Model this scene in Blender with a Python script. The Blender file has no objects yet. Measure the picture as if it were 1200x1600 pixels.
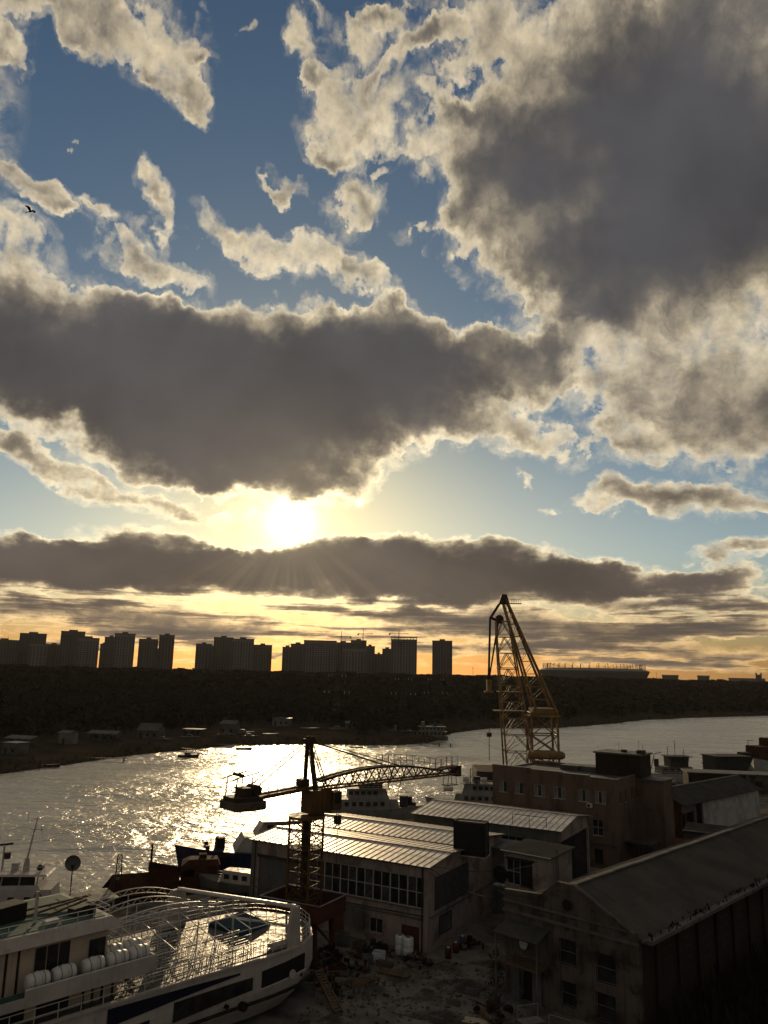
import bpy, bmesh, math, random
from mathutils import Vector, Matrix
random.seed(7)
scene = bpy.context.scene
col = scene.collection

# ---------------------------------------------------------------- camera
CAM_H = 28.0
cam_data = bpy.data.cameras.new('camera')
cam_data.sensor_fit = 'VERTICAL'
cam_data.sensor_height = 36.0
cam_data.lens = 27.0
cam_data.clip_start = 0.5
cam_data.clip_end = 20000
cam = bpy.data.objects.new('camera', cam_data)
col.objects.link(cam)
cam.matrix_world = (Matrix.Translation((0, 0, CAM_H)) @ Matrix.Rotation(math.radians(101.8), 4, 'X')
                    @ Matrix.Rotation(math.radians(1.2), 4, 'Z'))
scene.camera = cam

# ---------------------------------------------------------------- exposure
vs = scene.view_settings
vs.view_transform = 'Standard'
vs.look = 'None'
vs.exposure = 0.0
vs.gamma = 1.0
vs.use_curve_mapping = False
scene.render.engine = 'CYCLES'
cy = scene.cycles
cy.max_bounces = 5
cy.diffuse_bounces = 2
cy.glossy_bounces = 3
cy.transmission_bounces = 3
cy.volume_bounces = 0
cy.sample_clamp_indirect = 2.0
cy.sample_clamp_direct = 12.0
cy.caustics_reflective = False
cy.caustics_refractive = False
cy.use_denoising = True
cy.use_adaptive_sampling = True
cy.adaptive_threshold = 0.012

# ---------------------------------------------------------------- sun
SUN_AZ, SUN_EL = -7.0, 10.9          # degrees, azimuth measured from +Y towards +X
sa, se = math.radians(SUN_AZ), math.radians(SUN_EL)
SUN_DIR = Vector((math.sin(sa) * math.cos(se), math.cos(sa) * math.cos(se), math.sin(se)))
sun_data = bpy.data.lights.new('sun', 'SUN')
sun_data.energy = 2.0
sun_data.angle = math.radians(0.6)
sun_data.color = (1.0, 0.74, 0.42)
sun = bpy.data.objects.new('sun', sun_data)
col.objects.link(sun)
sun.rotation_euler = SUN_DIR.to_track_quat('Z', 'Y').to_euler()

# ---------------------------------------------------------------- sky
# broken evening clouds: (azimuth, elevation, half width, half height, tilt, thickness), all in degrees
CLOUDS = [
    (24.8,34.97,20.16,11.8,0,2.7), (19.91,31.92,15.54,7.55,0,1.0), (15.33,38.34,13.25,7.4,0,0.55), (21.25,43.42,16.26,4.22,0,0.7),
    (8.48,35.47,5.79,5.16,0,0.55), (11.45,29.08,8.82,3.09,-25,0.6), (5.83,32.32,3.67,1.46,0,0.5), (8.04,43.29,4.24,3.37,-20,0.45),
    (4.74,40.95,3.05,2.5,-30,0.35), (23.77,21.78,11.12,7.23,0,0.75), (25.62,18.11,9.83,4.69,0,1.0), (20.61,20.41,5.77,4.82,0,0.5),
    (17.72,16.62,5.88,2.04,0,0.6), (15.75,25.28,4.3,2.61,0,0.5), (18.64,26.28,4.19,2.55,0,0.45), (22.73,12.34,7.94,1.85,-4,1.2),
    (17.1,12.78,3.14,1.1,0,0.4), (24.93,8.36,4.38,1.12,3,1.0), (-19.74,21.29,17.96,5.15,-2,3.2), (-26.53,19.76,9.71,4.6,0,2.2),
    (-6.32,22.64,17.05,4.57,-4,2.9), (4.32,23.36,11.65,3.66,-6,2.4), (-9.07,18.29,15.59,5.21,0,2.6), (-2.16,18.87,12.96,4.0,12,1.7),
    (-17.11,17.58,13.67,4.15,-8,1.8), (9.85,23.9,5.46,2.79,0,0.8), (13.78,24.11,3.39,2.44,0,0.6), (10.72,17.9,5.31,1.95,5,0.75),
    (6.82,18.94,6.88,2.82,20,0.8), (-11.26,14.4,4.97,2.43,-10,1.3), (1.73,26.22,3.6,1.43,0,0.7), (6.85,25.58,4.57,1.52,0,0.7),
    (-19.07,28.52,5.36,1.74,-8,0.9), (-22.48,25.82,3.98,1.45,0,0.45), (-12.05,26.23,4.44,1.31,0,0.5), (-27.54,24.6,4.06,2.41,0,0.5),
    (-27.86,26.98,3.47,1.96,0,0.6), (-27.04,30.37,3.78,1.33,-5,0.75), (-28.83,30.89,2.45,1.12,0,0.4), (-13.69,31.18,3.43,1.35,-18,0.85),
    (-9.28,29.97,4.46,1.59,-25,0.85), (-3.54,29.27,5.64,1.68,-18,0.95), (-19.7,32.19,2.77,1.43,-35,0.8), (-18.38,31.12,1.76,0.88,-45,0.4),
    (-26.43,41.15,8.04,2.29,-10,0.77), (-30.0,40.65,5.91,1.58,0,0.51), (-22.44,40.22,4.0,2.27,-30,0.42), (-18.4,39.96,3.46,2.13,-10,0.64),
    (-20.21,42.07,5.92,1.99,0,0.42), (-17.62,41.86,2.94,1.45,20,0.34), (-7.78,42.75,2.74,1.46,0,0.64), (-8.78,44.72,2.21,0.99,0,0.38),
    (-6.0,44.93,2.79,0.73,0,0.3), (-3.1,43.38,3.35,1.38,0,0.38), (-2.49,42.36,2.89,2.02,-40,0.42), (-4.61,40.46,4.34,1.86,-10,0.59),
    (-3.94,38.25,5.15,2.29,0,0.81), (-0.74,39.86,3.72,1.78,20,0.38), (-3.49,34.32,2.54,2.55,10,0.81), (-3.41,32.47,1.85,1.67,0,0.42),
    (0.45,36.83,3.72,1.29,-15,0.42), (3.14,37.02,3.24,1.95,0,0.51), (1.47,39.52,3.06,1.7,-30,0.3), (-7.73,34.26,2.02,0.85,-25,0.47),
    (1.34,44.5,3.94,1.69,0,0.34), (2.15,31.96,3.17,0.84,0,0.3), (-24.29,6.88,13.14,2.5,-1,2.6), (-14.03,7.19,14.89,2.39,-1,2.4),
    (-1.82,7.23,14.37,2.37,-1,2.4), (6.78,7.6,12.32,3.02,-2,2.8), (14.2,7.11,7.68,2.02,-4,1.9), (22.79,6.43,4.9,1.14,0,1.6),
    (-18.64,9.23,4.77,1.26,0,0.7), (2.95,9.46,3.38,1.24,0,0.6), (-24.59,13.55,6.93,1.56,-9,1.0), (-17.57,12.28,5.78,1.45,-12,0.7),
    (-12.93,11.25,5.55,1.21,-5,0.5), (-26.76,14.78,3.16,1.27,0,0.5), (-21.53,3.69,14.74,0.87,0,0.81), (-13.71,2.67,19.58,0.99,-1,0.93),
    (2.05,4.34,13.28,0.75,0,0.74), (10.47,3.24,16.02,1.56,-1,1.12), (21.88,4.87,10.27,0.87,-1,0.93), (21.79,3.39,10.22,0.95,-1,0.74),
    (-20.08,1.53,13.25,0.56,0,0.62), (18.38,1.88,14.43,0.53,0,0.74), (4.9,1.78,10.28,0.51,0,0.62), (20.43,0.95,11.55,0.39,0,0.62),
    (15.34,1.18,7.87,0.36,0,0.56), (-6.79,1.17,7.86,0.41,0,0.56), (-16.07,4.62,8.77,0.45,0,0.43), (17.56,2.58,8.59,0.4,0,0.43),
    (24.48,1.56,5.85,0.34,0,0.5), (-0.89,44.14,2.56,1.05,-10,0.9), (0.57,42.25,2.15,1.07,20,0.8), (2.78,42.95,2.12,1.05,0,0.8),
    (-1.62,41.31,1.99,0.87,0,0.8), (4.2,39.11,1.79,1.04,-20,0.7), (2.37,35.05,1.82,0.64,0,0.6), (-6.02,36.77,1.82,0.86,0,0.8),
    (-1.96,36.18,1.61,0.79,0,0.7), (-6.84,41.05,1.85,0.79,0,0.8), (-16.73,38.79,1.95,1.14,-20,0.9), (-19.28,38.89,1.67,0.92,0,0.9),
    (-15.96,41.08,1.54,0.76,0,0.8), (-25.17,39.23,2.71,1.16,-10,0.8), (-30.25,38.37,2.07,0.85,0,0.7), (-23.0,30.27,1.52,0.71,-10,0.7),
    (-25.61,29.51,2.57,0.86,0,0.8), (-9.02,33.95,1.42,0.67,-20,0.8), (4.16,43.44,2.79,1.17,0,0.8), (5.83,38.31,2.16,1.14,0,0.7),
    (-12.98,42.9,1.06,0.41,0,0.6), (11.14,14.72,1.05,0.42,0,0.55), (12.98,12.7,1.02,0.56,-20,0.5), (14.9,21.57,1.33,0.72,0,0.35),
]


class Net:
    """Small helper that writes node arithmetic as function calls."""
    def __init__(self, tree):
        self.t = tree

    def put(self, sock, v):
        if hasattr(v, 'is_output') or isinstance(v, bpy.types.NodeSocket):
            self.t.links.new(v, sock)
        else:
            sock.default_value = v

    def m(self, op, a, b=None, c=None, clamp=False):
        n = self.t.nodes.new('ShaderNodeMath')
        n.operation = op
        n.use_clamp = clamp
        for i, v in enumerate((a, b, c)):
            if v is not None:
                self.put(n.inputs[i], v)
        return n.outputs[0]

    def v(self, op, a, b=None, s=None):
        n = self.t.nodes.new('ShaderNodeVectorMath')
        n.operation = op
        self.put(n.inputs[0], a)
        if b is not None:
            self.put(n.inputs[1], b)
        if s is not None:
            self.put(n.inputs['Scale'], s)
        return n.outputs['Value'] if op in ('DOT_PRODUCT', 'LENGTH', 'DISTANCE') else n.outputs['Vector']

    def node(self, kind, **kw):
        n = self.t.nodes.new(kind)
        for k, v in kw.items():
            setattr(n, k, v)
        return n

    def noise(self, vec, scale, detail=4.0, rough=0.55, colour=False, dim='3D', lac=2.0, dist=0.0):
        n = self.t.nodes.new('ShaderNodeTexNoise')
        n.noise_dimensions = dim
        self.put(n.inputs['Vector'], vec)
        n.inputs['Scale'].default_value = scale
        n.inputs['Detail'].default_value = detail
        n.inputs['Roughness'].default_value = rough
        n.inputs['Lacunarity'].default_value = lac
        n.inputs['Distortion'].default_value = dist
        return n.outputs['Color'] if colour else n.outputs['Fac']

    def comb(self, x, y, z=0.0):
        n = self.t.nodes.new('ShaderNodeCombineXYZ')
        for i, v in enumerate((x, y, z)):
            self.put(n.inputs[i], v)
        return n.outputs[0]

    def sep(self, vec):
        n = self.t.nodes.new('ShaderNodeSeparateXYZ')
        self.put(n.inputs[0], vec)
        return n.outputs

    def ramp(self, x, a, b, lo=0.0, hi=1.0, smooth=True):
        n = self.t.nodes.new('ShaderNodeMapRange')
        n.interpolation_type = 'SMOOTHSTEP' if smooth else 'LINEAR'
        self.put(n.inputs[0], x)
        for i, v in enumerate((a, b, lo, hi)):
            self.put(n.inputs[i + 1], v)
        return n.outputs[0]

    def mix(self, f, a, b, mode='MIX'):
        n = self.t.nodes.new('ShaderNodeMix')
        n.data_type = 'RGBA'
        n.blend_type = mode
        self.put(n.inputs[0], f)
        self.put(n.inputs[6], a)
        self.put(n.inputs[7], b)
        return n.outputs[2]


world = bpy.data.worlds.new('World')
scene.world = world
world.use_nodes = True
wt = world.node_tree
wt.nodes.clear()
N = Net(wt)
tc = wt.nodes.new('ShaderNodeTexCoord')
dirv = N.v('NORMALIZE', tc.outputs['Generated'])
dx, dy, dz = N.sep(dirv)[0:3]
az = N.m('MULTIPLY', N.m('ARCTAN2', dx, dy), 57.29578)
el = N.m('MULTIPLY', N.m('ARCSINE', dz), 57.29578)
elp = N.m('MAXIMUM', el, 0.0)
# flatter features towards the horizon
flat = N.m('SUBTRACT', 1.0, N.m('EXPONENT', N.m('MULTIPLY', elp, -0.2)))
vv = N.m('ADD', el, N.m('MULTIPLY', flat, 16.0))
P = N.comb(az, el)
Q = N.comb(az, vv)
lowf = N.ramp(elp, 0.0, 14.0, 0.16, 1.0, False)          # vertical wobble shrinks near the horizon


def wobble(vec, scale, amp, det):
    c = N.noise(vec, scale, det, 0.55, True)
    c = N.v('SCALE', N.v('SUBTRACT', c, (0.5, 0.5, 0.5)), s=amp)
    a, b, _ = N.sep(c)[0:3]
    return N.comb(a, N.m('MULTIPLY', b, lowf))


W = N.v('ADD', N.v('ADD', P, wobble(Q, 0.11, 7.0, 2.0)), wobble(Q, 0.40, 3.2, 3.0))
W = N.v('ADD', W, wobble(Q, 1.5, 1.1, 3.0))
L = None
for (ca, ce, ra, re, rot, wgt) in CLOUDS:
    mp = N.node('ShaderNodeMapping', vector_type='TEXTURE')
    N.put(mp.inputs['Vector'], W)
    mp.inputs['Location'].default_value = (ca, ce, 0)
    mp.inputs['Rotation'].default_value = (0, 0, math.radians(rot))
    mp.inputs['Scale'].default_value = (ra, re, 1)
    g = N.node('ShaderNodeTexGradient', gradient_type='SPHERICAL')
    N.put(g.inputs[0], mp.outputs[0])
    L = N.m('MULTIPLY_ADD', g.outputs['Fac'], wgt * 1.35, 0.0 if L is None else L)
# the same broken cover goes on around and above
cover = N.noise(N.v('MULTIPLY', dirv, (1.0, 1.0, 1.6)), 2.1, 3.0, 0.5)
outer = N.m('MAXIMUM', N.ramp(N.m('ABSOLUTE', az), 27.0, 38.0), N.ramp(el, 43.0, 50.0))
L = N.m('ADD', L, N.m('MULTIPLY', N.m('MULTIPLY', N.ramp(cover, 0.42, 0.62, 0.0, 2.0), outer), N.ramp(el, -1.0, 3.0)))

# thin streaks of stratus low over the horizon, all the way round
streak = N.noise(N.comb(N.m('MULTIPLY', az, 0.10), N.m('MULTIPLY', el, 1.5)), 1.0, 4.0, 0.6)
streak = N.m('MULTIPLY', N.ramp(streak, 0.45, 0.68, 0.0, 0.95), N.m('MULTIPLY', N.ramp(el, 0.0, 0.8), N.ramp(el, 4.5, 7.0, 1.0, 0.0)))
L = N.m('ADD', L, streak)

sun_p = (SUN_AZ, SUN_EL, 0.0)
to_sun = N.v('NORMALIZE', N.v('SUBTRACT', sun_p, P))


def billow(vec, det, fw=0.95):
    big = N.noise(vec, 0.17, det, 0.58)
    fine = N.noise(vec, 0.75, det - 2, 0.62)
    return N.m('MULTIPLY_ADD', N.m('SUBTRACT', big, 0.5), 2.0, N.m('MULTIPLY_ADD', N.m('SUBTRACT', fine, 0.5), fw, 0.5))


f1 = billow(Q, 8.0)
g1 = billow(Q, 5.0, 0.45)
f2 = billow(N.v('ADD', Q, N.v('SCALE', to_sun, s=0.7)), 5.0, 0.45)
tau = N.m('SUBTRACT', N.m('MULTIPLY', L, 1.08), N.m('MULTIPLY', N.m('SUBTRACT', 1.0, f1), 0.9))
tau = N.m('MULTIPLY', N.m('MAXIMUM', tau, 0.0), N.ramp(N.noise(Q, 0.10, 3.0, 0.55), 0.33, 0.66, 0.6, 1.5))
# thin mist that trails off round every cloud
veil = N.m('MULTIPLY', N.m('MAXIMUM', N.m('SUBTRACT', N.m('MINIMUM', L, 1.2), 0.04), 0.0), N.ramp(N.noise(N.v('ADD', Q, W), 0.22, 6.0, 0.65), 0.38, 0.72, 0.0, 0.52))
tau = N.m('ADD', tau, veil)
tau = N.m('MULTIPLY', tau, N.ramp(elp, 5.0, 15.0, 1.6, 1.0))                 # low clouds are seen edge on and so through more depth
shade = N.ramp(N.m('SUBTRACT', g1, f2), -0.30, 0.30, 0.45, 1.55, False)

s_ang = N.m('MULTIPLY', N.m('ARCCOSINE', N.v('DOT_PRODUCT', dirv, tuple(SUN_DIR))), 57.29578)


def fall(width, amp):
    return N.m('MULTIPLY', N.m('EXPONENT', N.m('MULTIPLY', s_ang, -1.0 / width)), amp)


sky = N.node('ShaderNodeTexSky', sky_type='NISHITA')
sky.sun_disc = False
sky.sun_elevation = se
sky.sun_rotation = sa
sky.altitude = 0
sky.air_density = 1.0
sky.dust_density = 0.35
sky.ozone_density = 2.5
SKY_STRENGTH = 0.056
clear = N.v('MULTIPLY', N.v('SCALE', sky.outputs[0], s=SKY_STRENGTH), (1.02, 1.10, 1.10))
clear = N.v('MULTIPLY', clear, N.mix(N.ramp(el, 0.5, 9.0), (0.66, 0.40, 0.21, 1), (1, 1, 1, 1)))   # low, dusty air
clear = N.v('MULTIPLY', clear, N.mix(fall(13.0, 1.0), (1, 1, 1, 1), (0.95, 0.74, 0.40, 1)))        # sunward sky turns gold
clear = N.v('ADD', clear, N.v('SCALE', (1.0, 0.78, 0.38), s=N.m('ADD', fall(3.0, 0.25), fall(8.0, 0.20))))
hazy = N.m('MULTIPLY', N.ramp(el, 6.0, 20.0, 1.0, 0.0), N.ramp(el, -1.0, 6.0, 0.25, 1.0))          # dusty lower air that the sun lights up
clear = N.v('ADD', clear, N.v('SCALE', (1.0, 0.75, 0.36), s=N.m('MULTIPLY', hazy, N.m('ADD', fall(17.0, 0.40), 0.06))))

T = N.m('EXPONENT', N.m('MULTIPLY', tau, -2.7))                      # what shows through a cloud
thin = N.m('EXPONENT', N.m('MULTIPLY', tau, -1.75))                   # how much sunlight gets through it
phase = N.m('ADD', N.m('ADD', fall(3.0, 0.7), fall(13.0, 1.8)), 1.25)
warm = N.mix(N.ramp(el, 0.0, 9.0), (1.0, 0.62, 0.25, 1), (1.0, 0.80, 0.47, 1))
lit = N.v('SCALE', warm, s=N.m('MULTIPLY', N.m('MULTIPLY', phase, thin), shade))
amb = N.mix(N.ramp(el, 0.0, 30.0), (0.105, 0.082, 0.066, 1), (0.076, 0.074, 0.079, 1))
body = N.ramp(N.m('ADD', N.noise(Q, 0.085, 2.0, 0.5), N.m('MULTIPLY', N.m('SUBTRACT', g1, f2), 0.12)), 0.3, 0.7, 0.78, 1.30, False)
cloud = N.v('ADD', N.v('SCALE', amb, s=body), lit)
sky_all = N.v('ADD', N.v('SCALE', clear, s=T), N.v('SCALE', cloud, s=N.m('SUBTRACT', 1.0, T)))
# glare of the sun itself, dimmed by the cloud in front of it
glare = N.m('ADD', N.m('MULTIPLY', fall(0.72, 9.0), N.m('ADD', N.m('MULTIPLY', T, 0.9), 0.03)), N.m('ADD', fall(2.4, 0.16), fall(6.0, 0.09)))
sky_all = N.v('ADD', sky_all, N.v('SCALE', (1.0, 0.80, 0.45), s=glare))
# faint sunbeams fanning out below the cloud gap
beam_ang = N.m('ARCTAN2', N.m('SUBTRACT', el, SUN_EL), N.m('SUBTRACT', az, SUN_AZ))
beams = N.ramp(N.noise(N.comb(N.m('MULTIPLY', beam_ang, 4.2), 3.0), 1.0, 3.0, 0.5), 0.40, 0.68)
beams = N.m('MULTIPLY', N.m('MULTIPLY', beams, fall(7.0, 0.15)), N.m('MULTIPLY', N.ramp(s_ang, 1.5, 5.0), N.ramp(el, 6.0, 10.0, 1.0, 0.0)))
sky_all = N.v('ADD', sky_all, N.v('SCALE', (1.0, 0.72, 0.38), s=beams))
bg = wt.nodes.new('ShaderNodeBackground')
bg.inputs['Strength'].default_value = 1.0
N.put(bg.inputs['Color'], sky_all)
wo = wt.nodes.new('ShaderNodeOutputWorld')
wt.links.new(bg.outputs[0], wo.inputs['Surface'])
world.cycles.sampling_method = 'MANUAL'
world.cycles.sample_map_resolution = 1024


# ================================================================ materials
MATS = {}


def mat(name, c1, c2=None, rough=0.7, metal=0.0, scale=1.5, spec=0.15, bump=0.0, bscale=12.0, streak=0.0, stain=None,
        stain_amt=0.5, stain_scale=0.35, coat=0.0, alpha=1.0):
    """Painted, plastered or bare surface: two tones mixed by noise, optional runs and stains, fine relief."""
    m = bpy.data.materials.new(name)
    m.use_nodes = True
    t = m.node_tree
    K = Net(t)
    p = t.nodes['Principled BSDF']
    co = K.node('ShaderNodeTexCoord').outputs['Object']
    c2 = c2 or tuple(v * 0.72 for v in c1)
    n = K.noise(co, scale, 5.0, 0.6)
    colr = K.mix(K.ramp(n, 0.34, 0.66), c1 + (1,), c2 + (1,))
    if streak:
        runs = K.noise(K.v('MULTIPLY', co, (2.6, 2.6, 0.16)), 1.4, 4.0, 0.6)
        colr = K.mix(K.m('MULTIPLY', K.ramp(runs, 0.5, 0.72), streak), colr, tuple(v * 0.45 for v in c2) + (1,))
    if stain:
        s = K.noise(co, stain_scale, 6.0, 0.65)
        colr = K.mix(K.m('MULTIPLY', K.ramp(s, 0.48, 0.62), stain_amt), colr, stain + (1,))
    K.put(p.inputs['Base Color'], colr)
    K.put(p.inputs['Roughness'], K.ramp(K.noise(co, scale * 2.3, 3.0), 0.3, 0.7, max(0.03, rough - 0.12), min(1, rough + 0.12)))
    p.inputs['Metallic'].default_value = metal
    p.inputs['Specular IOR Level'].default_value = spec
    if coat:
        p.inputs['Coat Weight'].default_value = coat
    if bump:
        b = K.node('ShaderNodeBump')
        b.inputs['Strength'].default_value = bump
        b.inputs['Distance'].default_value = 0.05
        K.put(b.inputs['Height'], K.noise(co, bscale, 4.0, 0.6))
        K.put(p.inputs['Normal'], b.outputs[0])
    MATS[name] = m
    return m


def brick_mat(name, c1, c2, mortar, sc=1.0):
    m = bpy.data.materials.new(name)
    m.use_nodes = True
    t = m.node_tree
    K = Net(t)
    p = t.nodes['Principled BSDF']
    co = K.node('ShaderNodeTexCoord').outputs['Object']
    x, y, z = K.sep(co)[0:3]
    b = K.node('ShaderNodeTexBrick')
    K.put(b.inputs['Vector'], K.comb(K.m('ADD', x, y), z))
    b.inputs['Color1'].default_value = c1 + (1,)
    b.inputs['Color2'].default_value = c2 + (1,)
    b.inputs['Mortar'].default_value = mortar + (1,)
    b.inputs['Scale'].default_value = 1.0
    b.inputs['Brick Width'].default_value = 0.27 * sc
    b.inputs['Row Height'].default_value = 0.085 * sc
    b.inputs['Mortar Size'].default_value = 0.01
    dirt = K.noise(K.v('MULTIPLY', co, (1, 1, 0.35)), 0.6, 6.0, 0.65)
    K.put(p.inputs['Base Color'], K.mix(K.ramp(dirt, 0.42, 0.7, 0.0, 0.75), b.outputs['Color'], tuple(v * 0.4 for v in c2) + (1,)))
    p.inputs['Roughness'].default_value = 0.88
    p.inputs['Specular IOR Level'].default_value = 0.2
    bp = K.node('ShaderNodeBump')
    bp.inputs['Strength'].default_value = 0.4
    bp.inputs['Distance'].default_value = 0.01
    K.put(bp.inputs['Height'], b.outputs['Fac'])
    bp.invert = True
    K.put(p.inputs['Normal'], bp.outputs[0])
    MATS[name] = m
    return m


mat('concrete', (0.155, 0.143, 0.125), (0.09, 0.084, 0.075), 0.85, scale=0.35, spec=0.0, stain=(0.03, 0.027, 0.023), stain_amt=0.8, stain_scale=0.16, bump=0.4, bscale=3.0)
mat('quay', (0.09, 0.083, 0.074), None, 0.9, scale=0.6, streak=0.6)
mat('earth', (0.05, 0.04, 0.03), (0.03, 0.025, 0.02), 0.95, scale=0.08, spec=0.0, bump=0.5, bscale=0.8)
mat('plaster_pink', (0.29, 0.225, 0.195), (0.22, 0.172, 0.15), 0.85, scale=0.5, streak=0.55, stain=(0.06, 0.05, 0.045), stain_amt=0.6)
mat('plaster_grey', (0.12, 0.113, 0.105), (0.085, 0.08, 0.076), 0.85, scale=0.5, streak=0.5, stain=(0.045, 0.042, 0.04))
mat('ship_grey', (0.21, 0.195, 0.18), (0.15, 0.14, 0.13), 0.55, scale=0.5, streak=0.4)
mat('plaster_old', (0.098, 0.078, 0.067), (0.062, 0.052, 0.045), 0.9, scale=0.45, streak=0.7, stain=(0.022, 0.018, 0.015), stain_amt=0.8, stain_scale=0.5)
mat('white_wall', (0.34, 0.34, 0.33), (0.26, 0.26, 0.25), 0.85, scale=0.5, streak=0.4, stain=(0.15, 0.15, 0.14))
mat('dark_panel', (0.060, 0.060, 0.060), (0.045, 0.045, 0.046), 0.55, scale=0.8, streak=0.4)
mat('steel_door', (0.095, 0.092, 0.09), (0.07, 0.07, 0.07), 0.6, scale=0.7, streak=0.5)
mat('seam_metal', (0.16, 0.145, 0.13), (0.11, 0.10, 0.09), 0.6, scale=1.0)
mat('roof_metal', (0.64, 0.585, 0.52), (0.50, 0.45, 0.40), 0.40, metal=0.75, scale=0.9, spec=0.5, stain=(0.13, 0.095, 0.07), stain_amt=0.55, stain_scale=0.5, bump=0.25, bscale=1.6)  # warm tint in the base colour stands in for sunlight glint
mat('roof_felt', (0.074, 0.070, 0.063), (0.050, 0.047, 0.044), 0.9, scale=0.25, spec=0.0, stain=(0.075, 0.07, 0.058), stain_amt=0.6, stain_scale=0.22, bump=0.3, bscale=2.0)
mat('roof_flat', (0.085, 0.08, 0.075), (0.055, 0.052, 0.05), 0.7, scale=0.3, spec=0.35, stain=(0.03, 0.028, 0.026), stain_amt=0.7, stain_scale=0.2)
mat('slate', (0.06, 0.058, 0.053), (0.042, 0.04, 0.037), 0.9, scale=0.6, spec=0.0, bump=0.3, bscale=3.0)
mat('rust', (0.062, 0.027, 0.016), (0.034, 0.017, 0.012), 0.9, scale=1.2, spec=0.05, bump=0.4, bscale=4.0)
mat('red_oxide', (0.085, 0.030, 0.020), (0.052, 0.022, 0.015), 0.75, scale=0.9, stain=(0.035, 0.018, 0.013))
mat('crane_yellow', (0.115, 0.062, 0.02), (0.075, 0.041, 0.016), 0.65, scale=0.8, streak=0.4, stain=(0.06, 0.035, 0.02), stain_amt=0.6, stain_scale=0.8)
mat('crane_ochre', (0.24, 0.145, 0.048), (0.155, 0.095, 0.036), 0.6, scale=0.5, streak=0.4, stain=(0.08, 0.045, 0.025))
mat('crane_dark', (0.04, 0.027, 0.018), (0.027, 0.019, 0.014), 0.75, scale=0.8)
mat('steel_dark', (0.035, 0.033, 0.032), (0.024, 0.022, 0.022), 0.65, scale=1.0)
mat('iron_black', (0.012, 0.011, 0.011), (0.009, 0.008, 0.008), 0.7, scale=1.0, spec=0.2)
mat('galvanised', (0.30, 0.30, 0.29), (0.2, 0.2, 0.2), 0.45, metal=0.6, scale=2.0)
mat('ship_white', (0.38, 0.345, 0.315), (0.31, 0.28, 0.26), 0.5, scale=0.5, streak=0.35, stain=(0.22, 0.18, 0.15), stain_amt=0.35, coat=0.15)
mat('ship_cream', (0.40, 0.33, 0.25), (0.33, 0.27, 0.21), 0.5, scale=0.5, streak=0.35)
mat('pipe_white', (0.48, 0.46, 0.43), (0.36, 0.345, 0.325), 0.38, scale=1.5, spec=0.5)
mat('raft_white', (0.50, 0.485, 0.46), (0.40, 0.385, 0.37), 0.45, scale=1.2, stain=(0.22, 0.2, 0.18), stain_amt=0.4)
mat('navy', (0.010, 0.012, 0.026), (0.008, 0.009, 0.02), 0.4, scale=0.6)
mat('ship_blue', (0.022, 0.035, 0.085), (0.016, 0.022, 0.05), 0.5, scale=0.5, streak=0.5, stain=(0.05, 0.028, 0.02), stain_amt=0.5)
mat('hull_black', (0.018, 0.016, 0.016), (0.03, 0.02, 0.016), 0.6, scale=0.6, streak=0.4)
mat('deck_green', (0.055, 0.11, 0.085), (0.04, 0.075, 0.06), 0.6, scale=0.5, stain=(0.04, 0.04, 0.036))
mat('deck_wet', (0.075, 0.072, 0.058), (0.05, 0.047, 0.04), 0.46, scale=0.9, spec=0.22, bump=1.0, bscale=3.5)
mat('tarp_blue', (0.012, 0.036, 0.062), (0.009, 0.026, 0.046), 0.45, scale=0.8, bump=0.5, bscale=1.6)
mat('tarp_black', (0.010, 0.009, 0.009), (0.014, 0.012, 0.011), 0.65, scale=0.5, spec=0.2)
mat('timber', (0.11, 0.075, 0.045), (0.065, 0.045, 0.03), 0.8, scale=2.0, streak=0.5)
mat('board_pale', (0.38, 0.33, 0.24), (0.28, 0.24, 0.17), 0.8, scale=2.0)
mat('plastic_white', (0.5, 0.5, 0.49), (0.38, 0.38, 0.37), 0.5, scale=1.5, stain=(0.2, 0.19, 0.17), stain_amt=0.4)
mat('plastic_blue', (0.04, 0.06, 0.13), None, 0.5, scale=1.5)
mat('glass_dusty', (0.06, 0.058, 0.055), (0.035, 0.034, 0.033), 0.3, scale=0.7, spec=0.3)
mat('frame_white', (0.33, 0.32, 0.30), (0.24, 0.23, 0.22), 0.6, scale=1.5)
mat('curtain', (0.16, 0.155, 0.15), (0.11, 0.105, 0.1), 0.9, scale=1.5)
mat('tower_wall', (0.11, 0.10, 0.093), (0.088, 0.08, 0.075), 0.9, scale=0.03, spec=0.1)
mat('tower_pale', (0.17, 0.16, 0.15), (0.135, 0.127, 0.12), 0.9, scale=0.03, spec=0.1)
mat('tower_window', (0.03, 0.028, 0.028), None, 0.5, scale=0.05, spec=0.2)
mat('far_white', (0.17, 0.165, 0.155), (0.11, 0.107, 0.10), 0.7, scale=0.3)
mat('far_roof', (0.075, 0.073, 0.07), (0.05, 0.048, 0.046), 0.55, scale=0.2)
mat('bark', (0.030, 0.021, 0.015), (0.02, 0.015, 0.011), 0.95, scale=0.5, spec=0.1)
mat('twigs', (0.042, 0.032, 0.025), (0.032, 0.025, 0.02), 0.95, scale=0.05, spec=0.0)
mat('reeds', (0.085, 0.06, 0.035), (0.05, 0.036, 0.022), 0.95, scale=0.4, spec=0.0)
mat('shrub', (0.022, 0.019, 0.011), (0.014, 0.013, 0.008), 0.95, scale=1.0, spec=0.0)
mat('feather', (0.012, 0.011, 0.012), None, 0.8, scale=8.0)
mat('rubber', (0.014, 0.014, 0.014), None, 0.85, scale=3.0)
mat('insulator', (0.75, 0.78, 0.78), (0.6, 0.62, 0.62), 0.18, scale=3.0, spec=0.9, coat=0.5)
mat('orange', (0.11, 0.05, 0.022), None, 0.6, scale=1.0)
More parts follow.
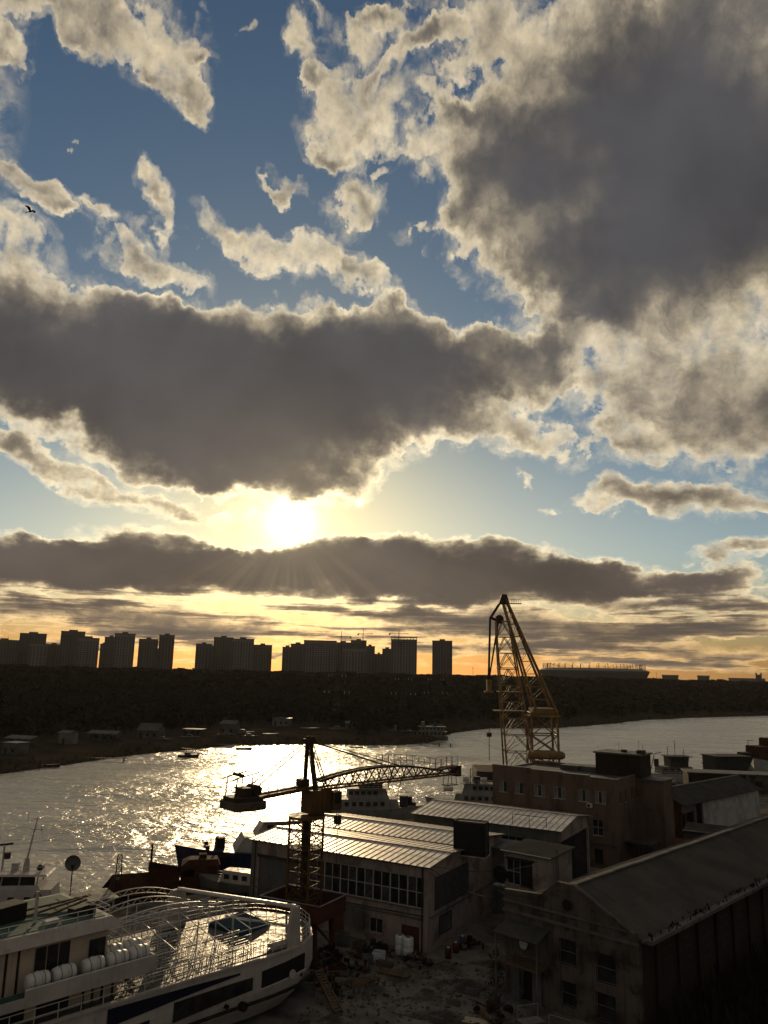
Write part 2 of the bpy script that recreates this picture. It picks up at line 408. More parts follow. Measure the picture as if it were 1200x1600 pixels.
brick_mat('brick_red', (0.150, 0.092, 0.064), (0.112, 0.070, 0.050), (0.105, 0.088, 0.075))
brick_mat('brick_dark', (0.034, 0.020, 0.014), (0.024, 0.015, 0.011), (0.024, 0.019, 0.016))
brick_mat('brick_plinth', (0.075, 0.068, 0.063), (0.06, 0.054, 0.05), (0.05, 0.046, 0.042))


def glass_mat():
    m = bpy.data.materials.new('glass')
    m.use_nodes = True
    p = m.node_tree.nodes['Principled BSDF']
    K = Net(m.node_tree)
    co = K.node('ShaderNodeTexCoord').outputs['Object']
    K.put(p.inputs['Base Color'], K.mix(K.ramp(K.noise(co, 0.9, 3.0), 0.35, 0.65), (0.012, 0.012, 0.013, 1), (0.028, 0.027, 0.027, 1)))
    p.inputs['Roughness'].default_value = 0.12
    p.inputs['Specular IOR Level'].default_value = 0.35
    MATS['glass'] = m


glass_mat()


def water_mat():
    m = bpy.data.materials.new('river_water')
    m.use_nodes = True
    t = m.node_tree
    K = Net(t)
    p = t.nodes['Principled BSDF']
    co = K.node('ShaderNodeTexCoord').outputs['Object']
    p.inputs['Base Color'].default_value = (0.24, 0.20, 0.135, 1)
    K.put(p.inputs['Roughness'], K.ramp(K.noise(K.v('MULTIPLY', co, (0.4, 1.0, 1.0)), 0.03, 4.0, 0.6), 0.35, 0.65, 0.21, 0.33))
    p.inputs['IOR'].default_value = 2.8
    # wind ripples with crests across the wind, gust patches that calm or roughen them
    c = K.node('ShaderNodeMapping')
    K.put(c.inputs['Vector'], co)
    c.inputs['Rotation'].default_value = (0, 0, math.radians(-14))
    c.inputs['Scale'].default_value = (1.15, 1.0, 1.0)
    w = c.outputs[0]
    gust = K.ramp(K.noise(K.v('MULTIPLY', w, (0.5, 1, 1)), 0.022, 4.0, 0.55), 0.33, 0.66, 0.55, 1.25)
    big = K.noise(w, 0.30, 3.0, 0.5, dist=0.6)
    mid = K.noise(w, 0.95, 4.0, 0.55, dist=0.4)
    fine = K.noise(w, 4.0, 3.0, 0.5)
    h = K.m('ADD', K.m('MULTIPLY', big, 0.62), K.m('ADD', K.m('MULTIPLY', mid, 0.20), K.m('MULTIPLY', fine, 0.018)))
    long_ = K.noise(K.v('MULTIPLY', w, (0.6, 1.0, 1.0)), 0.11, 3.0, 0.55, dist=0.8)
    h = K.m('ADD', h, K.m('MULTIPLY', long_, 1.5))
    h = K.m('MULTIPLY', h, gust)
    b = K.node('ShaderNodeBump')
    b.inputs['Strength'].default_value = 1.0
    b.inputs['Distance'].default_value = 1.15
    K.put(b.inputs['Height'], h)
    K.put(p.inputs['Normal'], b.outputs[0])
    MATS['water'] = m


water_mat()


# ================================================================ mesh helpers
class G:
    """Collects faces; put() links them as one mesh object."""
    def __init__(self):
        self.v = []
        self.f = []

    def add(self, vs, fs):
        o = len(self.v)
        self.v += [tuple(p) for p in vs]
        self.f += [tuple(i + o for i in f) for f in fs]
        return self

    def box(self, x0, x1, y0, y1, z0, z1):
        return self.add([(x0, y0, z0), (x1, y0, z0), (x1, y1, z0), (x0, y1, z0), (x0, y0, z1), (x1, y0, z1), (x1, y1, z1), (x0, y1, z1)],
                        [(3, 2, 1, 0), (4, 5, 6, 7), (0, 1, 5, 4), (1, 2, 6, 5), (2, 3, 7, 6), (3, 0, 4, 7)])

    def obox(self, c, s, rz=0.0, tilt=0.0):
        M = Matrix.Translation(c) @ Matrix.Rotation(rz, 4, 'Z') @ Matrix.Rotation(tilt, 4, 'Y')
        g = G().box(-s[0] / 2, s[0] / 2, -s[1] / 2, s[1] / 2, -s[2] / 2, s[2] / 2)
        return self.add([M @ Vector(p) for p in g.v], g.f)

    def bar(self, p, q, w, h=None):
        """straight bar of rectangular section"""
        return self.tube(p, q, w * 0.7071, 4, None, (h or w) / w)

    def tube(self, p, q, r, n=6, r2=None, flat=1.0):
        p, q = Vector(p), Vector(q)
        d = q - p
        if d.length < 1e-6:
            return self
        d.normalize()
        up = Vector((0, 0, 1)) if abs(d.z) < 0.95 else Vector((0, 1, 0))
        a = d.cross(up).normalized()
        b = a.cross(d)
        r2 = r if r2 is None else r2
        vs = []
        off = math.pi / n
        for c, rr in ((p, r), (q, r2)):
            for i in range(n):
                t = 2 * math.pi * i / n + off
                vs.append(c + a * (math.cos(t) * rr) + b * (math.sin(t) * rr * flat))
        fs = [(i, (i + 1) % n, n + (i + 1) % n, n + i) for i in range(n)]
        fs += [tuple(range(n - 1, -1, -1)), tuple(range(n, 2 * n))]
        return self.add(vs, fs)

    def path(self, pts, r, n=5):
        for a, b in zip(pts[:-1], pts[1:]):
            self.tube(a, b, r, n)
        return self

    def prism(self, poly, z0, z1):
        n = len(poly)
        return self.add([(x, y, z0) for x, y in poly] + [(x, y, z1) for x, y in poly],
                        [tuple(range(n - 1, -1, -1)), tuple(range(n, 2 * n))] + [(i, (i + 1) % n, n + (i + 1) % n, n + i) for i in range(n)])

    def rings(self, rings, caps=True):
        n = len(rings[0])
        vs = [p for r in rings for p in r]
        fs = []
        for k in range(len(rings) - 1):
            for i in range(n):
                j = (i + 1) % n
                fs.append((k * n + i, k * n + j, (k + 1) * n + j, (k + 1) * n + i))
        if caps:
            fs += [tuple(range(n - 1, -1, -1)), tuple(range((len(rings) - 1) * n, len(rings) * n))]
        return self.add(vs, fs)

    def slab(self, quad, th):
        """a sheet through four (or more) points, th thick downwards along its normal"""
        q = [Vector(p) for p in quad]
        nrm = (q[1] - q[0]).cross(q[2] - q[0]).normalized()
        if nrm.z < 0:
            nrm = -nrm
        lo = [p - nrm * th for p in q]
        n = len(q)
        return self.add(q + lo, [tuple(range(n)), tuple(range(2 * n - 1, n - 1, -1))] + [(i, n + i, n + (i + 1) % n, (i + 1) % n) for i in range(n)])

    def mesh(self, name, m, smooth=False):
        me = bpy.data.meshes.new(name)
        me.from_pydata(self.v, [], self.f)
        bm = bmesh.new()
        bm.from_mesh(me)
        bmesh.ops.recalc_face_normals(bm, faces=bm.faces)
        bm.to_mesh(me)
        bm.free()
        if smooth:
            for p in me.polygons:
                p.use_smooth = True
        me.materials.append(MATS[m])
        return me

    def put(self, name, m, parent=None, loc=None, rz=None, smooth=False):
        o = bpy.data.objects.new(name, self.mesh(name, m, smooth))
        col.objects.link(o)
        if parent is not None:
            o.parent = parent
        if loc is not None:
            o.location = loc
        if rz is not None:
            o.rotation_euler[2] = rz
        return o


def tag(o, label, cat, group=None):
    o['label'] = label
    o['category'] = cat
    if group:
        o['group'] = group
    return o


def thing(name, label, cat, loc=(0, 0, 0), rz=0.0, group=None):
    o = bpy.data.objects.new(name, None)
    col.objects.link(o)
    o.location = loc
    o.rotation_euler[2] = rz
    return tag(o, label, cat, group)


def inst(name, mesh, parent, loc=(0, 0, 0), rz=0.0):
    o = bpy.data.objects.new(name, mesh)
    col.objects.link(o)
    o.parent = parent
    o.location = loc
    o.rotation_euler[2] = rz
    return o


def structure(o):
    o['kind'] = 'structure'
    return o


def lattice(g, a, b, wa, wb, n, r_leg, r_web, up=(0, 0, 1)):
    """square lattice mast or boom from a to b, widths wa to wb, n panels"""
    a, b = Vector(a), Vector(b)
    d = (b - a).normalized()
    u = Vector(up)
    s = d.cross(u)
    if s.length < 0.05:
        s = Vector((1, 0, 0))
    s.normalize()
    u = s.cross(d).normalized()
    prev = None
    for k in range(n + 1):
        f = k / n
        c = a.lerp(b, f)
        w = (wa + (wb - wa) * f) / 2
        ring = [c + s * w + u * w, c - s * w + u * w, c - s * w - u * w, c + s * w - u * w]
        for i in range(4):
            g.tube(ring[i], ring[(i + 1) % 4], r_web, 4)
            if prev:
                g.tube(prev[i], ring[i], r_leg, 4)
                if (k + i) % 2:
                    g.tube(prev[i], ring[(i + 1) % 4], r_web, 4)
                else:
                    g.tube(prev[(i + 1) % 4], ring[i], r_web, 4)
        prev = ring
    return g


# ================================================================ the setting
WATER_Z = -2.0
river = G().add([(-6000, -200, WATER_Z), (6000, -200, WATER_Z), (6000, 9000, WATER_Z), (-6000, 9000, WATER_Z)], [(0, 1, 2, 3)]).put('river', 'water')
structure(river)

QUAY = [(-160, 0), (-92, 46), (-52, 78), (-40, 92), (-26, 103), (-15, 111), (-6, 122), (11, 145), (24, 158), (58, 188), (92, 222), (130, 252), (220, 320), (420, 420), (420, -60), (-160, -60)]
yard = structure(G().prism(QUAY, -4.0, 0.0).put('ground', 'concrete'))
# expansion joints of the concrete yard, cast slabs a little proud of each other
slab_spots = [(-2.0, 66.0, 9, 7, -38, 0.05), (6.5, 72.5, 8, 6, -30, 0.045), (9.0, 79.5, 6, 7, -30, 0.04), (-9, 61, 8, 6, -38, 0.035),
              (2.0, 60.0, 8, 6, -38, 0.05), (12.5, 84.5, 5, 7, -30, 0.03)]
for (x, y, w, d, a, h) in slab_spots:
    G().obox((0, 0, 0), (w, d, 0.06), 0).put('slab', 'concrete', yard, (x, y, h - 0.03 + 0.004), math.radians(a))

SHORE = [(-900, -60), (-420, 60), (-200, 168), (-140, 204), (-105, 226), (-97, 247), (-84, 283), (-60, 322), (-28, 334), (8, 338), (22, 352), (38, 412), (62, 452),
         (105, 470), (150, 520), (192, 578), (250, 628), (345, 695), (520, 800), (900, 1000), (1800, 1350), (4000, 2000)]
steps = [(-6, -3.2), (0, -2.05), (4, -1.2), (14, -0.2), (50, 0.8), (160, 2.0), (420, 4.0), (800, 8.0), (1300, 12.0), (2200, 13.5), (5000, 15.0), (9000, 16.0)]
# bank outline refined with small bays
fine = []
rs = random.Random(3)
for (a, b) in zip(SHORE[:-1], SHORE[1:]):
    n = max(1, int(math.hypot(b[0] - a[0], b[1] - a[1]) / 16))
    n = min(n, 30)
    for k in range(n):
        f = k / n
        j = 1.6 if k else 0
        fine.append((a[0] + (b[0] - a[0]) * f + rs.uniform(-j, j), a[1] + (b[1] - a[1]) * f + rs.uniform(-j, j)))
fine.append(SHORE[-1])
vs, fs = [], []
for (x, y) in fine:
    r = math.hypot(x, y)
    for (d, z) in steps:
        k = 1 + d / r
        vs.append((x * k, y * k, z + (rs.uniform(-0.15, 0.15) if 3 < d < 500 else 0)))
m_ = len(steps)
for i in range(len(fine) - 1):
    for j in range(m_ - 1):
        fs.append((i * m_ + j, (i + 1) * m_ + j, (i + 1) * m_ + j + 1, i * m_ + j + 1))
far_bank = structure(G().add(vs, fs).put('far_bank', 'earth'))


def bank_z(x, y):
    """height of the far bank below a point"""
    best = None
    ang = math.atan2(x, y)
    r = math.hypot(x, y)
    for (a, b) in zip(fine[:-1], fine[1:]):
        a0, b0 = math.atan2(a[0], a[1]), math.atan2(b[0], b[1])
        if a0 <= ang <= b0:
            f = (ang - a0) / max(1e-9, b0 - a0)
            best = math.hypot(a[0], a[1]) * (1 - f) + math.hypot(b[0], b[1]) * f
            break
    if best is None:
        return 0.0, 0.0
    d = r - best
    for (d0, z0), (d1, z1) in zip(steps[:-1], steps[1:]):
        if d0 <= d <= d1:
            return z0 + (z1 - z0) * (d - d0) / (d1 - d0), d
    return steps[-1][1], d


# bare riverside wood that covers the far bank: one mass of crowns
def wood():
    rw = random.Random(11)
    g = G()
    n = 0
    verts, faces = [], []
    while n < 6800:
        a = rw.uniform(-33, 33)
        # spread evenly in depth, dense along the front
        f = rw.random()
        r0 = 235 + 1250 * f ** 1.5
        x, y = math.sin(math.radians(a)) * r0, math.cos(math.radians(a)) * r0
        z, d = bank_z(x, y)
        front = 62 if a < -2 else 24
        if d < front or (d < front + 12 and rw.random() < 0.5):
            continue
        # the crowns together end close to a level line
        want = 27.6 - 0.0011 * r0 + rw.gauss(0, 0.6) + 0.7 * math.sin(a * 1.7) + 0.5 * math.sin(a * 4.3 + 1)
        h = min(want - z, 4.5 + 0.05 * d + rw.uniform(-1, 1.5)) if d < 420 else want - z + rw.gauss(0, 0.35)
        h = max(3.0, h)
        n += 1
        big = 1.0 + r0 / 700
        w = h * rw.uniform(0.20, 0.28) + 0.8
        # trunk
        o = len(verts)
        for k in range(3):
            t = k * 2.1
            verts.append((x + math.cos(t) * 0.22 * big, y + math.sin(t) * 0.22 * big, z - 0.3))
        verts.append((x + rw.uniform(-.3, .3), y, z + h * 0.8))
        faces.extend([(o, o + 1, o + 3), (o + 1, o + 2, o + 3), (o + 2, o, o + 3)])
        cnt = 46 if r0 < 560 else 18
        for k in range(cnt):
            u = rw.uniform(-1, 1)
            t = rw.uniform(0, 6.283)
            q = (1 - u * u) ** 0.5 * rw.uniform(0.45, 1.0)
            cz = z + h * 0.62 + u * h * 0.36
            cx, cyy = x + math.cos(t) * q * w, y + math.sin(t) * q * w
            s = (0.6 + 1.0 * rw.random()) * big * (0.8 if cnt == 46 else 1.5)
            o = len(verts)
            for kk in range(3):
                verts.append((cx + rw.uniform(-s, s), cyy + rw.uniform(-s, s), min(cz + rw.uniform(-s, s), z + h)))
            faces.append((o, o + 1, o + 2))
    g.v, g.f = verts, faces
    me = bpy.data.meshes.new('riverside_wood')
    me.from_pydata(verts, [], faces)
    me.materials.append(MATS['twigs'])
    o = bpy.data.objects.new('riverside_wood', me)
    col.objects.link(o)
    o['kind'] = 'stuff'
    tag(o, 'dark mass of bare trees covering the far river bank', 'wood')


wood()


# reeds along the far waterline
def reeds():
    rw = random.Random(5)
    verts, faces = [], []
    for _ in range(5200):
        i = rw.randrange(len(fine) - 1)
        a, b = fine[i], fine[i + 1]
        if not (-160 < a[0] < 420):
            continue
        f = rw.random()
        x, y = a[0] + (b[0] - a[0]) * f, a[1] + (b[1] - a[1]) * f
        k = 1 + abs(rw.gauss(0, 1)) * 7 / math.hypot(x, y)
        x, y = x * k, y * k
        z, d = bank_z(x, y)
        h = rw.uniform(0.5, 1.6)
        w = rw.uniform(0.3, 0.9)
        o = len(verts)
        verts += [(x - w, y + rw.uniform(-w, w), z - 0.3), (x + w, y + rw.uniform(-w, w), z - 0.3), (x + rw.uniform(-w, w), y, z + h)]
        faces.append((o, o + 1, o + 2))
    me = bpy.data.meshes.new('reeds')
    me.from_pydata(verts, [], faces)
    me.materials.append(MATS['reeds'])
    o = bpy.data.objects.new('reeds', me)
    col.objects.link(o)
    o['kind'] = 'stuff'
    tag(o, 'low brown reeds along the far waterline', 'reeds')


reeds()


# ================================================================ far skyline
ORD = ['first', 'second', 'third', 'fourth', 'fifth', 'sixth', 'seventh', 'eighth', 'ninth', 'tenth', 'eleventh', 'twelfth', 'thirteenth', 'fourteenth',
       'fifteenth', 'sixteenth', 'seventeenth', 'eighteenth', 'nineteenth', 'twentieth', 'twenty-first', 'twenty-second', 'twenty-third', 'twenty-fourth',
       'twenty-fifth', 'twenty-sixth', 'twenty-seventh', 'twenty-eighth', 'twenty-ninth', 'thirtieth']
# x, y, width, height of the roof above the river yard
TOWERS = [(-604, 1250, 43, 66), (-650, 1400, 16, 58), (-581, 1300, 41, 79), (-518, 1180, 25, 59), (-566, 1350, 28, 63), (-507, 1280, 37, 83), (-451, 1200, 32, 70),
          (-498, 1400, 11, 67), (-461, 1330, 21, 77), (-405, 1230, 31, 79), (-373, 1250, 30, 72), (-398, 1400, 8, 61), (-358, 1300, 25, 81), (-284, 1250, 25, 66),
          (-303, 1400, 10, 66), (-263, 1300, 32, 79), (-220, 1240, 35, 75), (-202, 1330, 32, 69), (-150, 1250, 16, 64), (-142, 1330, 24, 72), (-97, 1240, 52, 75),
          (-65, 1330, 28, 76), (-40, 1180, 37, 62), (-40, 1380, 28, 82), (-18, 1250, 16, 68), (-4, 1380, 15, 59), (10, 1300, 16, 66), (36, 1230, 41, 79), (98, 1250, 32, 79)]
LOOK = {0: 'broad dark', 1: 'low narrow', 2: 'tall broad', 3: 'low pale grey', 4: 'low dark', 5: 'tallest broad', 6: 'pale grey', 7: 'narrow dark', 8: 'dark',
        9: 'tall square-topped', 10: 'square-topped', 11: 'low narrow', 12: 'tall slim', 13: 'low square', 14: 'low narrow', 15: 'tall broad', 16: 'pale broad',
        17: 'low dark', 18: 'low narrow', 19: 'dark', 20: 'very broad', 21: 'dark', 22: 'low pale', 23: 'tall', 24: 'narrow', 25: 'lowest narrow', 26: 'narrow',
        27: 'unfinished broad flat-topped', 28: 'free-standing slab-like'}
rt = random.Random(21)
for i, (x, y, w, top) in enumerate(TOWERS):
    zb, _ = bank_z(x, y)
    az_ = math.atan2(x, y)
    t = thing('tower_block', f'{LOOK[i]} tower block, {ORD[i]} from the left on the far skyline', 'tower block', (x, y, zb - 0.5), -az_, 'tower blocks on the far skyline')
    h = top - zb + 0.5
    d = max(14, w * 0.55)
    wm = 'tower_pale' if i in (3, 6, 9, 16, 20, 22, 27) else 'tower_wall'
    G().box(-w / 2, w / 2, 0, d, 0, h).put('wall', wm, t)
    r = G().box(-w / 2 - 0.4, w / 2 + 0.4, -0.4, d + 0.4, h, h + 1.1)
    r.put('parapet', 'tower_wall', t)
    k = rt.uniform(0.25, 0.4)
    if i not in (27, 20):
        G().box(-w * k * 0.5, w * k * 0.5, d * 0.3, d * 0.7, h + 1.1, h + 3.6).put('roof_house', 'tower_wall', t)
        if i % 3 == 0:
            G().tube((w * 0.12, d * 0.5, h + 3.6), (w * 0.12, d * 0.5, h + 9.0), 0.25, 4, 0.12).put('aerial', 'steel_dark', t)
    nb = max(3, int(w / 4.2))
    nf = int((h - 6) / 3.05)
    # the window grid, too small to tell the openings apart
    g = G()
    for b in range(nb):
        bx = -w / 2 + (b + 0.5) * w / nb
        bw = 1.1 if b % 3 else 1.6
        for f in range(nf):
            z0 = 5 + f * 3.05
            g.box(bx - bw, bx + bw, -0.12, 0.3, z0, z0 + 1.75)
    g.put('windows', 'tower_window', t)['kind'] = 'stuff'
    if i == 27:   # bare columns of the unfinished top floor
        for b in range(9):
            bx = -w / 2 + 1 + b * (w - 2) / 8
            G().box(bx - 0.4, bx + 0.4, 0.4, 1.2, h + 1.1, h + 4.2).put('column', 'tower_wall', t)
        G().box(-w / 2 - 0.6, w / 2 + 0.6, -0.6, d, h + 4.2, h + 4.9).put('roof_slab', 'tower_wall', t)


def tower_crane(x, y, z0, ztop, zj, xa, xb, label):
    t = thing('tower_crane', label, 'crane', (x, y, z0), 0, 'tower cranes on the far skyline')
    lattice(G(), (0, 0, 0), (0, 0, zj - z0), 1.6, 1.6, 8, 0.22, 0.12).put('mast', 'steel_dark', t)
    lattice(G(), (0, 0, zj - z0), (0, 0, ztop - z0), 1.2, 0.3, 3, 0.2, 0.12).put('tower_head', 'steel_dark', t)
    far_, near_ = (xb, xa) if abs(xb - x) > abs(xa - x) else (xa, xb)
    lattice(G(), (0, 0, zj - z0), (far_ - x, 0, zj - z0 + 0.4), 1.4, 0.8, 10, 0.2, 0.12).put('jib', 'steel_dark', t)
    lattice(G(), (0, 0, zj - z0), (near_ - x, 0, zj - z0), 1.4, 1.2, 5, 0.2, 0.12).put('counter_jib', 'steel_dark', t)
    G().box(near_ - x - 1.2, near_ - x + 1.2, -0.8, 0.8, zj - z0 - 2.2, zj - z0 + 0.6).put('counterweight', 'steel_dark', t)
    g = G()
    g.tube((0, 0, ztop - z0), ((far_ - x) * 0.7, 0, zj - z0 + 0.8), 0.1, 4)
    g.tube((0, 0, ztop - z0), (near_ - x, 0, zj - z0 + 0.5), 0.1, 4)
    g.put('tie_rods', 'steel_dark', t)
    return t


tower_crane(-64, 1246, 60, 92, 83, -86, -49, 'tower crane with the longest jib reaching towards the setting sun, over the broad block')
tower_crane(-29, 1235, 55, 95, 87.2, -37, -13, 'tower crane standing between two other cranes behind the low pale block')
tower_crane(27.5, 1226, 70, 95, 88.2, 13, 43, 'tower crane rising above the unfinished flat-topped block')

# ---- stadium
st = thing('stadium', 'wide low stadium with a pale roof and a row of masts on the horizon', 'stadium', (424, 1560, 10), math.radians(-14))


def oval(rx, ry, z, n=48):
    return [(math.cos(2 * math.pi * k / n) * rx, math.sin(2 * math.pi * k / n) * ry, z) for k in range(n)]


G().rings([oval(98, 78, -2), oval(99, 79, 15), oval(106, 86, 28), oval(106, 86, 30)]).put('bowl', 'tower_wall', st)
G().rings([oval(106, 86, 30), oval(92, 72, 34.2), oval(60, 44, 35.0), oval(60, 44, 34.0)], False).put('roof', 'far_white', st, (0, 0, 0.05))
for k in range(34):
    a = 2 * math.pi * k / 34
    p = (math.cos(a) * 92, math.sin(a) * 72, 33)
    q = (math.cos(a) * 90, math.sin(a) * 70, 43.5 + 1.2 * math.sin(3 * a))
    g = G().tube(p, q, 0.65, 5, 0.35)
    g.tube(q, (math.cos(a) * 62, math.sin(a) * 46, 35.2), 0.16, 4)
    g.tube(q, (math.cos(a) * 104, math.sin(a) * 84, 30.5), 0.16, 4)
    g.put('mast', 'steel_dark', st)
for (a0, a1) in ((2.55, 3.75), (-0.55, 0.55)):
    g = G()
    for k in range(9):
        a = a0 + (a1 - a0) * k / 8
        b = a0 + (a1 - a0) * min(8, k + 1) / 8
        P1 = (math.cos(a) * 99, math.sin(a) * 79, 33)
        P2 = (math.cos(a) * 99, math.sin(a) * 79, 43)
        Q2 = (math.cos(b) * 99, math.sin(b) * 79, 43)
        g.tube(P1, P2, 0.25, 4).tube(P2, Q2, 0.25, 4).tube(P1, Q2, 0.2, 4)
    g.put('end_truss', 'steel_dark', st)

# ---- low blocks by the right edge of the horizon
fb = thing('far_building', 'long low pale building with a square twin-topped tower at the right horizon', 'building', (800, 1700, 11), math.radians(-25))
G().box(-42, 30, 0, 18, 0, 20).put('wall', 'tower_pale', fb)
G().box(-43, 31, -0.6, 18.6, 20, 21).put('roof', 'tower_wall', fb)
G().box(12, 24, -1, 12, 0, 29).put('tower', 'tower_wall', fb)
for x in (13.2, 22.8):
    G().box(x - 1.4, x + 1.4, 1, 5, 29, 33).put('turret', 'tower_wall', fb)
for k in range(9):
    G().box(-39 + k * 5.4, -36.5 + k * 5.4, -0.15, 0.2, 8, 14).put('window', 'tower_window', fb)
for (x, y, w, h, lab) in [(650, 1760, 34, 22, 'low dark shed on the horizon just beyond the stadium'), (708, 1720, 24, 22, 'small flat block on the horizon left of the long pale building'),
                          (905, 1720, 40, 21, 'low block at the extreme right of the horizon')]:
    t = thing('far_shed', lab, 'building', (x, y, 11), -math.atan2(x, y), 'low buildings on the right horizon')
    G().box(-w / 2, w / 2, 0, 14, 0, h).put('wall', 'tower_wall', t)
    G().slab([(-w / 2 - 1, -1, h), (w / 2 + 1, -1, h), (w / 2 + 1, 7, h + 3), (-w / 2 - 1, 7, h + 3)], 0.4).put('roof', 'far_roof', t)
    G().slab([(-w / 2 - 1, 7, h + 3), (w / 2 + 1, 7, h + 3), (w / 2 + 1, 15, h), (-w / 2 - 1, 15, h)], 0.4).put('roof', 'far_roof', t)
for (x, y, h, lab) in [(612, 1740, 22, 'short thin mast beside the dark horizon shed'), (153, 1300, 24, 'thin mast on the skyline between slab block and yellow floating crane')]:
    zb, _ = bank_z(x, y)
    m_o = thing('mast', lab, 'mast', (x, y, zb), 0)
    G().tube((0, 0, 0), (0, 0, h + 8), 0.5, 5, 0.2).put('pole', 'steel_dark', m_o)
    G().box(-1.6, 1.6, -0.2, 0.2, h + 5, h + 5.4).put('crossarm', 'steel_dark', m_o)


# ---- power pylons in the wood with glass insulators that catch the light
def pylon(x, y, top, label, scale=1.0):
    zb, _ = bank_z(x, y)
    h = top - zb
    t = thing('power_pylon', label, 'pylon', (x, y, zb), math.radians(-20), 'pylons in the riverside wood')
    lattice(G(), (0, 0, 0), (0, 0, h * 0.55), 4.2, 1.8, 6, 0.13, 0.07).put('lower_mast', 'steel_dark', t)
    lattice(G(), (0, 0, h * 0.55), (0, 0, h), 1.8, 0.7, 7, 0.12, 0.07).put('upper_mast', 'steel_dark', t)
    for (f, w) in ((0.92, 4.6), (0.62, 7.0)):
        g = G()
        for s in (-1, 1):
            g.tube((0, 0, h * f), (s * w, 0, h * f), 0.11, 4).tube((0, 0, h * f + 1.5), (s * w, 0, h * f), 0.1, 4)
        ca = g.put('crossarm', 'steel_dark', t)
        for s in (-1, -0.62, 0.62, 1):
            gi = G()
            for k in range(4):
                gi.tube((s * w, 0, h * f - 0.3 - k * 0.3), (s * w, 0, h * f - 0.48 - k * 0.3), 0.22, 8, 0.13)
            gi.put('insulator', 'insulator', ca)
    return t


pylon(-22.5, 408, 29, 'power pylon in the wood with two rows of glinting glass insulators')
pylon(12.8, 436, 27.5, 'power pylon in the wood behind the moored white excursion ship')
pylon(33, 470, 27.5, 'slender power pylon in the wood nearest the lone slab tower')


# ================================================================ far bank buildings and boats
def cabin(x, y, w, d, h, rz, label, wall='plaster_grey', roof='far_roof', cat='house', pitch=1.3, flat=False, door=True, group='cabins and sheds on the far bank'):
    zb, _ = bank_z(x, y)
    t = thing('riverside_cabin' if cat == 'house' else 'boat_shed', label, cat, (x, y, zb - 0.3), math.radians(rz), group)
    h += 0.3
    G().box(-w / 2, w / 2, -d / 2, d / 2, 0, h).put('wall', wall, t)
    if flat:
        G().box(-w / 2 - 0.3, w / 2 + 0.3, -d / 2 - 0.3, d / 2 + 0.3, h, h + 0.2).put('roof', roof, t)
    else:
        o = 0.4
        for s in (-1, 1):
            G().slab([(-w / 2 - o, s * (d / 2 + o), h - 0.15), (w / 2 + o, s * (d / 2 + o), h - 0.15), (w / 2 + o, 0, h + pitch), (-w / 2 - o, 0, h + pitch)], 0.12).put('roof', roof, t)
        for s in (-1, 1):
            G().add([(s * w / 2, -d / 2, h), (s * w / 2, d / 2, h), (s * w / 2, 0, h + pitch - 0.12)], [(0, 1, 2)]).put('gable', wall, t)
    n = max(1, int(w / 2.6))
    for k in range(n):
        xx = -w / 2 + (k + 0.5) * w / n
        if door and k == 0:
            G().box(xx - 0.5, xx + 0.5, -d / 2 - 0.06, -d / 2 + 0.1, 0.3, 2.3).put('door', 'tower_window', t)
        else:
            G().box(xx - 0.45, xx + 0.45, -d / 2 - 0.06, -d / 2 + 0.1, 1.1, 2.2).put('window', 'glass', t)
    return t


cabin(-49, 400, 8.5, 6, 3.4, -6, 'white two-window house standing on the far bank behind the boats', 'far_white', 'far_roof', pitch=0.6, flat=True)
cabin(-13, 392, 7, 5, 2.6, 8, 'small shed with a bright sloping roof on the far bank point', 'plaster_grey', 'far_white', pitch=0.8)
cabin(-66, 352, 7, 6, 4.4, -12, 'tall grey boathouse above the sunlit reach of the far bank', 'plaster_grey', 'far_roof')
cabin(-92, 322, 9, 6, 3.0, -14, 'steep-roofed dark boathouse with two pale doors on the far bank', 'plaster_grey', 'far_roof', 'shed', 2.6)
cabin(-104, 304, 12, 6, 2.8, -16, 'long low boathouse with one pale end, left of the steep-roofed one', 'plaster_old', 'far_roof', 'shed', 0.9)
cabin(-112, 288, 4.5, 5, 4.0, -18, 'narrow pale hut between two long boathouses on the far bank', 'far_white', 'far_roof', pitch=0.7)
cabin(-122, 275, 11, 6, 2.8, -22, 'long dark boathouse with open front in the middle of the left bank', 'plaster_old', 'far_roof', 'shed', 0.8)
cabin(-116, 256, 6, 5, 3.4, -22, 'pale square hut near the water on the left bank', 'plaster_grey', 'far_roof', flat=True)
cabin(-133, 262, 9, 6, 3.0, -25, 'low shed behind the pale square hut on the left bank', 'plaster_old', 'far_roof', 'shed', 1.0)
cabin(-131, 246, 10, 6, 3.2, -28, 'broad grey shed by the left edge of the far bank', 'plaster_grey', 'far_white', 'shed', 0.9)
cabin(-150, 290, 12, 7, 4.0, -26, 'large dark shed with pale roof edge, farthest back on the left bank', 'plaster_old', 'far_roof', 'shed', 1.4)
cabin(-140, 312, 8, 6, 5.0, -24, 'tall narrow house deep in the left bank trees', 'plaster_old', 'far_roof')
cabin(-78, 336, 8, 5, 2.6, -10, 'low flat-roofed kiosk between boathouses and beached boats', 'plaster_old', 'far_roof', 'shed', flat=True)


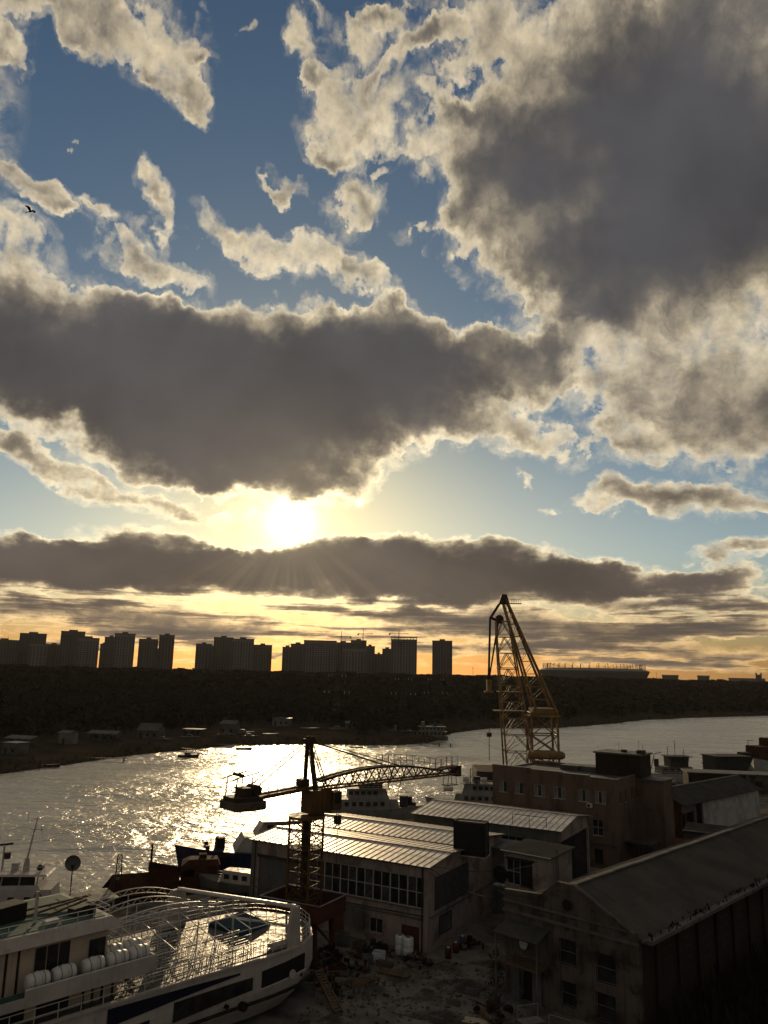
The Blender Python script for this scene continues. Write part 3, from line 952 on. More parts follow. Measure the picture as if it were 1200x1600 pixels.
def boat_hull(g, L_, B, H, sheer=0.25, n=12, bow=0.75, z0=0.0, transom=0.7):
    """plain boat hull along +x, keel at z0"""
    rings = []
    for k in range(n + 1):
        f = k / n
        x = -L_ / 2 + L_ * f
        w = B / 2 * (transom + (1 - transom) * min(1, f * 3)) if f < 0.45 else B / 2 * (1 - ((f - 0.45) / 0.55) ** 2.4)
        w = max(w, 0.03)
        top = z0 + H * (1 + sheer * max(0, f - 0.4) ** 1.5 * 2.2 + (0.05 if f < 0.1 else 0))
        rk = L_ * 0.05 * f
        rings.append([(x + rk, -w, top), (x, -w * bow, z0 + H * 0.35), (x - rk * 0.6, -w * 0.25, z0), (x - rk * 0.6, w * 0.25, z0), (x, w * bow, z0 + H * 0.35), (x + rk, w, top)])
    g.rings(rings)
    return g


def small_boat(x, y, z, L_, rz, label, hull='far_white', cabin_=True, group='small boats at the far bank'):
    t = thing('boat', label, 'boat', (x, y, z), math.radians(rz), group)
    boat_hull(G(), L_, L_ * 0.3, L_ * 0.13).put('hull', hull, t)
    if cabin_:
        h = L_ * 0.13
        g = G().add([(-L_ * .2, -L_ * .1, h * .9), (L_ * .16, -L_ * .1, h * .9), (L_ * .16, L_ * .1, h * .9), (-L_ * .2, L_ * .1, h * .9),
                     (-L_ * .18, -L_ * .085, h * 1.9), (L_ * .06, -L_ * .085, h * 1.9), (L_ * .06, L_ * .085, h * 1.9), (-L_ * .18, L_ * .085, h * 1.9)],
                    [(0, 1, 5, 4), (1, 2, 6, 5), (2, 3, 7, 6), (3, 0, 4, 7), (4, 5, 6, 7)])
        g.put('cabin', 'far_white', t)
        for s in (-1, 1):
            G().box(-L_ * .15, L_ * .04, s * L_ * .094 - 0.02, s * L_ * .094 + 0.02, h * 1.25, h * 1.65).put('window', 'glass', t)
        G().tube((-L_ * .1, 0, h * 1.9), (-L_ * .1, 0, h * 3.2), 0.05, 4).put('mast', 'steel_dark', t)
    return t


small_boat(-60, 352, -0.1, 9, 10, 'white cabin boat beached under the white bank house')
small_boat(-56, 344, -0.7, 7, -8, 'small pale motor boat beached in front of the white cabin boat')
small_boat(-66, 346, -0.6, 8, 20, 'white cabin boat with a mast beached left of the jetty')
small_boat(-78, 330, -0.6, 8, 6, 'cabin boat ashore between the boathouses and the white house', group='small boats at the far bank')
small_boat(-86, 318, -0.5, 7, -12, 'small cabin boat ashore beside the steep-roofed boathouse')
small_boat(-48, 352, -0.3, 7, 0, 'open pale dinghy drawn up on the bank below the white house', cabin_=False)
small_boat(-20, 384, 0.1, 9, 4, 'round-windowed cabin boat ashore beside the bright-roofed shed')
small_boat(-33, 380, 0.1, 10, -4, 'long open boat ashore left of the bright-roofed shed', cabin_=False, hull='plaster_grey')
small_boat(-52, 308, -2.2, 6, 12, 'dark open rowing boat moored on the glittering water', hull='hull_black', cabin_=False)
small_boat(-66, 278, -2.2, 7, 8, 'dark motor boat moored off the left bank', hull='hull_black')
small_boat(-9, 324, -2.3, 5, 0, 'tiny dark dinghy floating off the bank point', hull='hull_black', cabin_=False)
small_boat(-100, 243, -2.2, 7, 14, 'dark open boat at the water edge of the left bank', hull='hull_black', cabin_=False)


def jetty(pts, w, label, mat_='timber'):
    a, b = Vector(pts[0]), Vector(pts[1])
    d = b - a
    t = thing('jetty', label, 'jetty', a, math.atan2(d.y, d.x), 'jetties of the far bank')
    L_ = d.length
    n = max(4, int(L_ / 1.2))
    pm = G().box(-0.5, 0.5, -w / 2, w / 2, -0.05, 0.05).mesh('plank', mat_)
    for k in range(n):
        inst('plank', pm, t, (0.55 + k * (L_ - 1.1) / (n - 1), 0, 0.5 + 0.02 * (k % 2)))
    for k in range(max(2, int(L_ / 5))):
        x = 1 + k * (L_ - 2) / max(1, int(L_ / 5) - 1)
        for s in (-1, 1):
            G().tube((x, s * w * 0.42, -2.5), (x, s * w * 0.42, 1.0), 0.14, 6).put('pile', 'bark', t)
    return t


jetty([(17, 343, -1.7), (24, 338.5, -1.7)], 1.6, 'low jetty reaching out from the bank point towards midstream')
jetty([(24.4, 338, -1.7), (31, 336, -1.7)], 1.2, 'outer float of the jetty below the moored excursion ship')
jetty([(-74, 300, -1.7), (-62, 290, -1.7)], 1.8, 'wooden jetty on the edge of the sun glitter')
jetty([(-95, 262, -1.7), (-82, 262, -1.7)], 1.8, 'wooden jetty below the long dark boathouse')
jetty([(-66, 318, -1.7), (-54, 314, -1.7)], 1.6, 'sunlit wooden jetty below the beached cabin boats')


# ---- excursion ship moored at the far bank
def excursion_ship(name, label, loc, rz, L_, decks, group=None):
    t = thing(name, label, 'ship', loc, math.radians(rz), group)
    B, H = L_ * 0.2, L_ * 0.085
    boat_hull(G(), L_, B, H, 0.35, 14).put('hull', 'far_white', t)
    z = H * 0.98
    for k in range(decks):
        x0, x1 = -L_ * (0.44 - 0.03 * k), L_ * (0.26 - 0.10 * k)
        w = B * (0.42 - 0.02 * k)
        dk = G().add([(x0, -w, z), (x1 + 1.0, -w * 0.8, z), (x1 + 1.0, w * 0.8, z), (x0, w, z), (x0, -w, z + 2.1), (x1, -w * 0.8, z + 2.1), (x1, w * 0.8, z + 2.1), (x0, w, z + 2.1)],
                     [(0, 1, 5, 4), (1, 2, 6, 5), (2, 3, 7, 6), (3, 0, 4, 7), (4, 5, 6, 7)]).put('deckhouse', 'far_white', t)
        n = int((x1 - x0) / 1.7)
        for q in range(n):
            xx = x0 + 0.9 + q * (x1 - x0 - 1.6) / max(1, n - 1)
            for s in (-1, 1):
                ww = w * (1 - 0.2 * (xx - x0) / (x1 - x0))
                G().obox((xx, s * ww, z + 1.25), (1.05, 0.12, 0.85)).put('window', 'glass', dk)
        G().box(x0 - 0.8, x1 + 0.2, -w - 0.5, w + 0.5, z + 2.1, z + 2.25).put('roof', 'far_white', t)
        z += 2.25
    G().box(L_ * .02, L_ * .10, -1.4, 1.4, z, z + 2.0).put('wheelhouse', 'far_white', t)
    G().box(L_ * .10, L_ * .104, -1.2, 1.2, z + 0.9, z + 1.6).put('windscreen', 'glass', t)
    G().tube((0, 0, z), (0, 0, z + 5), 0.12, 5, 0.05).put('mast', 'steel_dark', t)
    G().tube((-L_ * .2, 0, z), (-L_ * .22, 0, z + 1.8), 0.7, 8).put('funnel', 'ship_blue', t)
    g = G()
    for s in (-1, 1):
        for k in range(12):
            xx = -L_ * .4 + k * L_ * 0.03
            g.tube((xx, s * B * .36, z), (xx, s * B * .36, z + 1.0), 0.04, 4)
        g.tube((-L_ * .4, s * B * .36, z + 1), (-L_ * .07, s * B * .36, z + 1), 0.05, 4)
    g.put('railing', 'far_white', t)
    return t


excursion_ship('excursion_ship', 'white excursion ship with a row of windows moored at the far bank', (21.5, 372, -2.4), 178, 21, 2)
excursion_ship('excursion_ship', 'shorter grey excursion boat half hidden behind the moored white ship', (8.5, 381, -2.2), 175, 14, 1)


# ================================================================ the yard: workshop hall
def wall_with_openings(x0, x1, z0, z1, openings, th=0.3, y=0.0):
    """wall in the xz plane, outer face at y, cut by rectangles (xa, xb, za, zb)"""
    g = G()
    xs = sorted(set([x0, x1] + [v for o in openings for v in o[:2]]))
    for a, b in zip(xs[:-1], xs[1:]):
        cuts = sorted([(o[2], o[3]) for o in openings if o[0] <= a + 1e-6 and o[1] >= b - 1e-6])
        z = z0
        for (c0, c1) in cuts:
            if c0 > z + 1e-6:
                g.box(a, b, y, y + th, z, c0)
            z = c1
        if z < z1 - 1e-6:
            g.box(a, b, y, y + th, z, z1)
    return g


def window(t, x, z, w, h, cols=2, rows=1, y=0.0, frame='frame_white', name='window', sill=True, glass='glass', axis='x', depth=0.12, fw=0.06, curtain=None):
    """a window set back in its opening: frame with mullions, panes, sill; axis x: in the xz plane facing -y, axis y: in the yz plane facing +x"""
    def place(g, nm, m, parent):
        if axis == 'y':
            g.v = [(y - b, x + a, c) for (a, b, c) in g.v]
        else:
            g.v = [(x + a, y + b, c) for (a, b, c) in g.v]
        return g.put(nm, m, parent)
    f = G()
    f.box(-w / 2, w / 2, depth, depth + 0.07, z, z + fw).box(-w / 2, w / 2, depth, depth + 0.07, z + h - fw, z + h)
    f.box(-w / 2, -w / 2 + fw, depth, depth + 0.07, z + fw, z + h - fw).box(w / 2 - fw, w / 2, depth, depth + 0.07, z + fw, z + h - fw)
    for k in range(1, cols):
        xx = -w / 2 + w * k / cols
        f.box(xx - fw / 2, xx + fw / 2, depth + 0.003, depth + 0.067, z + fw, z + h - fw)
    for k in range(1, rows):
        zz = z + h * k / rows
        f.box(-w / 2 + fw, w / 2 - fw, depth + 0.006, depth + 0.064, zz - fw / 2, zz + fw / 2)
    win = place(f, name, frame, t)
    for k in range(cols):
        for r in range(rows):
            a, b = -w / 2 + w * k / cols + 0.02, -w / 2 + w * (k + 1) / cols - 0.02
            c, d = z + h * r / rows + 0.02, z + h * (r + 1) / rows - 0.02
            m = curtain if (curtain and k % 2 == 0) else glass
            place(G().box(a, b, depth + 0.025, depth + 0.045, c, d), 'pane', m, win)
    if sill:
        place(G().box(-w / 2 - 0.08, w / 2 + 0.08, -0.08, depth, z - 0.06, z), 'sill', frame, win)
    return win


hall = thing('workshop_hall', 'pink plastered workshop hall with twin ribbed metal roofs and a long window band', 'hall', (5.4, 86.0, 0.0), math.radians(-30.5))
HL, HW, HE, HR = 23.5, 20.0, 8.3, 8.8
# long front: steel gate bay at the far end, window band, small openings below
gate = (-22.4, -16.2, 0.0, 6.4)
band = (-15.2, -0.35, 4.05, 7.1)
low1, low2, low3 = (-11.9, -10.2, 0.0, 2.6), (-7.0, -5.4, 0.9, 2.3), (-3.1, -1.0, 0.0, 2.25)
wall_with_openings(-HL, 0, 0, HE, [gate, band, low1, low2, low3]).put('front_wall', 'plaster_pink', hall)
G().box(-HL, 0, HW - 0.3, HW, 0, HE).put('back_wall', 'plaster_pink', hall)
G().box(-HL, -HL + 0.3, 0.3, HW - 0.3, 0, HE).put('end_wall', 'plaster_pink', hall)
# street end: big dark cladding panel, blind window below
end = G()
end.box(-0.3, 0, 0.3, HW - 0.3, 0, HE)
end.put('end_wall', 'plaster_pink', hall)
for (y0, y1) in ((0, 10), (10, 20)):
    for x in (-HL, -0.3):
        G().add([(x, y0, HE), (x, y1, HE), (x, (y0 + y1) / 2, HR - 0.05), (x + 0.3, y0, HE), (x + 0.3, y1, HE), (x + 0.3, (y0 + y1) / 2, HR - 0.05)],
                [(0, 1, 2), (3, 5, 4), (0, 2, 5, 3), (1, 4, 5, 2)]).put('gable', 'plaster_pink', hall)
for k in range(7):
    G().box(0.02, 0.10, 1.5 + k * 1.22, 1.5 + k * 1.22 + 1.19, 3.7, 6.9).put('cladding_panel', 'dark_panel', hall)
fr = G()
for (a, b, c, d) in ((2.6, 5.6, 1.0, 1.12), (2.6, 5.6, 2.75, 2.87), (2.6, 2.72, 1.12, 2.75), (5.48, 5.6, 1.12, 2.75)):
    fr.box(0.0, 0.09, a, b, c, d)
fr.put('blind_window_frame', 'steel_dark', hall)
G().box(0.005, 0.04, 2.72, 5.48, 1.12, 2.75).put('blind_window', 'plaster_grey', hall)
G().box(0.0, 0.12, 0.5, HW - 0.5, 3.15, 3.3).put('string_course', 'plaster_grey', hall)
G().box(-HL + 0.1, -0.1, -0.09, 0, 3.0, 3.14).put('string_course', 'plaster_grey', hall)
# window band, fourteen bays of two panes each
nb = 14
bw = (band[1] - band[0]) / nb
fg = G()
fg.box(band[0], band[1], 0.1, 0.19, band[2], band[2] + 0.09).box(band[0], band[1], 0.1, 0.19, band[3] - 0.09, band[3])
for k in range(nb + 1):
    x = band[0] + k * bw
    w = 0.075 if k % 2 == 0 else 0.05
    fg.box(max(band[0], x - w), min(band[1], x + w), 0.095, 0.195, band[2] + 0.09, band[3] - 0.09)
zm = (band[2] + band[3]) / 2
fg.box(band[0], band[1], 0.105, 0.185, zm - 0.045, zm + 0.045)
wb = fg.put('window_band', 'frame_white', hall)
for k in range(nb):
    for r in (0, 1):
        x = band[0] + k * bw
        G().box(x + 0.05, x + bw - 0.05, 0.13, 0.15, (band[2], zm)[r] + 0.04, (zm, band[3])[r] - 0.04).put('pane', 'glass_dusty' if (k * 5 + r * 3) % 7 in (0, 3) else 'glass', wb)
G().box(band[0] - 0.1, band[1] + 0.1, -0.12, 0.1, band[2] - 0.1, band[2] - 0.003).put('sill', 'plaster_grey', wb)
for k in range(2):
    G().box(gate[0] + 0.05 + k * 3.08, gate[0] + 3.1 + k * 3.05, 0.1, 0.2, 0.05, 6.35).put('gate_leaf', 'steel_door', hall)
G().box(gate[0] - 0.2, gate[1] + 0.2, -0.15, 0, 6.4, 6.7).put('gate_lintel', 'steel_dark', hall)
G().box(low1[0], low1[1], 0.12, 0.2, 0.02, 2.58).put('door', 'orange', hall)
G().box(low3[0], low3[1], 0.12, 0.2, 0.02, 2.23).put('door', 'red_oxide', hall)
window(hall, -6.2, 0.9, 1.6, 1.4, 2, 1)
G().box(-10.0, -7.6, -0.5, 0, 1.2, 3.0).put('wall_cabinet', 'plaster_grey', hall)
# buttresses, downpipes, gutter
for x in (-HL + 0.25, -15.7, -0.2):
    G().box(x - 0.25, x + 0.25, -0.14, 0, 0, HE - 0.25).put('pilaster', 'plaster_grey' if x < -1 else 'plaster_pink', hall)
for x in (-HL + 0.7, -0.55):
    G().tube((x, -0.27, 0.1), (x, -0.27, HE - 0.2), 0.08, 8).put('downpipe', 'steel_dark', hall)
G().bar((-HL - 0.3, -0.42, HE - 0.08), (0.4, -0.42, HE - 0.08), 0.14).put('gutter', 'steel_dark', hall)
pipe = G().path([(-14.8, -0.22, 3.4), (-8.0, -0.22, 3.35), (-0.4, -0.22, 3.45)], 0.06)
pipe.put('wall_pipe', 'steel_dark', hall)


def ribbed_roof(t, xa, xb, ya, za, yb, zb, pitch=0.8, m='roof_metal'):
    """sheets laid side by side from eave (ya, za) to ridge (yb, zb) with a raised seam between neighbours"""
    n = int(round((xb - xa) / pitch))
    p = (xb - xa) / n
    d = Vector((0, yb - ya, zb - za))
    nrm = Vector((1, 0, 0)).cross(d).normalized()
    if nrm.z < 0:
        nrm = -nrm
    up = nrm * 0.035
    sheet = G().slab([(0.03, 0, 0), (p - 0.03, 0, 0), (p - 0.03, d.y, d.z), (0.03, d.y, d.z)], 0.05).mesh('roof_panel', m)
    a = Vector((0, 0, 0))
    s = G()
    q = [Vector((-0.05, 0, 0)) - nrm * 0.05, Vector((0.05, 0, 0)) - nrm * 0.05, Vector((0.035, 0, 0)) + up, Vector((-0.035, 0, 0)) + up]
    s.rings([q, [v + d for v in q]])
    seam = s.mesh('roof_seam', 'seam_metal')
    for k in range(n):
        inst('roof_panel', sheet, t, (xa + k * p, ya, za + 0.004 * ((k * 7) % 3)))
        inst('roof_seam', seam, t, (xa + k * p, ya, za))
    inst('roof_seam', seam, t, (xb, ya, za))


roof_y = [(-0.55, HE, 5.0, HR), (10.0, HE + 0.12, 5.0, HR), (10.0, HE + 0.12, 15.0, HR + 0.15), (20.5, HE, 15.0, HR + 0.15)]
for (ya, za, yb, zb) in roof_y:
    ribbed_roof(hall, -HL - 0.3, 0.45, ya, za, yb, zb)
for (y, z) in ((5.0, HR), (15.0, HR + 0.15)):
    G().bar((-HL - 0.35, y, z + 0.05), (0.5, y, z + 0.05), 0.3, 0.12).put('ridge_cap', 'roof_metal', hall)
G().bar((-HL - 0.3, 10.0, HE + 0.10), (0.45, 10.0, HE + 0.10), 0.5, 0.16).put('valley_gutter', 'rust', hall)

# black sheeted box standing on the valley at the street end
bx = thing('sheeted_box', 'black sheeted box standing on the street end of the hall roof', 'box', (8.75, 93.3, 8.0), math.radians(-24))
G().box(0, 3.6, 0, 1.6, 0, 3.5).put('cover', 'tarp_black', bx)
fr = G()
for x in (0.0, 3.6):
    for y in (0.0, 1.6):
        fr.bar((x, y, 0), (x, y, 3.56), 0.1)
for z in (0.05, 1.75, 3.56):
    fr.bar((0, 0, z), (3.6, 0, z), 0.09).bar((0, 1.6, z), (3.6, 1.6, z), 0.09).bar((0, 0, z), (0, 1.6, z), 0.09).bar((3.6, 0, z), (3.6, 1.6, z), 0.09)
fr.put('frame', 'iron_black', bx)
G().box(-0.15, 3.75, -0.15, 1.75, -0.12, 0.0).put('base_plate', 'roof_metal', bx)

# ================================================================ second hall
hall2 = thing('storage_hall', 'open-ended storage hall with a ribbed grey roof behind the workshop hall', 'hall', (23.2, 103.6, 0.0), math.radians(-30.5))
L2, W2, E2, R2 = 21.0, 13.0, 8.8, 9.7
wall_with_openings(-L2, 0, 0, E2, [(-16, -12, 5, 7.4), (-9, -5, 5, 7.4)]).put('front_wall', 'plaster_grey', hall2)
window(hall2, -14, 5, 4, 2.4, 4, 2)
window(hall2, -7, 5, 4, 2.4, 4, 2)
G().box(-L2, 0, W2 - 0.3, W2, 0, E2).put('back_wall', 'plaster_grey', hall2)
G().box(-L2, -L2 + 0.3, 0.3, W2 - 0.3, 0, E2).put('end_wall', 'plaster_grey', hall2)
G().box(-7.0, -6.7, 0.3, W2 - 0.3, 0, E2 - 0.2).put('partition', 'plaster_old', hall2)
G().add([(-0.3, 0, E2 - 1.4), (-0.3, W2, E2 - 1.4), (-0.3, W2, E2), (-0.3, W2 / 2, R2 - 0.05), (-0.3, 0, E2), (0, 0, E2 - 1.4), (0, W2, E2 - 1.4), (0, W2, E2), (0, W2 / 2, R2 - 0.05), (0, 0, E2)],
        [(4, 3, 2, 1, 0), (5, 6, 7, 8, 9), (0, 1, 6, 5), (1, 2, 7, 6), (2, 3, 8, 7), (3, 4, 9, 8), (4, 0, 5, 9)]).put('gable', 'plaster_pink', hall2)
G().box(-0.28, 0.02, W2 - 0.62, W2 - 0.32, 0, E2 - 1.4).put('column', 'white_wall', hall2)
G().box(-0.28, 0.02, 0.02, 0.32, 0, E2 - 1.4).put('column', 'plaster_grey', hall2)
ribbed_roof(hall2, -L2 - 0.3, 0.35, -0.5, E2, W2 / 2, R2, 0.85)
ribbed_roof(hall2, -L2 - 0.3, 0.35, W2 + 0.5, E2, W2 / 2, R2, 0.85)
G().bar((-L2 - 0.3, W2 / 2, R2 + 0.05), (0.35, W2 / 2, R2 + 0.05), 0.3, 0.12).put('ridge_cap', 'roof_metal', hall2)
rail2 = G()
for x in (-6.5, -4.2, -1.9):
    rail2.tube((x, 0.3, E2 + 0.1), (x, 0.3, E2 + 1.3), 0.04, 5)
rail2.tube((-6.5, 0.3, E2 + 1.3), (-1.9, 0.3, E2 + 1.3), 0.045, 5)
rail2.put('roof_rail', 'steel_dark', hall2)
# low link roof between the two halls
lk = thing('link_roof', 'low pale lean-to roof joining the two halls', 'roof', (15.2, 100.3, 0.0), math.radians(-30.5))
G().box(-16, 3.5, 0, 3.6, 0, 7.2).put('wall', 'plaster_grey', lk)
G().slab([(-16.2, -0.3, 7.25), (3.7, -0.3, 7.25), (3.7, 3.8, 7.6), (-16.2, 3.8, 7.6)], 0.12).put('roof', 'roof_flat', lk)

# ================================================================ annex
ax = thing('brick_annex', 'small pink two-storey annex with a shallow felt roof and broad window', 'annex', (18.6, 88.5, 0.0), math.radians(-40))
AW, AD, AH = 5.6, 5.2, 8.8
wall_with_openings(-AW, 0, 0, AH, [(-5.3, -2.1, 5.4, 8.0)]).put('front_wall', 'plaster_pink', ax)
G().box(-0.3, 0, 0.3, AD, 0, AH).put('side_wall', 'plaster_pink', ax)
G().box(-AW, -AW + 0.3, 0.3, AD, 0, AH).put('side_wall', 'plaster_pink', ax)
G().box(-AW + 0.3, -0.3, AD - 0.3, AD, 0, AH).put('back_wall', 'plaster_pink', ax)
window(ax, -4.5, 5.4, 1.65, 2.6, 2, 2, frame='frame_white')
window(ax, -2.88, 5.4, 1.55, 2.6, 2, 2, frame='steel_dark')
G().box(-5.5, -1.9, -0.35, -0.02, 8.05, 8.2).put('window_canopy', 'steel_dark', ax)
G().slab([(-AW - 0.3, -0.35, AH + 0.03), (0.35, -0.35, AH + 0.03), (0.35, AD + 0.3, AH + 0.4), (-AW - 0.3, AD + 0.3, AH + 0.4)], 0.16).put('roof', 'roof_felt', ax)
G().bar((-AW - 0.3, -0.4, AH + 0.0), (0.35, -0.4, AH + 0.0), 0.12).put('fascia', 'galvanised', ax)
lad = G()
for s in (0, 0.45):
    lad.tube((0.25, 1.2 + s, 5.0), (0.12, 1.2 + s, AH + 0.6), 0.03, 5)
for k in range(13):
    z = 5.2 + k * 0.33
    lad.tube((0.24 - k * 0.01, 1.2, z), (0.24 - k * 0.01, 1.65, z), 0.02, 4)
lad.put('ladder', 'steel_dark', ax)
G().tube((-AW - 0.5, -0.1, 6.2), (-AW - 0.5, 0.3, 6.2), 0.9, 14).put('extractor_drum', 'iron_black', ax)
G().box(-AW - 1.4, -AW + 0.0, -0.35, 0.5, 4.9, 5.05).put('bracket', 'galvanised', ax)

# ================================================================ old building with the long felt roof
old = thing('old_workshop', 'long old plastered workshop with felt gable roof and round attic window', 'workshop', (16.5, 71.9, 0.0), math.radians(-44))
OW, OL, OE, OR = 6.5, 66.0, 7.4, 10.0
ops = [(-0.9, 0.8, 3.9, 5.9), (2.6, 4.4, 3.4, 5.6), (2.5, 4.3, 0.6, 2.6), (-0.8, 0.7, 0.7, 2.6), (-4.6, -3.5, 0.0, 2.7)]
wall_with_openings(-OW, OW, 0, OE, ops, 0.45).put('front_wall', 'plaster_old', old)
G().add([(-OW, 0, OE), (OW, 0, OE), (OW, 0, OE + 0.02), (0.9, 0, OR + 0.35), (-0.9, 0, OR + 0.35), (-2.6, 0, OE + 1.6), (-OW, 0, OE + 1.3),
         (-OW, 0.45, OE), (OW, 0.45, OE), (OW, 0.45, OE + 0.02), (0.9, 0.45, OR + 0.35), (-0.9, 0.45, OR + 0.35), (-2.6, 0.45, OE + 1.6), (-OW, 0.45, OE + 1.3)],
        [(0, 1, 2, 3, 4, 5, 6), (13, 12, 11, 10, 9, 8, 7)] + [(i, 7 + i, 7 + (i + 1) % 7, (i + 1) % 7) for i in range(7)]).put('gable', 'plaster_old', old)
G().tube((0.1, -0.1, OE + 1.25), (0.1, 0.02, OE + 1.25), 0.56, 16).put('round_window_ring', 'plaster_old', old)
G().tube((0.1, -0.13, OE + 1.25), (0.1, 0.0, OE + 1.25), 0.46, 16).put('round_window', 'iron_black', old)
for (x, z, w, h) in ((-0.05, 3.9, 1.7, 2.0), (3.5, 3.4, 1.8, 2.2), (3.4, 0.6, 1.8, 2.0), (-0.05, 0.7, 1.5, 1.9)):
    window(old, x, z, w, h, 1, 2, frame='plaster_grey', depth=0.2)
G().box(-4.6, -3.5, 0.2, 0.3, 0.02, 2.68).put('door', 'iron_black', old)
for x in (-5.3, -3.1):
    G().box(x - 0.42, x + 0.42, -0.2, 0, 0, 2.9).put('door_pier', 'plaster_grey', old)
G().box(-OW - 0.1, OW + 0.1, -0.2, 0, OE - 0.5, OE - 0.25).put('cornice', 'plaster_grey', old)
G().box(-OW - 0.1, OW + 0.1, -0.16, 0, OE + 0.35, OE + 0.5).put('cornice', 'plaster_grey', old)
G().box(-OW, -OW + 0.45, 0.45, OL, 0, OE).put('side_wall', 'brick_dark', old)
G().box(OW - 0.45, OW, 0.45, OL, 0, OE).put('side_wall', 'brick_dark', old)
for k in range(15):
    y = 3 + k * 4.2
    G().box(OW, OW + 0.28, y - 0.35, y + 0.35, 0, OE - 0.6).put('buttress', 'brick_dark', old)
    if k < 14:
        window(old, y + 2.1, 3.2, 1.7, 2.6, 2, 3, y=OW + 0.14, axis='y', frame='steel_dark', sill=False)
# roof sheets of felt, laid from ridge to eave
rr = random.Random(4)
for s in (-1, 1):
    n = 22
    for k in range(n):
        y0, y1 = 0.2 + k * (OL - 0.2) / n, 0.2 + (k + 1) * (OL - 0.2) / n
        dz = rr.uniform(0.0, 0.03) + 0.018 * (k % 2)
        xe = s * (OW + 0.55)
        q = [(xe, y0, OE - 0.1 + dz), (xe, y1 + 0.05, OE - 0.1 + dz), (0, y1 + 0.05, OR + dz), (0, y0, OR + dz)]
        G().slab(q, 0.1).put('felt_sheet', 'roof_felt', old)
for k in range(16):
    y0, y1 = 0.3 + k * (OL - 0.4) / 16, 0.3 + (k + 1) * (OL - 0.4) / 16 - 0.06
    G().bar((0, y0, OR + 0.1 + 0.02 * (k % 3)), (0, y1, OR + 0.1 + 0.02 * (k % 3)), 0.55, 0.16).put('ridge_tile', 'plaster_grey', old)
    G().bar((OW + 0.62, y0, OE - 0.16 - 0.02 * (k % 2)), (OW + 0.62, y1, OE - 0.16 - 0.015 * (k % 3)), 0.8, 0.3).put('eave_flashing', 'plaster_grey', old)
G().slab([(OW - 0.4, 0.02, OE + 0.25), (OW + 0.7, 0.02, OE - 0.25), (0.9, 0.02, OR + 0.4), (0.6, 0.02, OR + 0.5)], 0.1)
vg = G().bar((OW + 0.6, -0.1, OE - 0.1), (0.7, -0.1, OR + 0.38), 0.34, 0.2)
vg.put('verge', 'plaster_old', old)
# lean-to porch with balcony on the left of the front
G().slab([(-6.3, -2.2, 5.6), (-1.7, -2.2, 5.6), (-1.7, 0.0, 6.3), (-6.3, 0.0, 6.3)], 0.1).put('porch_roof', 'slate', old)
G().box(-6.2, -1.8, -2.0, 0.0, 3.2, 3.4).put('balcony_floor', 'timber', old)
rl = G()
for k in range(8):
    x = -6.15 + k * 0.62
    rl.bar((x, -1.95, 3.4), (x, -1.95, 4.3), 0.05)
rl.bar((-6.2, -1.95, 4.32), (-1.8, -1.95, 4.32), 0.08)
rl.put('balcony_rail', 'timber', old)
for x in (-6.1, -1.85):
    G().bar((x, -1.95, 0), (x, -1.95, 5.6), 0.14).put('porch_post', 'plaster_grey', old)
G().tube((-4.3, -0.35, 4.6), (-4.3, -0.05, 4.6), 0.42, 14, 0.3).put('satellite_dish', 'plastic_white', old)
cab = G()
for (a, b, sag) in (((-9.0, -0.5, 9.0), (-2.6, -0.1, OE + 1.4), 0.5), ((-8.5, 2.0, 8.4), (0.9, -0.1, OE + 0.3), 0.8)):
    a, b = Vector(a), Vector(b)
    pts = [a.lerp(b, k / 8) - Vector((0, 0, sag * math.sin(math.pi * k / 8))) for k in range(9)]
    cab.path(pts, 0.03, 4)
cab.put('cable', 'iron_black', old)
# mossy growth along the eave
mg = G()
for _ in range(420):
    y = rr.uniform(0.3, OL)
    x = OW + 0.35 + rr.uniform(-0.3, 0.45)
    s = rr.uniform(0.08, 0.3)
    z = OE - 0.05
    mg.add([(x + rr.uniform(-s, s), y + rr.uniform(-s, s), z), (x + rr.uniform(-s, s), y + rr.uniform(-s, s), z), (x + rr.uniform(-s, s), y + rr.uniform(-s, s), z + s * 1.6)], [(0, 1, 2)])
mg.put('moss', 'shrub', old)['kind'] = 'stuff'

# ================================================================ three-storey brick building
bb = thing('brick_building', 'three-storey red brick building with flat roof by the river', 'building', (35.6, 121.4, 0.0), math.radians(-37))
BW, BD, BH = 20.8, 15.0, 12.6
row3 = [(-18.9, 1.5), (-16.0, 1.6), (-12.4, 2.0), (-9.0, 2.1), (-5.0, 1.75), (-2.4, 1.75)]
row2 = [(-17.5, 1.9), (-14.2, 1.9), (-11.3, 1.9), (-8.0, 1.9), (-5.2, 1.2), (-2.9, 1.7)]
row1 = [(-2.9, 1.3), (-6.2, 1.3)]
ops = [(x - w / 2, x + w / 2, 9.2, 11.0) for x, w in row3] + [(x - w / 2, x + w / 2, 4.6, 6.9) for x, w in row2] + [(x - w / 2, x + w / 2, 0.7, 2.7) for x, w in row1]
wall_with_openings(-BW, 0, 0, BH, ops, 0.4).put('front_wall', 'brick_red', bb)
for i, (x, w) in enumerate(row3):
    window(bb, x, 9.2, w, 1.8, 2 if i < 2 else 3, 1, depth=0.14, fw=0.09, curtain='curtain')
for i, (x, w) in enumerate(row2):
    window(bb, x, 4.6, w, 2.3, 2, 1 if i < 4 else 2, depth=0.14, fw=0.08, frame='frame_white' if i > 3 else 'steel_dark')
for x, w in row1:
    window(bb, x, 0.7, w, 2.0, 2, 1, depth=0.14, frame='steel_dark')
G().box(-BW - 0.12, 0.12, -0.12, 0, 3.3, 3.55).put('string_course', 'brick_plinth', bb)
G().box(-BW - 0.06, 0.06, -0.06, 0, 7.6, 7.8).put('string_course', 'brick_red', bb)
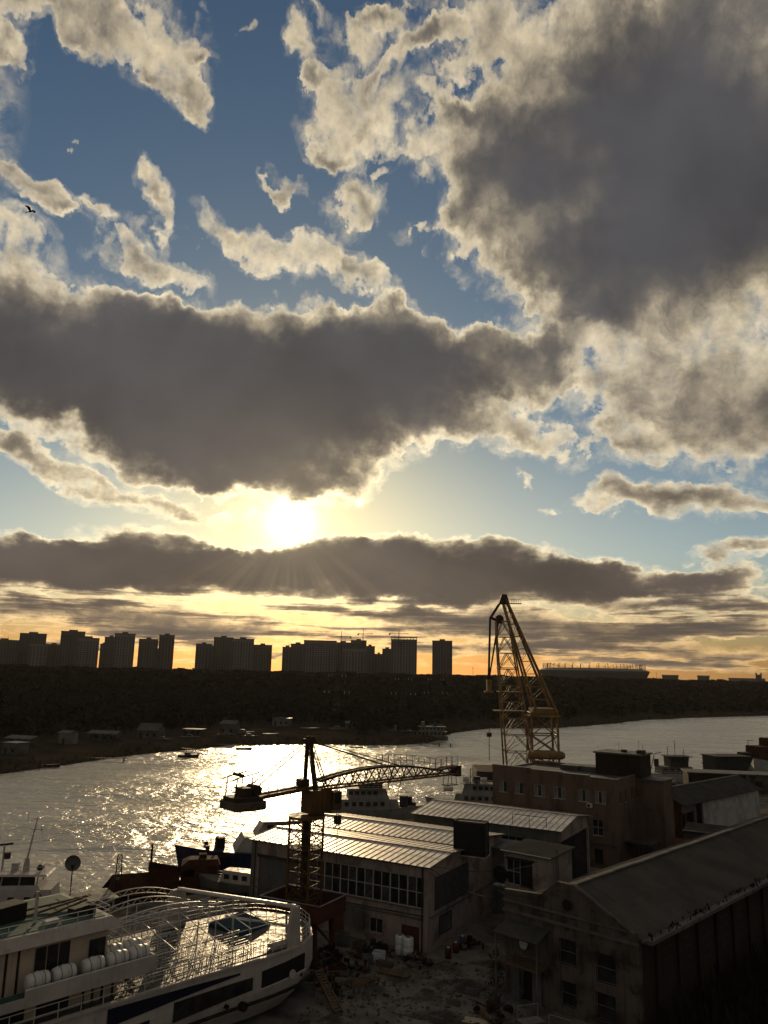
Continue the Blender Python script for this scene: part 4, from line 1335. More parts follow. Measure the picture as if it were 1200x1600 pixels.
sides = [(2.2, 0.8), (4.6, 0.8), (7.4, 0.8), (9.4, 0.8), (11.6, 0.8)]
sd = G()
for a, b in zip([0.4] + [y + w / 2 for y, w in sides], [y - w / 2 for y, w in sides] + [BD]):
    sd.box(-0.4, 0, a, b, 9.2, 11.0)
sd.box(-0.4, 0, 0.4, BD, 0, 9.2).box(-0.4, 0, 0.4, BD, 11.0, BH)
sd.put('side_wall', 'brick_red', bb)
for (y, w) in sides:
    window(bb, y, 9.2, w, 1.8, 1, 1, y=0.0, axis='y', frame='frame_white', depth=0.14)
G().box(-BW, -BW + 0.4, 0.4, BD, 0, BH).put('side_wall', 'brick_red', bb)
G().box(-BW + 0.4, -0.4, BD - 0.4, BD, 0, BH).put('back_wall', 'brick_red', bb)
G().box(-BW + 0.4, -0.4, 0.4, BD - 0.4, BH - 0.5, BH - 0.25).put('roof', 'roof_flat', bb)
# stepped parapet
for (a, b, h) in ((-BW, -14.0, 0.75), (-14.0, -8.5, 0.6), (-8.5, -4.0, 0.5), (-4.0, 0.0, 0.3)):
    G().box(a, b, -0.06, 0.36, BH + 0.003, BH + h).put('parapet', 'brick_red', bb)
    G().box(a - 0.03, b + 0.0, -0.12, 0.42, BH + h, BH + h + 0.09).put('coping', 'galvanised', bb)
G().box(-0.36, 0.06, 0.4, BD, BH + 0.003, BH + 0.25).put('parapet', 'brick_red', bb)
G().box(-BW, -0.5, BD - 0.36, BD, BH + 0.003, BH + 0.4).put('parapet', 'brick_red', bb)
for k in range(3):
    G().box(-13.5 + k * 3.6, -10.2 + k * 3.6, 10.5, 14.2, BH - 0.24, BH + 0.55 + 0.05 * k).put('roof_hatch', 'roof_flat', bb)
ph = G().box(-6.6, 0.8, 9.2, 14.4, BH - 0.24, BH + 3.1).put('stair_house', 'brick_dark', bb)
G().box(-6.9, 1.1, 8.9, 14.7, BH + 3.1, BH + 3.35).put('stair_house_roof', 'roof_flat', ph)
G().box(-0.9, 0.1, 9.12, 9.2, BH - 0.2, BH + 1.1).put('hatch', 'iron_black', ph)
G().box(0.0, 1.0, 10.0, 11.6, BH + 3.35, BH + 3.9).put('vent', 'steel_dark', ph)
G().tube((-2.6, 11.5, BH + 3.35), (-2.6, 11.5, BH + 3.75), 0.5, 12).put('vent', 'steel_dark', ph)
an = G()
for (x, y, h) in ((0.3, 10.4, 2.0), (0.7, 11.0, 1.6), (-3.6, 12, 1.4)):
    an.tube((x, y, BH + 3.35), (x, y, BH + 3.4 + h), 0.03, 4)
an.put('antenna', 'steel_dark', ph)
tw = G().box(0.0, 4.2, 9.5, 14.2, 0, BH - 0.6).put('stair_tower', 'brick_red', bb)
G().box(-0.1, 4.4, 9.3, 14.4, BH - 0.6, BH - 0.35).put('tower_roof', 'roof_flat', tw)
G().box(1.2, 2.8, 9.42, 9.5, 0.2, 2.4).put('door', 'plaster_grey', tw)
for z in (4.5, 7.9):
    window(bb, 2.4, z, 1.0, 1.6, 1, 2, y=9.36, frame='plaster_grey')
# air conditioners
for (x, z) in ((-4.0, 8.5), (-5.9, 5.2)):
    a = G().box(x - 0.42, x + 0.42, -0.42, -0.06, z, z + 0.6).put('air_conditioner', 'plastic_white', bb)
    G().tube((x - 0.08, -0.45, z + 0.3), (x - 0.08, -0.415, z + 0.3), 0.23, 14).put('fan_grille', 'steel_dark', a)
# covered steel landing at the foot
G().box(0.0, 4.2, 3.0, 7.4, 3.6, 3.75).put('canopy', 'slate', bb)
for y in (3.2, 7.2):
    G().bar((4.0, y, 0), (4.0, y, 3.6), 0.12).put('canopy_post', 'steel_dark', bb)

# ================================================================ gabled house, white wall
gh = thing('gabled_house', 'low house with a broad dark slate roof and white wall right of the brick building', 'house', (54.5, 143.6, 0.0), math.radians(43.5))
# local x along the ridge, y away from the yard
LH = 34.0
G().box(8.0, LH, 0.5, 0.8, 0, 6.1).put('white_wall', 'white_wall', gh)
G().box(0.0, 5.0, 0.5, 0.8, 4.6, 6.1).put('lintel_wall', 'plaster_grey', gh)
G().box(4.6, 5.2, 0.55, 0.85, 0, 6.0).put('pier', 'plaster_grey', gh)
G().box(5.2, 8.0, 3.0, 3.2, 0, 6.0).put('recess_wall', 'brick_dark', gh)
G().box(6.5, 7.7, 2.9, 3.0, 0.0, 4.4).put('gate_leaf', 'rust', gh)
G().box(5.3, 6.45, 2.9, 3.0, 0.0, 4.4).put('gate_leaf', 'timber', gh)
G().box(0.0, 0.3, 0.8, 8.4, 0, 6.3).put('end_wall', 'rust', gh)
G().add([(0.0, 0.5, 6.3), (0.0, 8.6, 6.3), (0.0, 4.6, 8.0), (0.3, 0.5, 6.3), (0.3, 8.6, 6.3), (0.3, 4.6, 8.0)], [(0, 1, 2), (3, 5, 4), (0, 2, 5, 3), (1, 4, 5, 2)]).put('gable', 'rust', gh)
G().box(0.3, LH, 8.2, 8.5, 0, 6.1).put('back_wall', 'plaster_grey', gh)
for k in range(17):
    x0 = -0.6 + k * (LH + 1.0) / 17
    x1 = x0 + (LH + 1.0) / 17 + 0.03
    dz = 0.03 * (k % 2)
    G().slab([(x0, -0.2, 6.0 + dz), (x1, -0.2, 6.0 + dz), (x1, 4.6, 8.2 + dz), (x0, 4.6, 8.2 + dz)], 0.1).put('slate_course', 'slate', gh)
    G().slab([(x0, 9.2, 6.0 + dz), (x1, 9.2, 6.0 + dz), (x1, 4.6, 8.2 + dz), (x0, 4.6, 8.2 + dz)], 0.1).put('slate_course', 'slate', gh)
G().bar((-0.6, 4.6, 8.28), (LH + 0.4, 4.6, 8.28), 0.28, 0.14).put('ridge', 'plaster_grey', gh)

# small lean-to sheds in the court behind the long roof
sh = thing('court_shed', 'small grey lean-to shed with a pale roof edge in the court', 'shed', (52.5, 128.0, 0), math.radians(-30))
G().box(-4, 4, 0, 4, 0, 4.4).put('wall', 'plaster_grey', sh)
G().slab([(-4.3, -0.4, 4.3), (4.3, -0.4, 4.3), (4.3, 4.3, 5.0), (-4.3, 4.3, 5.0)], 0.12).put('roof', 'slate', sh)
G().box(-4.35, -2.2, -0.55, -0.40, 4.4, 4.52).put('roof_edge', 'white_wall', sh)
G().box(-1, 0.2, -0.06, 0.1, 0, 2.1).put('door', 'steel_door', sh)
rs_ = thing('rusty_ramp_roof', 'sloping rusty sheet roof at the foot of the brick building', 'roof', (45.5, 122.0, 0), math.radians(-37))
G().slab([(-2, -2.4, 0.9), (3.2, -2.4, 0.9), (3.2, 2.6, 4.2), (-2, 2.6, 4.2)], 0.12).put('sheet', 'red_oxide', rs_)
G().box(-1.8, 3.0, 2.2, 2.5, 0, 3.9).put('wall', 'brick_dark', rs_)
G().box(-1.8, 3.0, -2.2, -1.9, 0, 0.95).put('wall', 'brick_dark', rs_)


# ================================================================ slewing yard crane
yc = thing('yard_crane', 'rusty yellow slewing yard crane with lattice jib in front of the workshop hall', 'crane', (-7.3, 84.0, 0.0), math.radians(-28))
for (x, y) in ((-2.6, -1.7), (2.6, -1.7), (-2.6, 1.7), (2.6, 1.7)):
    G().bar((x, y, 0.5), (x * 0.9, y * 0.9, 4.2), 0.42).put('portal_leg', 'red_oxide', yc)
    w_ = G().box(x - 0.6, x + 0.6, y - 0.25, y + 0.25, 0.12, 0.55).put('bogie', 'rust', yc)
    for s in (-0.32, 0.32):
        G().tube((x + s, y - 0.3, 0.25), (x + s, y + 0.3, 0.25), 0.25, 12).put('wheel', 'steel_dark', w_)
for s in (-1, 1):
    G().bar((-2.5, s * 1.6, 1.2), (2.5, s * 1.6, 3.8), 0.16).put('portal_brace', 'red_oxide', yc)
    G().bar((s * 2.5, -1.6, 3.8), (s * 2.5, 1.6, 1.2), 0.16).put('portal_brace', 'red_oxide', yc)
# tray-like platform of the portal
G().box(-3.5, 3.5, -2.5, 2.5, 4.2, 4.4).put('platform', 'red_oxide', yc)
for (a, b, c, d) in ((-3.5, 3.5, -2.5, -2.4), (-3.5, 3.5, 2.4, 2.5), (-3.5, -3.4, -2.4, 2.4), (3.4, 3.5, -2.4, 2.4)):
    G().box(a, b, c, d, 4.4, 5.75).put('platform_side', 'red_oxide', yc)
g = G()
for (a, b) in (((-3.55, -2.55), (3.55, -2.55)), ((-3.55, 2.55), (3.55, 2.55)), ((-3.55, -2.55), (-3.55, 2.55)), ((3.55, -2.55), (3.55, 2.55))):
    g.tube((a[0], a[1], 5.8), (b[0], b[1], 5.8), 0.06, 5)
g.put('platform_rim', 'galvanised', yc)
# lattice tower, every leg and its bracing
TW, Z0, Z1 = 1.25, 4.4, 13.2
for (x, y) in ((-TW, -TW), (TW, -TW), (TW, TW), (-TW, TW)):
    G().bar((x, y, Z0), (x, y, Z1), 0.17).put('tower_leg', 'crane_yellow', yc)
nseg = 7
for (ax_, sgn) in (('x', -1), ('x', 1), ('y', -1), ('y', 1)):
    g = G()
    for k in range(nseg):
        za, zb = Z0 + (Z1 - Z0) * k / nseg, Z0 + (Z1 - Z0) * (k + 1) / nseg
        P_ = lambda u, z: (u * TW, sgn * TW, z) if ax_ == 'x' else (sgn * TW, u * TW, z)
        g.tube(P_(-1, za), P_(1, zb), 0.045, 4).tube(P_(1, za), P_(-1, zb), 0.045, 4).tube(P_(-1, zb), P_(1, zb), 0.05, 4)
    g.put('tower_bracing', 'crane_yellow', yc)
lad = G()
for s in (-0.22, 0.22):
    lad.tube((s, -TW + 0.25, 4.4), (s, -TW + 0.25, 13.2), 0.03, 4)
for k in range(26):
    lad.tube((-0.22, -TW + 0.25, 4.6 + k * 0.33), (0.22, -TW + 0.25, 4.6 + k * 0.33), 0.02, 4)
lad.put('ladder', 'crane_dark', yc)
G().tube((0, 0, 4.4), (0, 0, 13.2), 0.3, 8).put('king_pin', 'crane_dark', yc)
G().tube((0, 0, 13.2), (0, 0, 13.45), 1.9, 16).put('slewing_platform', 'crane_yellow', yc)
for (za, zb) in ((10.2, 10.35),):
    G().tube((0, 0, za), (0, 0, zb), 1.75, 12).put('service_platform', 'crane_dark', yc)
g = G()
for k in range(14):
    a = 2 * math.pi * k / 14
    b = 2 * math.pi * (k + 1) / 14
    P1, P2 = (math.cos(a) * 1.75, math.sin(a) * 1.75), (math.cos(b) * 1.75, math.sin(b) * 1.75)
    g.tube((P1[0], P1[1], 10.35), (P1[0], P1[1], 11.3), 0.025, 4).tube((P1[0], P1[1], 11.3), (P2[0], P2[1], 11.3), 0.025, 4)
g.put('service_rail', 'crane_dark', yc)
# slewing superstructure turned along the jib
sl = bpy.data.objects.new('superstructure', None)
col.objects.link(sl)
sl.parent = yc
sl.location = (0, 0, 13.45)
sl.rotation_euler[2] = math.radians(28 + 41)
mh = G().box(-0.1, 2.4, -1.0, 1.0, 0.15, 2.45).put('machine_house', 'crane_yellow', sl)
for k in range(4):
    G().box(-0.05 + k * 0.62, 0.38 + k * 0.62, -1.05, -1.0, 0.3, 2.2).put('house_panel', 'crane_yellow', sl)
G().box(2.4, 3.5, -1.3, -0.1, 0.4, 2.2).put('driver_cab', 'crane_yellow', sl)
for (a, b, c, d) in ((3.5, 3.54, -1.2, -0.2), (2.6, 3.3, -1.34, -1.3)):
    G().box(a, b, c, d, 1.0, 2.1).put('cab_window', 'glass', sl)
G().box(-1.2, -0.2, -0.5, 0.5, 2.9, 3.6).put('winch_box', 'crane_dark', sl)
APEX = (-0.2, 0, 7.4)
# apex frame: heavy front posts, lattice back legs
for s in (-1, 1):
    G().bar((0.3, s * 1.0, 2.5), (-0.1, s * 0.28, 7.2), 0.34, 0.3).put('apex_post', 'crane_dark', sl)
    lattice(G(), (1.7, s * 1.0, 2.5), (0.1, s * 0.25, 7.1), 0.35, 0.22, 7, 0.05, 0.03).put('apex_leg', 'crane_yellow', sl)
G().box(-0.5, 0.5, -0.55, 0.55, 7.1, 7.55).put('apex_head', 'crane_dark', sl)
for s in (-0.35, 0.35):
    G().tube((0.1, s - 0.06, 7.4), (0.1, s + 0.06, 7.4), 0.42, 14).put('sheave', 'crane_dark', sl)
# jib: deep at the heel, bowed upper chord
JL = 20.8
top, bot = [], []
n = 22
for k in range(n + 1):
    f = k / n
    x = 1.2 + JL * f
    dep = 0.35 + 1.25 * math.sin(math.pi * min(1, f * 1.05 + 0.08)) ** 0.8 if f < 0.9 else 0.75
    zb = 2.5 + 0.2 * f
    bot.append((x, zb))
    top.append((x, zb + max(0.6, dep)))
for s in (-1, 1):
    g = G()
    for k in range(n):
        g.tube((bot[k][0], s * 0.75, bot[k][1]), (bot[k + 1][0], s * 0.75, bot[k + 1][1]), 0.14, 4)
    g.put('jib_lower_chord', 'crane_yellow', sl)
    g = G()
    for k in range(n):
        g.tube((top[k][0], s * 0.45, top[k][1]), (top[k + 1][0], s * 0.45, top[k + 1][1]), 0.15 if k > 7 else 0.2, 4)
    g.put('jib_upper_chord', 'crane_dark' if s < 0 else 'crane_yellow', sl)
    g = G()
    for k in range(n):
        a, b = (bot[k], top[k + 1]) if k % 2 == 0 else (top[k], bot[k + 1])
        ya, yb = (0.75, 0.45) if k % 2 == 0 else (0.45, 0.75)
        g.tube((a[0], s * ya, a[1]), (b[0], s * yb, b[1]), 0.075, 4)
    g.put('jib_bracing', 'crane_yellow', sl)
g = G()
for k in range(n + 1):
    g.tube((bot[k][0], -0.75, bot[k][1]), (bot[k][0], 0.75, bot[k][1]), 0.045, 4).tube((top[k][0], -0.45, top[k][1]), (top[k][0], 0.45, top[k][1]), 0.045, 4)
g.put('jib_crosspieces', 'crane_yellow', sl)
g = G()   # walkway rail on the outer jib
for s in (-0.5, 0.5):
    pts = []
    for k in range(9, n + 1):
        g.tube((top[k][0], s, top[k][1]), (top[k][0], s, top[k][1] + 1.25), 0.025, 4)
        pts.append((top[k][0], s, top[k][1]))
    for h in (0.65, 1.25):
        for a, b in zip(pts[:-1], pts[1:]):
            g.tube((a[0], a[1], a[2] + h), (b[0], b[1], b[2] + h), 0.022, 4)
g.put('jib_railing', 'crane_dark', sl)
tx, tz = top[-1]
G().box(tx - 0.15, tx + 0.55, -0.6, 0.6, tz - 1.1, tz + 0.15).put('jib_head', 'crane_dark', sl)
g = G()
for s in (-0.4, 0.4):
    g.tube((tx - 1.4, s, tz - 0.9), (tx - 1.6, s, tz - 2.0), 0.04, 4).tube((tx - 0.2, s, tz - 0.9), (tx - 0.1, s, tz - 2.0), 0.04, 4)
g.box(tx - 1.8, tx + 0.1, -0.5, 0.5, tz - 2.1, tz - 2.0)
g.put('service_cradle', 'crane_dark', sl)
# counter jib
for s in (-1, 1):
    G().bar((-7.2, s * 0.6, 2.2), (0.2, s * 0.6, 2.75), 0.34, 0.36).put('counter_beam', 'crane_yellow', sl)
    G().bar((-7.6, s * 0.7, 2.7), (-0.2, s * 0.3, 7.3), 0.09).put('counter_tie', 'crane_dark', sl)
    G().tube((0.2, s * 0.3, 7.3), (top[10][0], s * 0.35, top[10][1] + 0.1), 0.05, 5).put('jib_tie', 'crane_dark', sl)
    G().tube((0.1, s * 0.2, 7.45), (top[12][0], s * 0.3, top[12][1] + 0.1), 0.03, 5).put('luffing_rope', 'crane_dark', sl)
g = G()
for s in (-0.75, 0.75):
    for k in range(6):
        x = -6.4 + k * 1.05
        g.tube((x, s, 2.45), (x, s, 3.5), 0.025, 4)
    for h in (2.95, 3.5):
        g.tube((-6.4, s, h), (-1.1, s, h + 0.1), 0.022, 4)
g.put('counter_railing', 'crane_dark', sl)
cw = [(-9.4, -1.5), (-9.0, -1.8), (-6.4, -1.8), (-6.0, -1.5), (-6.0, 1.5), (-6.4, 1.8), (-9.0, 1.8), (-9.4, 1.5)]
G().prism(cw, 1.35, 2.1).put('counterweight', 'plaster_old', sl)
G().prism([(x * 0.92 - 0.6, y * 0.8) for x, y in cw], 2.0, 2.5).put('counterweight_tray', 'crane_dark', sl)
G().box(-8.2, -7.2, -0.8, 0.8, 2.5, 3.3).put('winch_house', 'crane_dark', sl)
G().tube((-6.6, -0.8, 3.0), (-6.6, 0.8, 3.0), 0.5, 12).put('winch_drum', 'crane_dark', sl)
for s in (-1, 1):
    g = G()
    g.tube((-9.2, s * 0.9, 2.4), (-9.0, s * 0.9, 4.3), 0.07, 5).tube((-9.0, s * 0.9, 4.3), (-6.6, s * 0.9, 4.7), 0.07, 5).tube((-7.4, s * 0.9, 2.5), (-7.3, s * 0.9, 4.5), 0.06, 5)
    g.tube((-9.0, s * 0.9, 4.3), (-9.7, s * 0.9, 4.1), 0.07, 5)
    g.put('winch_frame', 'crane_dark', sl)
G().tube((-8.4, -0.9, 4.5), (-8.4, 0.9, 4.5), 0.16, 6).put('frame_roller', 'crane_dark', sl)
# hook and rope from the jib heel
hk = G()
hk.tube((4.6, 0.9, 2.4), (4.6, 0.9, -0.6), 0.04, 5).tube((4.9, 0.9, 2.4), (4.9, 0.9, -0.6), 0.04, 5)
hk.put('hoist_rope', 'crane_dark', sl)
G().box(4.45, 5.05, 0.6, 1.2, -1.5, -0.6).put('hook_block', 'crane_dark', sl)
g = G()
for k in range(12):
    a, b = 2 * math.pi * k / 12, 2 * math.pi * (k + 1) / 12
    g.tube((4.75 + math.cos(a) * 0.25, 0.9, -1.75 + math.sin(a) * 0.25), (4.75 + math.cos(b) * 0.25, 0.9, -1.75 + math.sin(b) * 0.25), 0.05, 5)
g.tube((4.75, 0.9, -2.0), (4.75, 0.9, -7.4), 0.03, 5)
g.put('hook_ring', 'crane_dark', sl)

# ================================================================ floating crane
fc = thing('floating_crane', 'tall ochre floating crane with A-frame and lattice boom moored behind the brick building', 'crane', (42.0, 236.0, WATER_Z), 0.0)
Z = lambda v: v - WATER_Z
G().prism([(-12, -9), (14, -9), (16, -6), (16, 6), (14, 9), (-12, 9), (-14, 6), (-14, -6)], -0.8, 3.0).put('pontoon', 'hull_black', fc)
G().box(-13.5, 15.5, -8.5, 8.5, 3.0, 3.12).put('deck', 'rust', fc)
# support tower under the A-frame
for (x, y) in ((2.5, -4), (10.2, -4), (10.2, 4), (2.5, 4)):
    G().bar((x, y, 3.1), (x * 0.98, y * 0.9, Z(17.5)), 0.6).put('tower_leg', 'crane_ochre', fc)
g = G()
for y in (-4, 4):
    for (za, zb) in ((3.1, 8.0), (8.0, 13.0), (13.0, Z(17.3))):
        g.tube((2.5, y, za), (10.2, y, zb), 0.17, 5).tube((10.2, y, za), (2.5, y, zb), 0.17, 5).tube((2.5, y, zb), (10.2, y, zb), 0.17, 5)
for x in (2.5, 10.2):
    for (za, zb) in ((3.1, 8.0), (8.0, 13.0), (13.0, Z(17.3))):
        g.tube((x, -4, za), (x, 4, zb), 0.15, 5).tube((x, -4, zb), (x, 4, zb), 0.15, 5)
g.put('tower_bracing', 'crane_ochre', fc)
G().box(2.0, 10.8, -4.6, 4.6, Z(16.2), Z(16.7)).put('tower_platform', 'crane_ochre', fc)
G().box(3.0, 9.8, -3.4, 3.4, Z(16.7), Z(18.6)).put('winch_house', 'crane_ochre', fc)
for (x0, x1, y) in ((1.6, 11.4, -4.7), (1.6, 11.4, 4.7)):
    g = G()
    for k in range(9):
        x = x0 + (x1 - x0) * k / 8
        g.tube((x, y, Z(16.7)), (x, y, Z(17.8)), 0.05, 4)
    g.tube((x0, y, Z(17.8)), (x1, y, Z(17.8)), 0.06, 4)
    g.put('platform_rail', 'crane_ochre', fc)
G().tube((1.0, -5.0, Z(5.6)), (10.8, -5.0, Z(5.6)), 1.15, 14).put('ballast_cylinder', 'crane_ochre', fc, None, None, True)
G().tube((10.8, -5.0, Z(5.6)), (11.6, -5.0, Z(5.6)), 1.15, 14, 0.7).put('cylinder_end', 'crane_ochre', fc)
G().tube((5.5, -5.2, Z(2.6)), (8.5, -5.2, Z(2.6)), 1.5, 14).put('winch_drum', 'crane_dark', fc)
# A-frame
AP = (-4.6, 0, Z(51.6))
for (x, y) in ((10.0, -3.6), (10.0, 3.6)):
    G().tube((x, y, Z(17.4)), (AP[0] + 0.5, y * 0.22, AP[2] - 0.8), 0.44, 6, 0.36).put('a_frame_leg', 'crane_ochre', fc)
for y in (-3.2, 3.2):
    G().tube((4.2, y, Z(17.4)), (AP[0] - 0.6, y * 0.22, AP[2] - 1.2), 0.38, 6, 0.32).put('a_frame_leg', 'crane_ochre', fc)
g = G()
for k in range(1, 9):
    f = k / 9
    pr = lambda f: (10.0 + (AP[0] + 0.5 - 10.0) * f, 3.6 + (0.8 - 3.6) * f, Z(17.4) + (AP[2] - 0.8 - Z(17.4)) * f)
    pl_ = lambda f: (4.2 + (AP[0] - 0.6 - 4.2) * f, 3.2 + (0.7 - 3.2) * f, Z(17.4) + (AP[2] - 1.2 - Z(17.4)) * f)
    a, b = pr(f), pl_(f)
    a2 = pr(f + 0.1)
    for s in (-1, 1):
        g.tube((a[0], s * a[1], a[2]), (b[0], s * b[1], b[2]), 0.14, 4).tube((b[0], s * b[1], b[2]), (a2[0], s * a2[1], a2[2]), 0.12, 4)
    g.tube((a[0], -a[1], a[2]), (a[0], a[1], a[2]), 0.10, 4)
g.put('a_frame_bracing', 'crane_ochre', fc)
G().add([(-6.4, -1.2, AP[2] - 2.4), (-3.0, -1.2, AP[2] - 2.4), (-3.0, 1.2, AP[2] - 2.4), (-6.4, 1.2, AP[2] - 2.4), (-5.4, -0.9, AP[2] + 0.6), (-3.9, -0.9, AP[2] + 0.6), (-3.9, 0.9, AP[2] + 0.6), (-5.4, 0.9, AP[2] + 0.6)],
        [(3, 2, 1, 0), (4, 5, 6, 7), (0, 1, 5, 4), (1, 2, 6, 5), (2, 3, 7, 6), (3, 0, 4, 7)]).put('apex_head', 'crane_dark', fc)
g = G().box(-3.0, 0.6, -0.9, 0.9, AP[2] - 2.2, AP[2] - 2.05)
for k in range(5):
    g.tube((-2.4 + k * 0.7, -0.85, AP[2] - 2.1), (-2.4 + k * 0.7, -0.85, AP[2] - 0.9), 0.05, 4)
g.tube((-2.4, -0.85, AP[2] - 0.9), (0.4, -0.85, AP[2] - 0.9), 0.05, 4)
g.put('apex_platform', 'crane_dark', fc)
# boom, standing almost upright in front of the frame
for (xb, xt, yb) in ((-4.8, -7.3, -3.2), (-4.8, -7.3, 3.2), (3.6, -3.2, -3.2), (3.6, -3.2, 3.2)):
    G().tube((xb, yb, 3.1), (xt, yb * 0.3, Z(44.0)), 0.30, 5, 0.24).put('boom_leg', 'crane_ochre', fc)
g = G()
nb_ = 9
for k in range(nb_):
    f, f2 = k / nb_, (k + 1) / nb_
    L1 = lambda f: (-4.8 - 2.5 * f, 3.2 * (1 - 0.7 * f), 3.1 + (Z(44) - 3.1) * f)
    R1 = lambda f: (3.6 - 6.8 * f, 3.2 * (1 - 0.7 * f), 3.1 + (Z(44) - 3.1) * f)
    for s in (-1, 1):
        a, b, c, d = L1(f), R1(f), L1(f2), R1(f2)
        A_, B_, C_, D_ = [(p[0], s * p[1], p[2]) for p in (a, b, c, d)]
        m1 = tuple((C_[i] + D_[i]) / 2 for i in range(3))
        g.tube(A_, m1, 0.16, 4).tube(B_, m1, 0.16, 4).tube(C_, D_, 0.16, 4).tube(A_, D_, 0.10, 4)
    c, d = L1(f2), R1(f2)
    g.tube((c[0], -c[1], c[2]), (c[0], c[1], c[2]), 0.1, 4).tube((d[0], -d[1], d[2]), (d[0], d[1], d[2]), 0.1, 4)
g.put('boom_bracing', 'crane_ochre', fc)
for z_ in (17.5, 23.0, 30.0):
    G().box(-6.8 - (1.2 if z_ < 18 else 0), (3.6 - 6.8 * (z_ + 2) / 46) + 0.3, -3.0, 3.0, Z(z_), Z(z_) + 0.22).put('boom_platform', 'crane_ochre', fc)
# boom head: arm out to the hoist line
for y in (-1.0, 1.0):
    G().tube((-6.0, y, Z(44)), (-8.8, y, Z(45)), 0.3, 5).put('head_arm', 'crane_dark', fc)
    G().tube((-8.8, y, Z(45)), (-5.2, y * 0.8, AP[2] - 1.0), 0.35, 5).put('head_stay', 'crane_dark', fc)
    G().tube((-8.9, y * 0.9, Z(45)), (-9.5, y * 0.9, Z(26.5)), 0.22, 5).put('hoist_rope', 'crane_dark', fc)
    G().tube((-6.4, y, Z(44)), (-9.4, y * 0.6, Z(26.5)), 0.15, 5).put('hoist_rope', 'crane_dark', fc)
for y in (-0.8, 0.8):
    G().tube((-6.2, y - 0.25, Z(44.6)), (-6.2, y + 0.25, Z(44.6)), 1.3, 16).put('sheave', 'crane_dark', fc)
G().box(-10.1, -8.8, -1.1, 1.1, Z(23.2), Z(26.5)).put('hook_block', 'crane_ochre', fc)
G().box(-10.8, -8.4, -1.6, 1.6, Z(22.8), Z(23.2)).put('hook_beam', 'crane_ochre', fc)
G().tube((-9.4, 0, Z(22.8)), (-9.5, 0, Z(3.4)), 0.11, 5).put('hanging_rope', 'crane_dark', fc)
G().box(-10.2, -8.8, -0.6, 0.6, Z(10.0), Z(11.2)).put('small_hook', 'crane_dark', fc)

# ================================================================ passenger ship on the slip, stern towards the hall
ps = thing('passenger_ship', 'white passenger ship with bare awning frames and stern gantry, lying at the slip', 'ship', (-6.2, 70.4, 0.0), math.radians(227))
# outline in plan: x runs forward from the stern, y is minus the distance from the yard side
OUT = [(42, -1.3), (26, -1.3), (18, -1.3), (10, -1.25), (6, -1.1), (3, -0.85), (1, -0.85), (-1.6, -1.15), (-3.3, -2.1), (-4.5, -3.6), (-5.2, -5.4), (-5.4, -7.3), (-5.0, -9.0), (-4.0, -10.8),
       (-2.0, -12.2), (1.5, -13.1), (6, -13.5), (12, -13.6), (26, -13.6), (42, -13.6)]
cxs, cys = 16.0, -7.4


def ring(inset, aft, z, zs=0.0):
    r = []
    for (x, y) in OUT:
        yy = cys + (y - cys) * (1 - inset / 6.2)
        xx = x + aft * max(0.0, (6 - x) / 10.3) if x < 6 else x
        r.append((xx, yy, z + zs * max(0.0, (2 - x) / 6)))
    return r


G().rings([ring(2.2, 4.4, -0.1), ring(1.0, 2.6, 0.5), ring(0.35, 1.2, 1.5), ring(0.05, 0.3, 2.6), ring(0.0, 0.0, 3.2), ring(0.02, 0.05, 4.95, 0.25)], True).put('hull', 'ship_white', ps)
dk = ring(0.3, 0.3, 5.02, 0.25)
G().add(dk, [tuple(range(len(dk)))]).put('aft_deck', 'deck_wet', ps)


def hull_strip(x0, x1, za, zb, za2, zb2, nm, m, out=0.05, n=10, parent=None):
    """a panel that follows the yard side of the hull"""
    near = [p for p in OUT if p[1] > -5.5][::-1]
    def ys(x):
        for (a, b) in zip(near[:-1], near[1:]):
            if a[0] <= x <= b[0]:
                f = (x - a[0]) / max(1e-6, b[0] - a[0])
                return a[1] + (b[1] - a[1]) * f
        return -1.3
    g = G()
    o, i_ = [], []
    for k in range(n + 1):
        f = k / n
        x = x0 + (x1 - x0) * f
        lo, hi = za + (za2 - za) * f, zb + (zb2 - zb) * f
        y = ys(x) + out
        o.append([(x, y, lo), (x, y, hi), (x, y - 0.3, hi), (x, y - 0.3, lo)])
    g.rings(o)
    return g.put(nm, m, parent or ps)


hull_strip(5.4, 16.5, 4.3, 4.42, 3.6, 4.75, 'navy_flash', 'navy', 0.06)
hull_strip(4.2, 11.2, 2.95, 3.85, 2.45, 3.78, 'saloon_window', 'glass', 0.09)
hull_strip(13.2, 20.0, 2.35, 3.2, 2.1, 3.0, 'saloon_window', 'glass', 0.09)
mo = hull_strip(-1.5, 3.3, 3.1, 4.35, 2.85, 4.1, 'opening_shade_panel', 'iron_black', 0.05)  # black panel stands in for the shade inside the hull opening
hull_strip(-1.6, 3.4, 3.02, 3.1, 2.77, 2.85, 'opening_sill', 'pipe_white', 0.12)
G().tube((0.2, -0.72, 3.2), (0.2, -0.66, 3.2), 0.34, 12).put('bollard_plate', 'ship_white', ps)
hull_strip(-2.6, 30, 1.95, 2.1, 1.55, 1.7, 'rubbing_strake', 'hull_black', 0.12, 20)
hull_strip(-0.7, 30, 4.95, 5.12, 5.0, 5.17, 'cap_rail', 'ship_white', 0.14, 20)
for (x, z) in ((-1.2, 2.7), (6.5, 2.3), (11.8, 1.7)):
    G().tube((x, -1.6, z), (x, -0.95 if x > 3 else -1.15, z), 0.16, 10).put('hawsehole', 'iron_black', ps)
G().tube((5.0, -1.3, 1.95), (5.0, -0.75, 1.95), 0.34, 14).put('tyre_fender', 'rubber', ps)
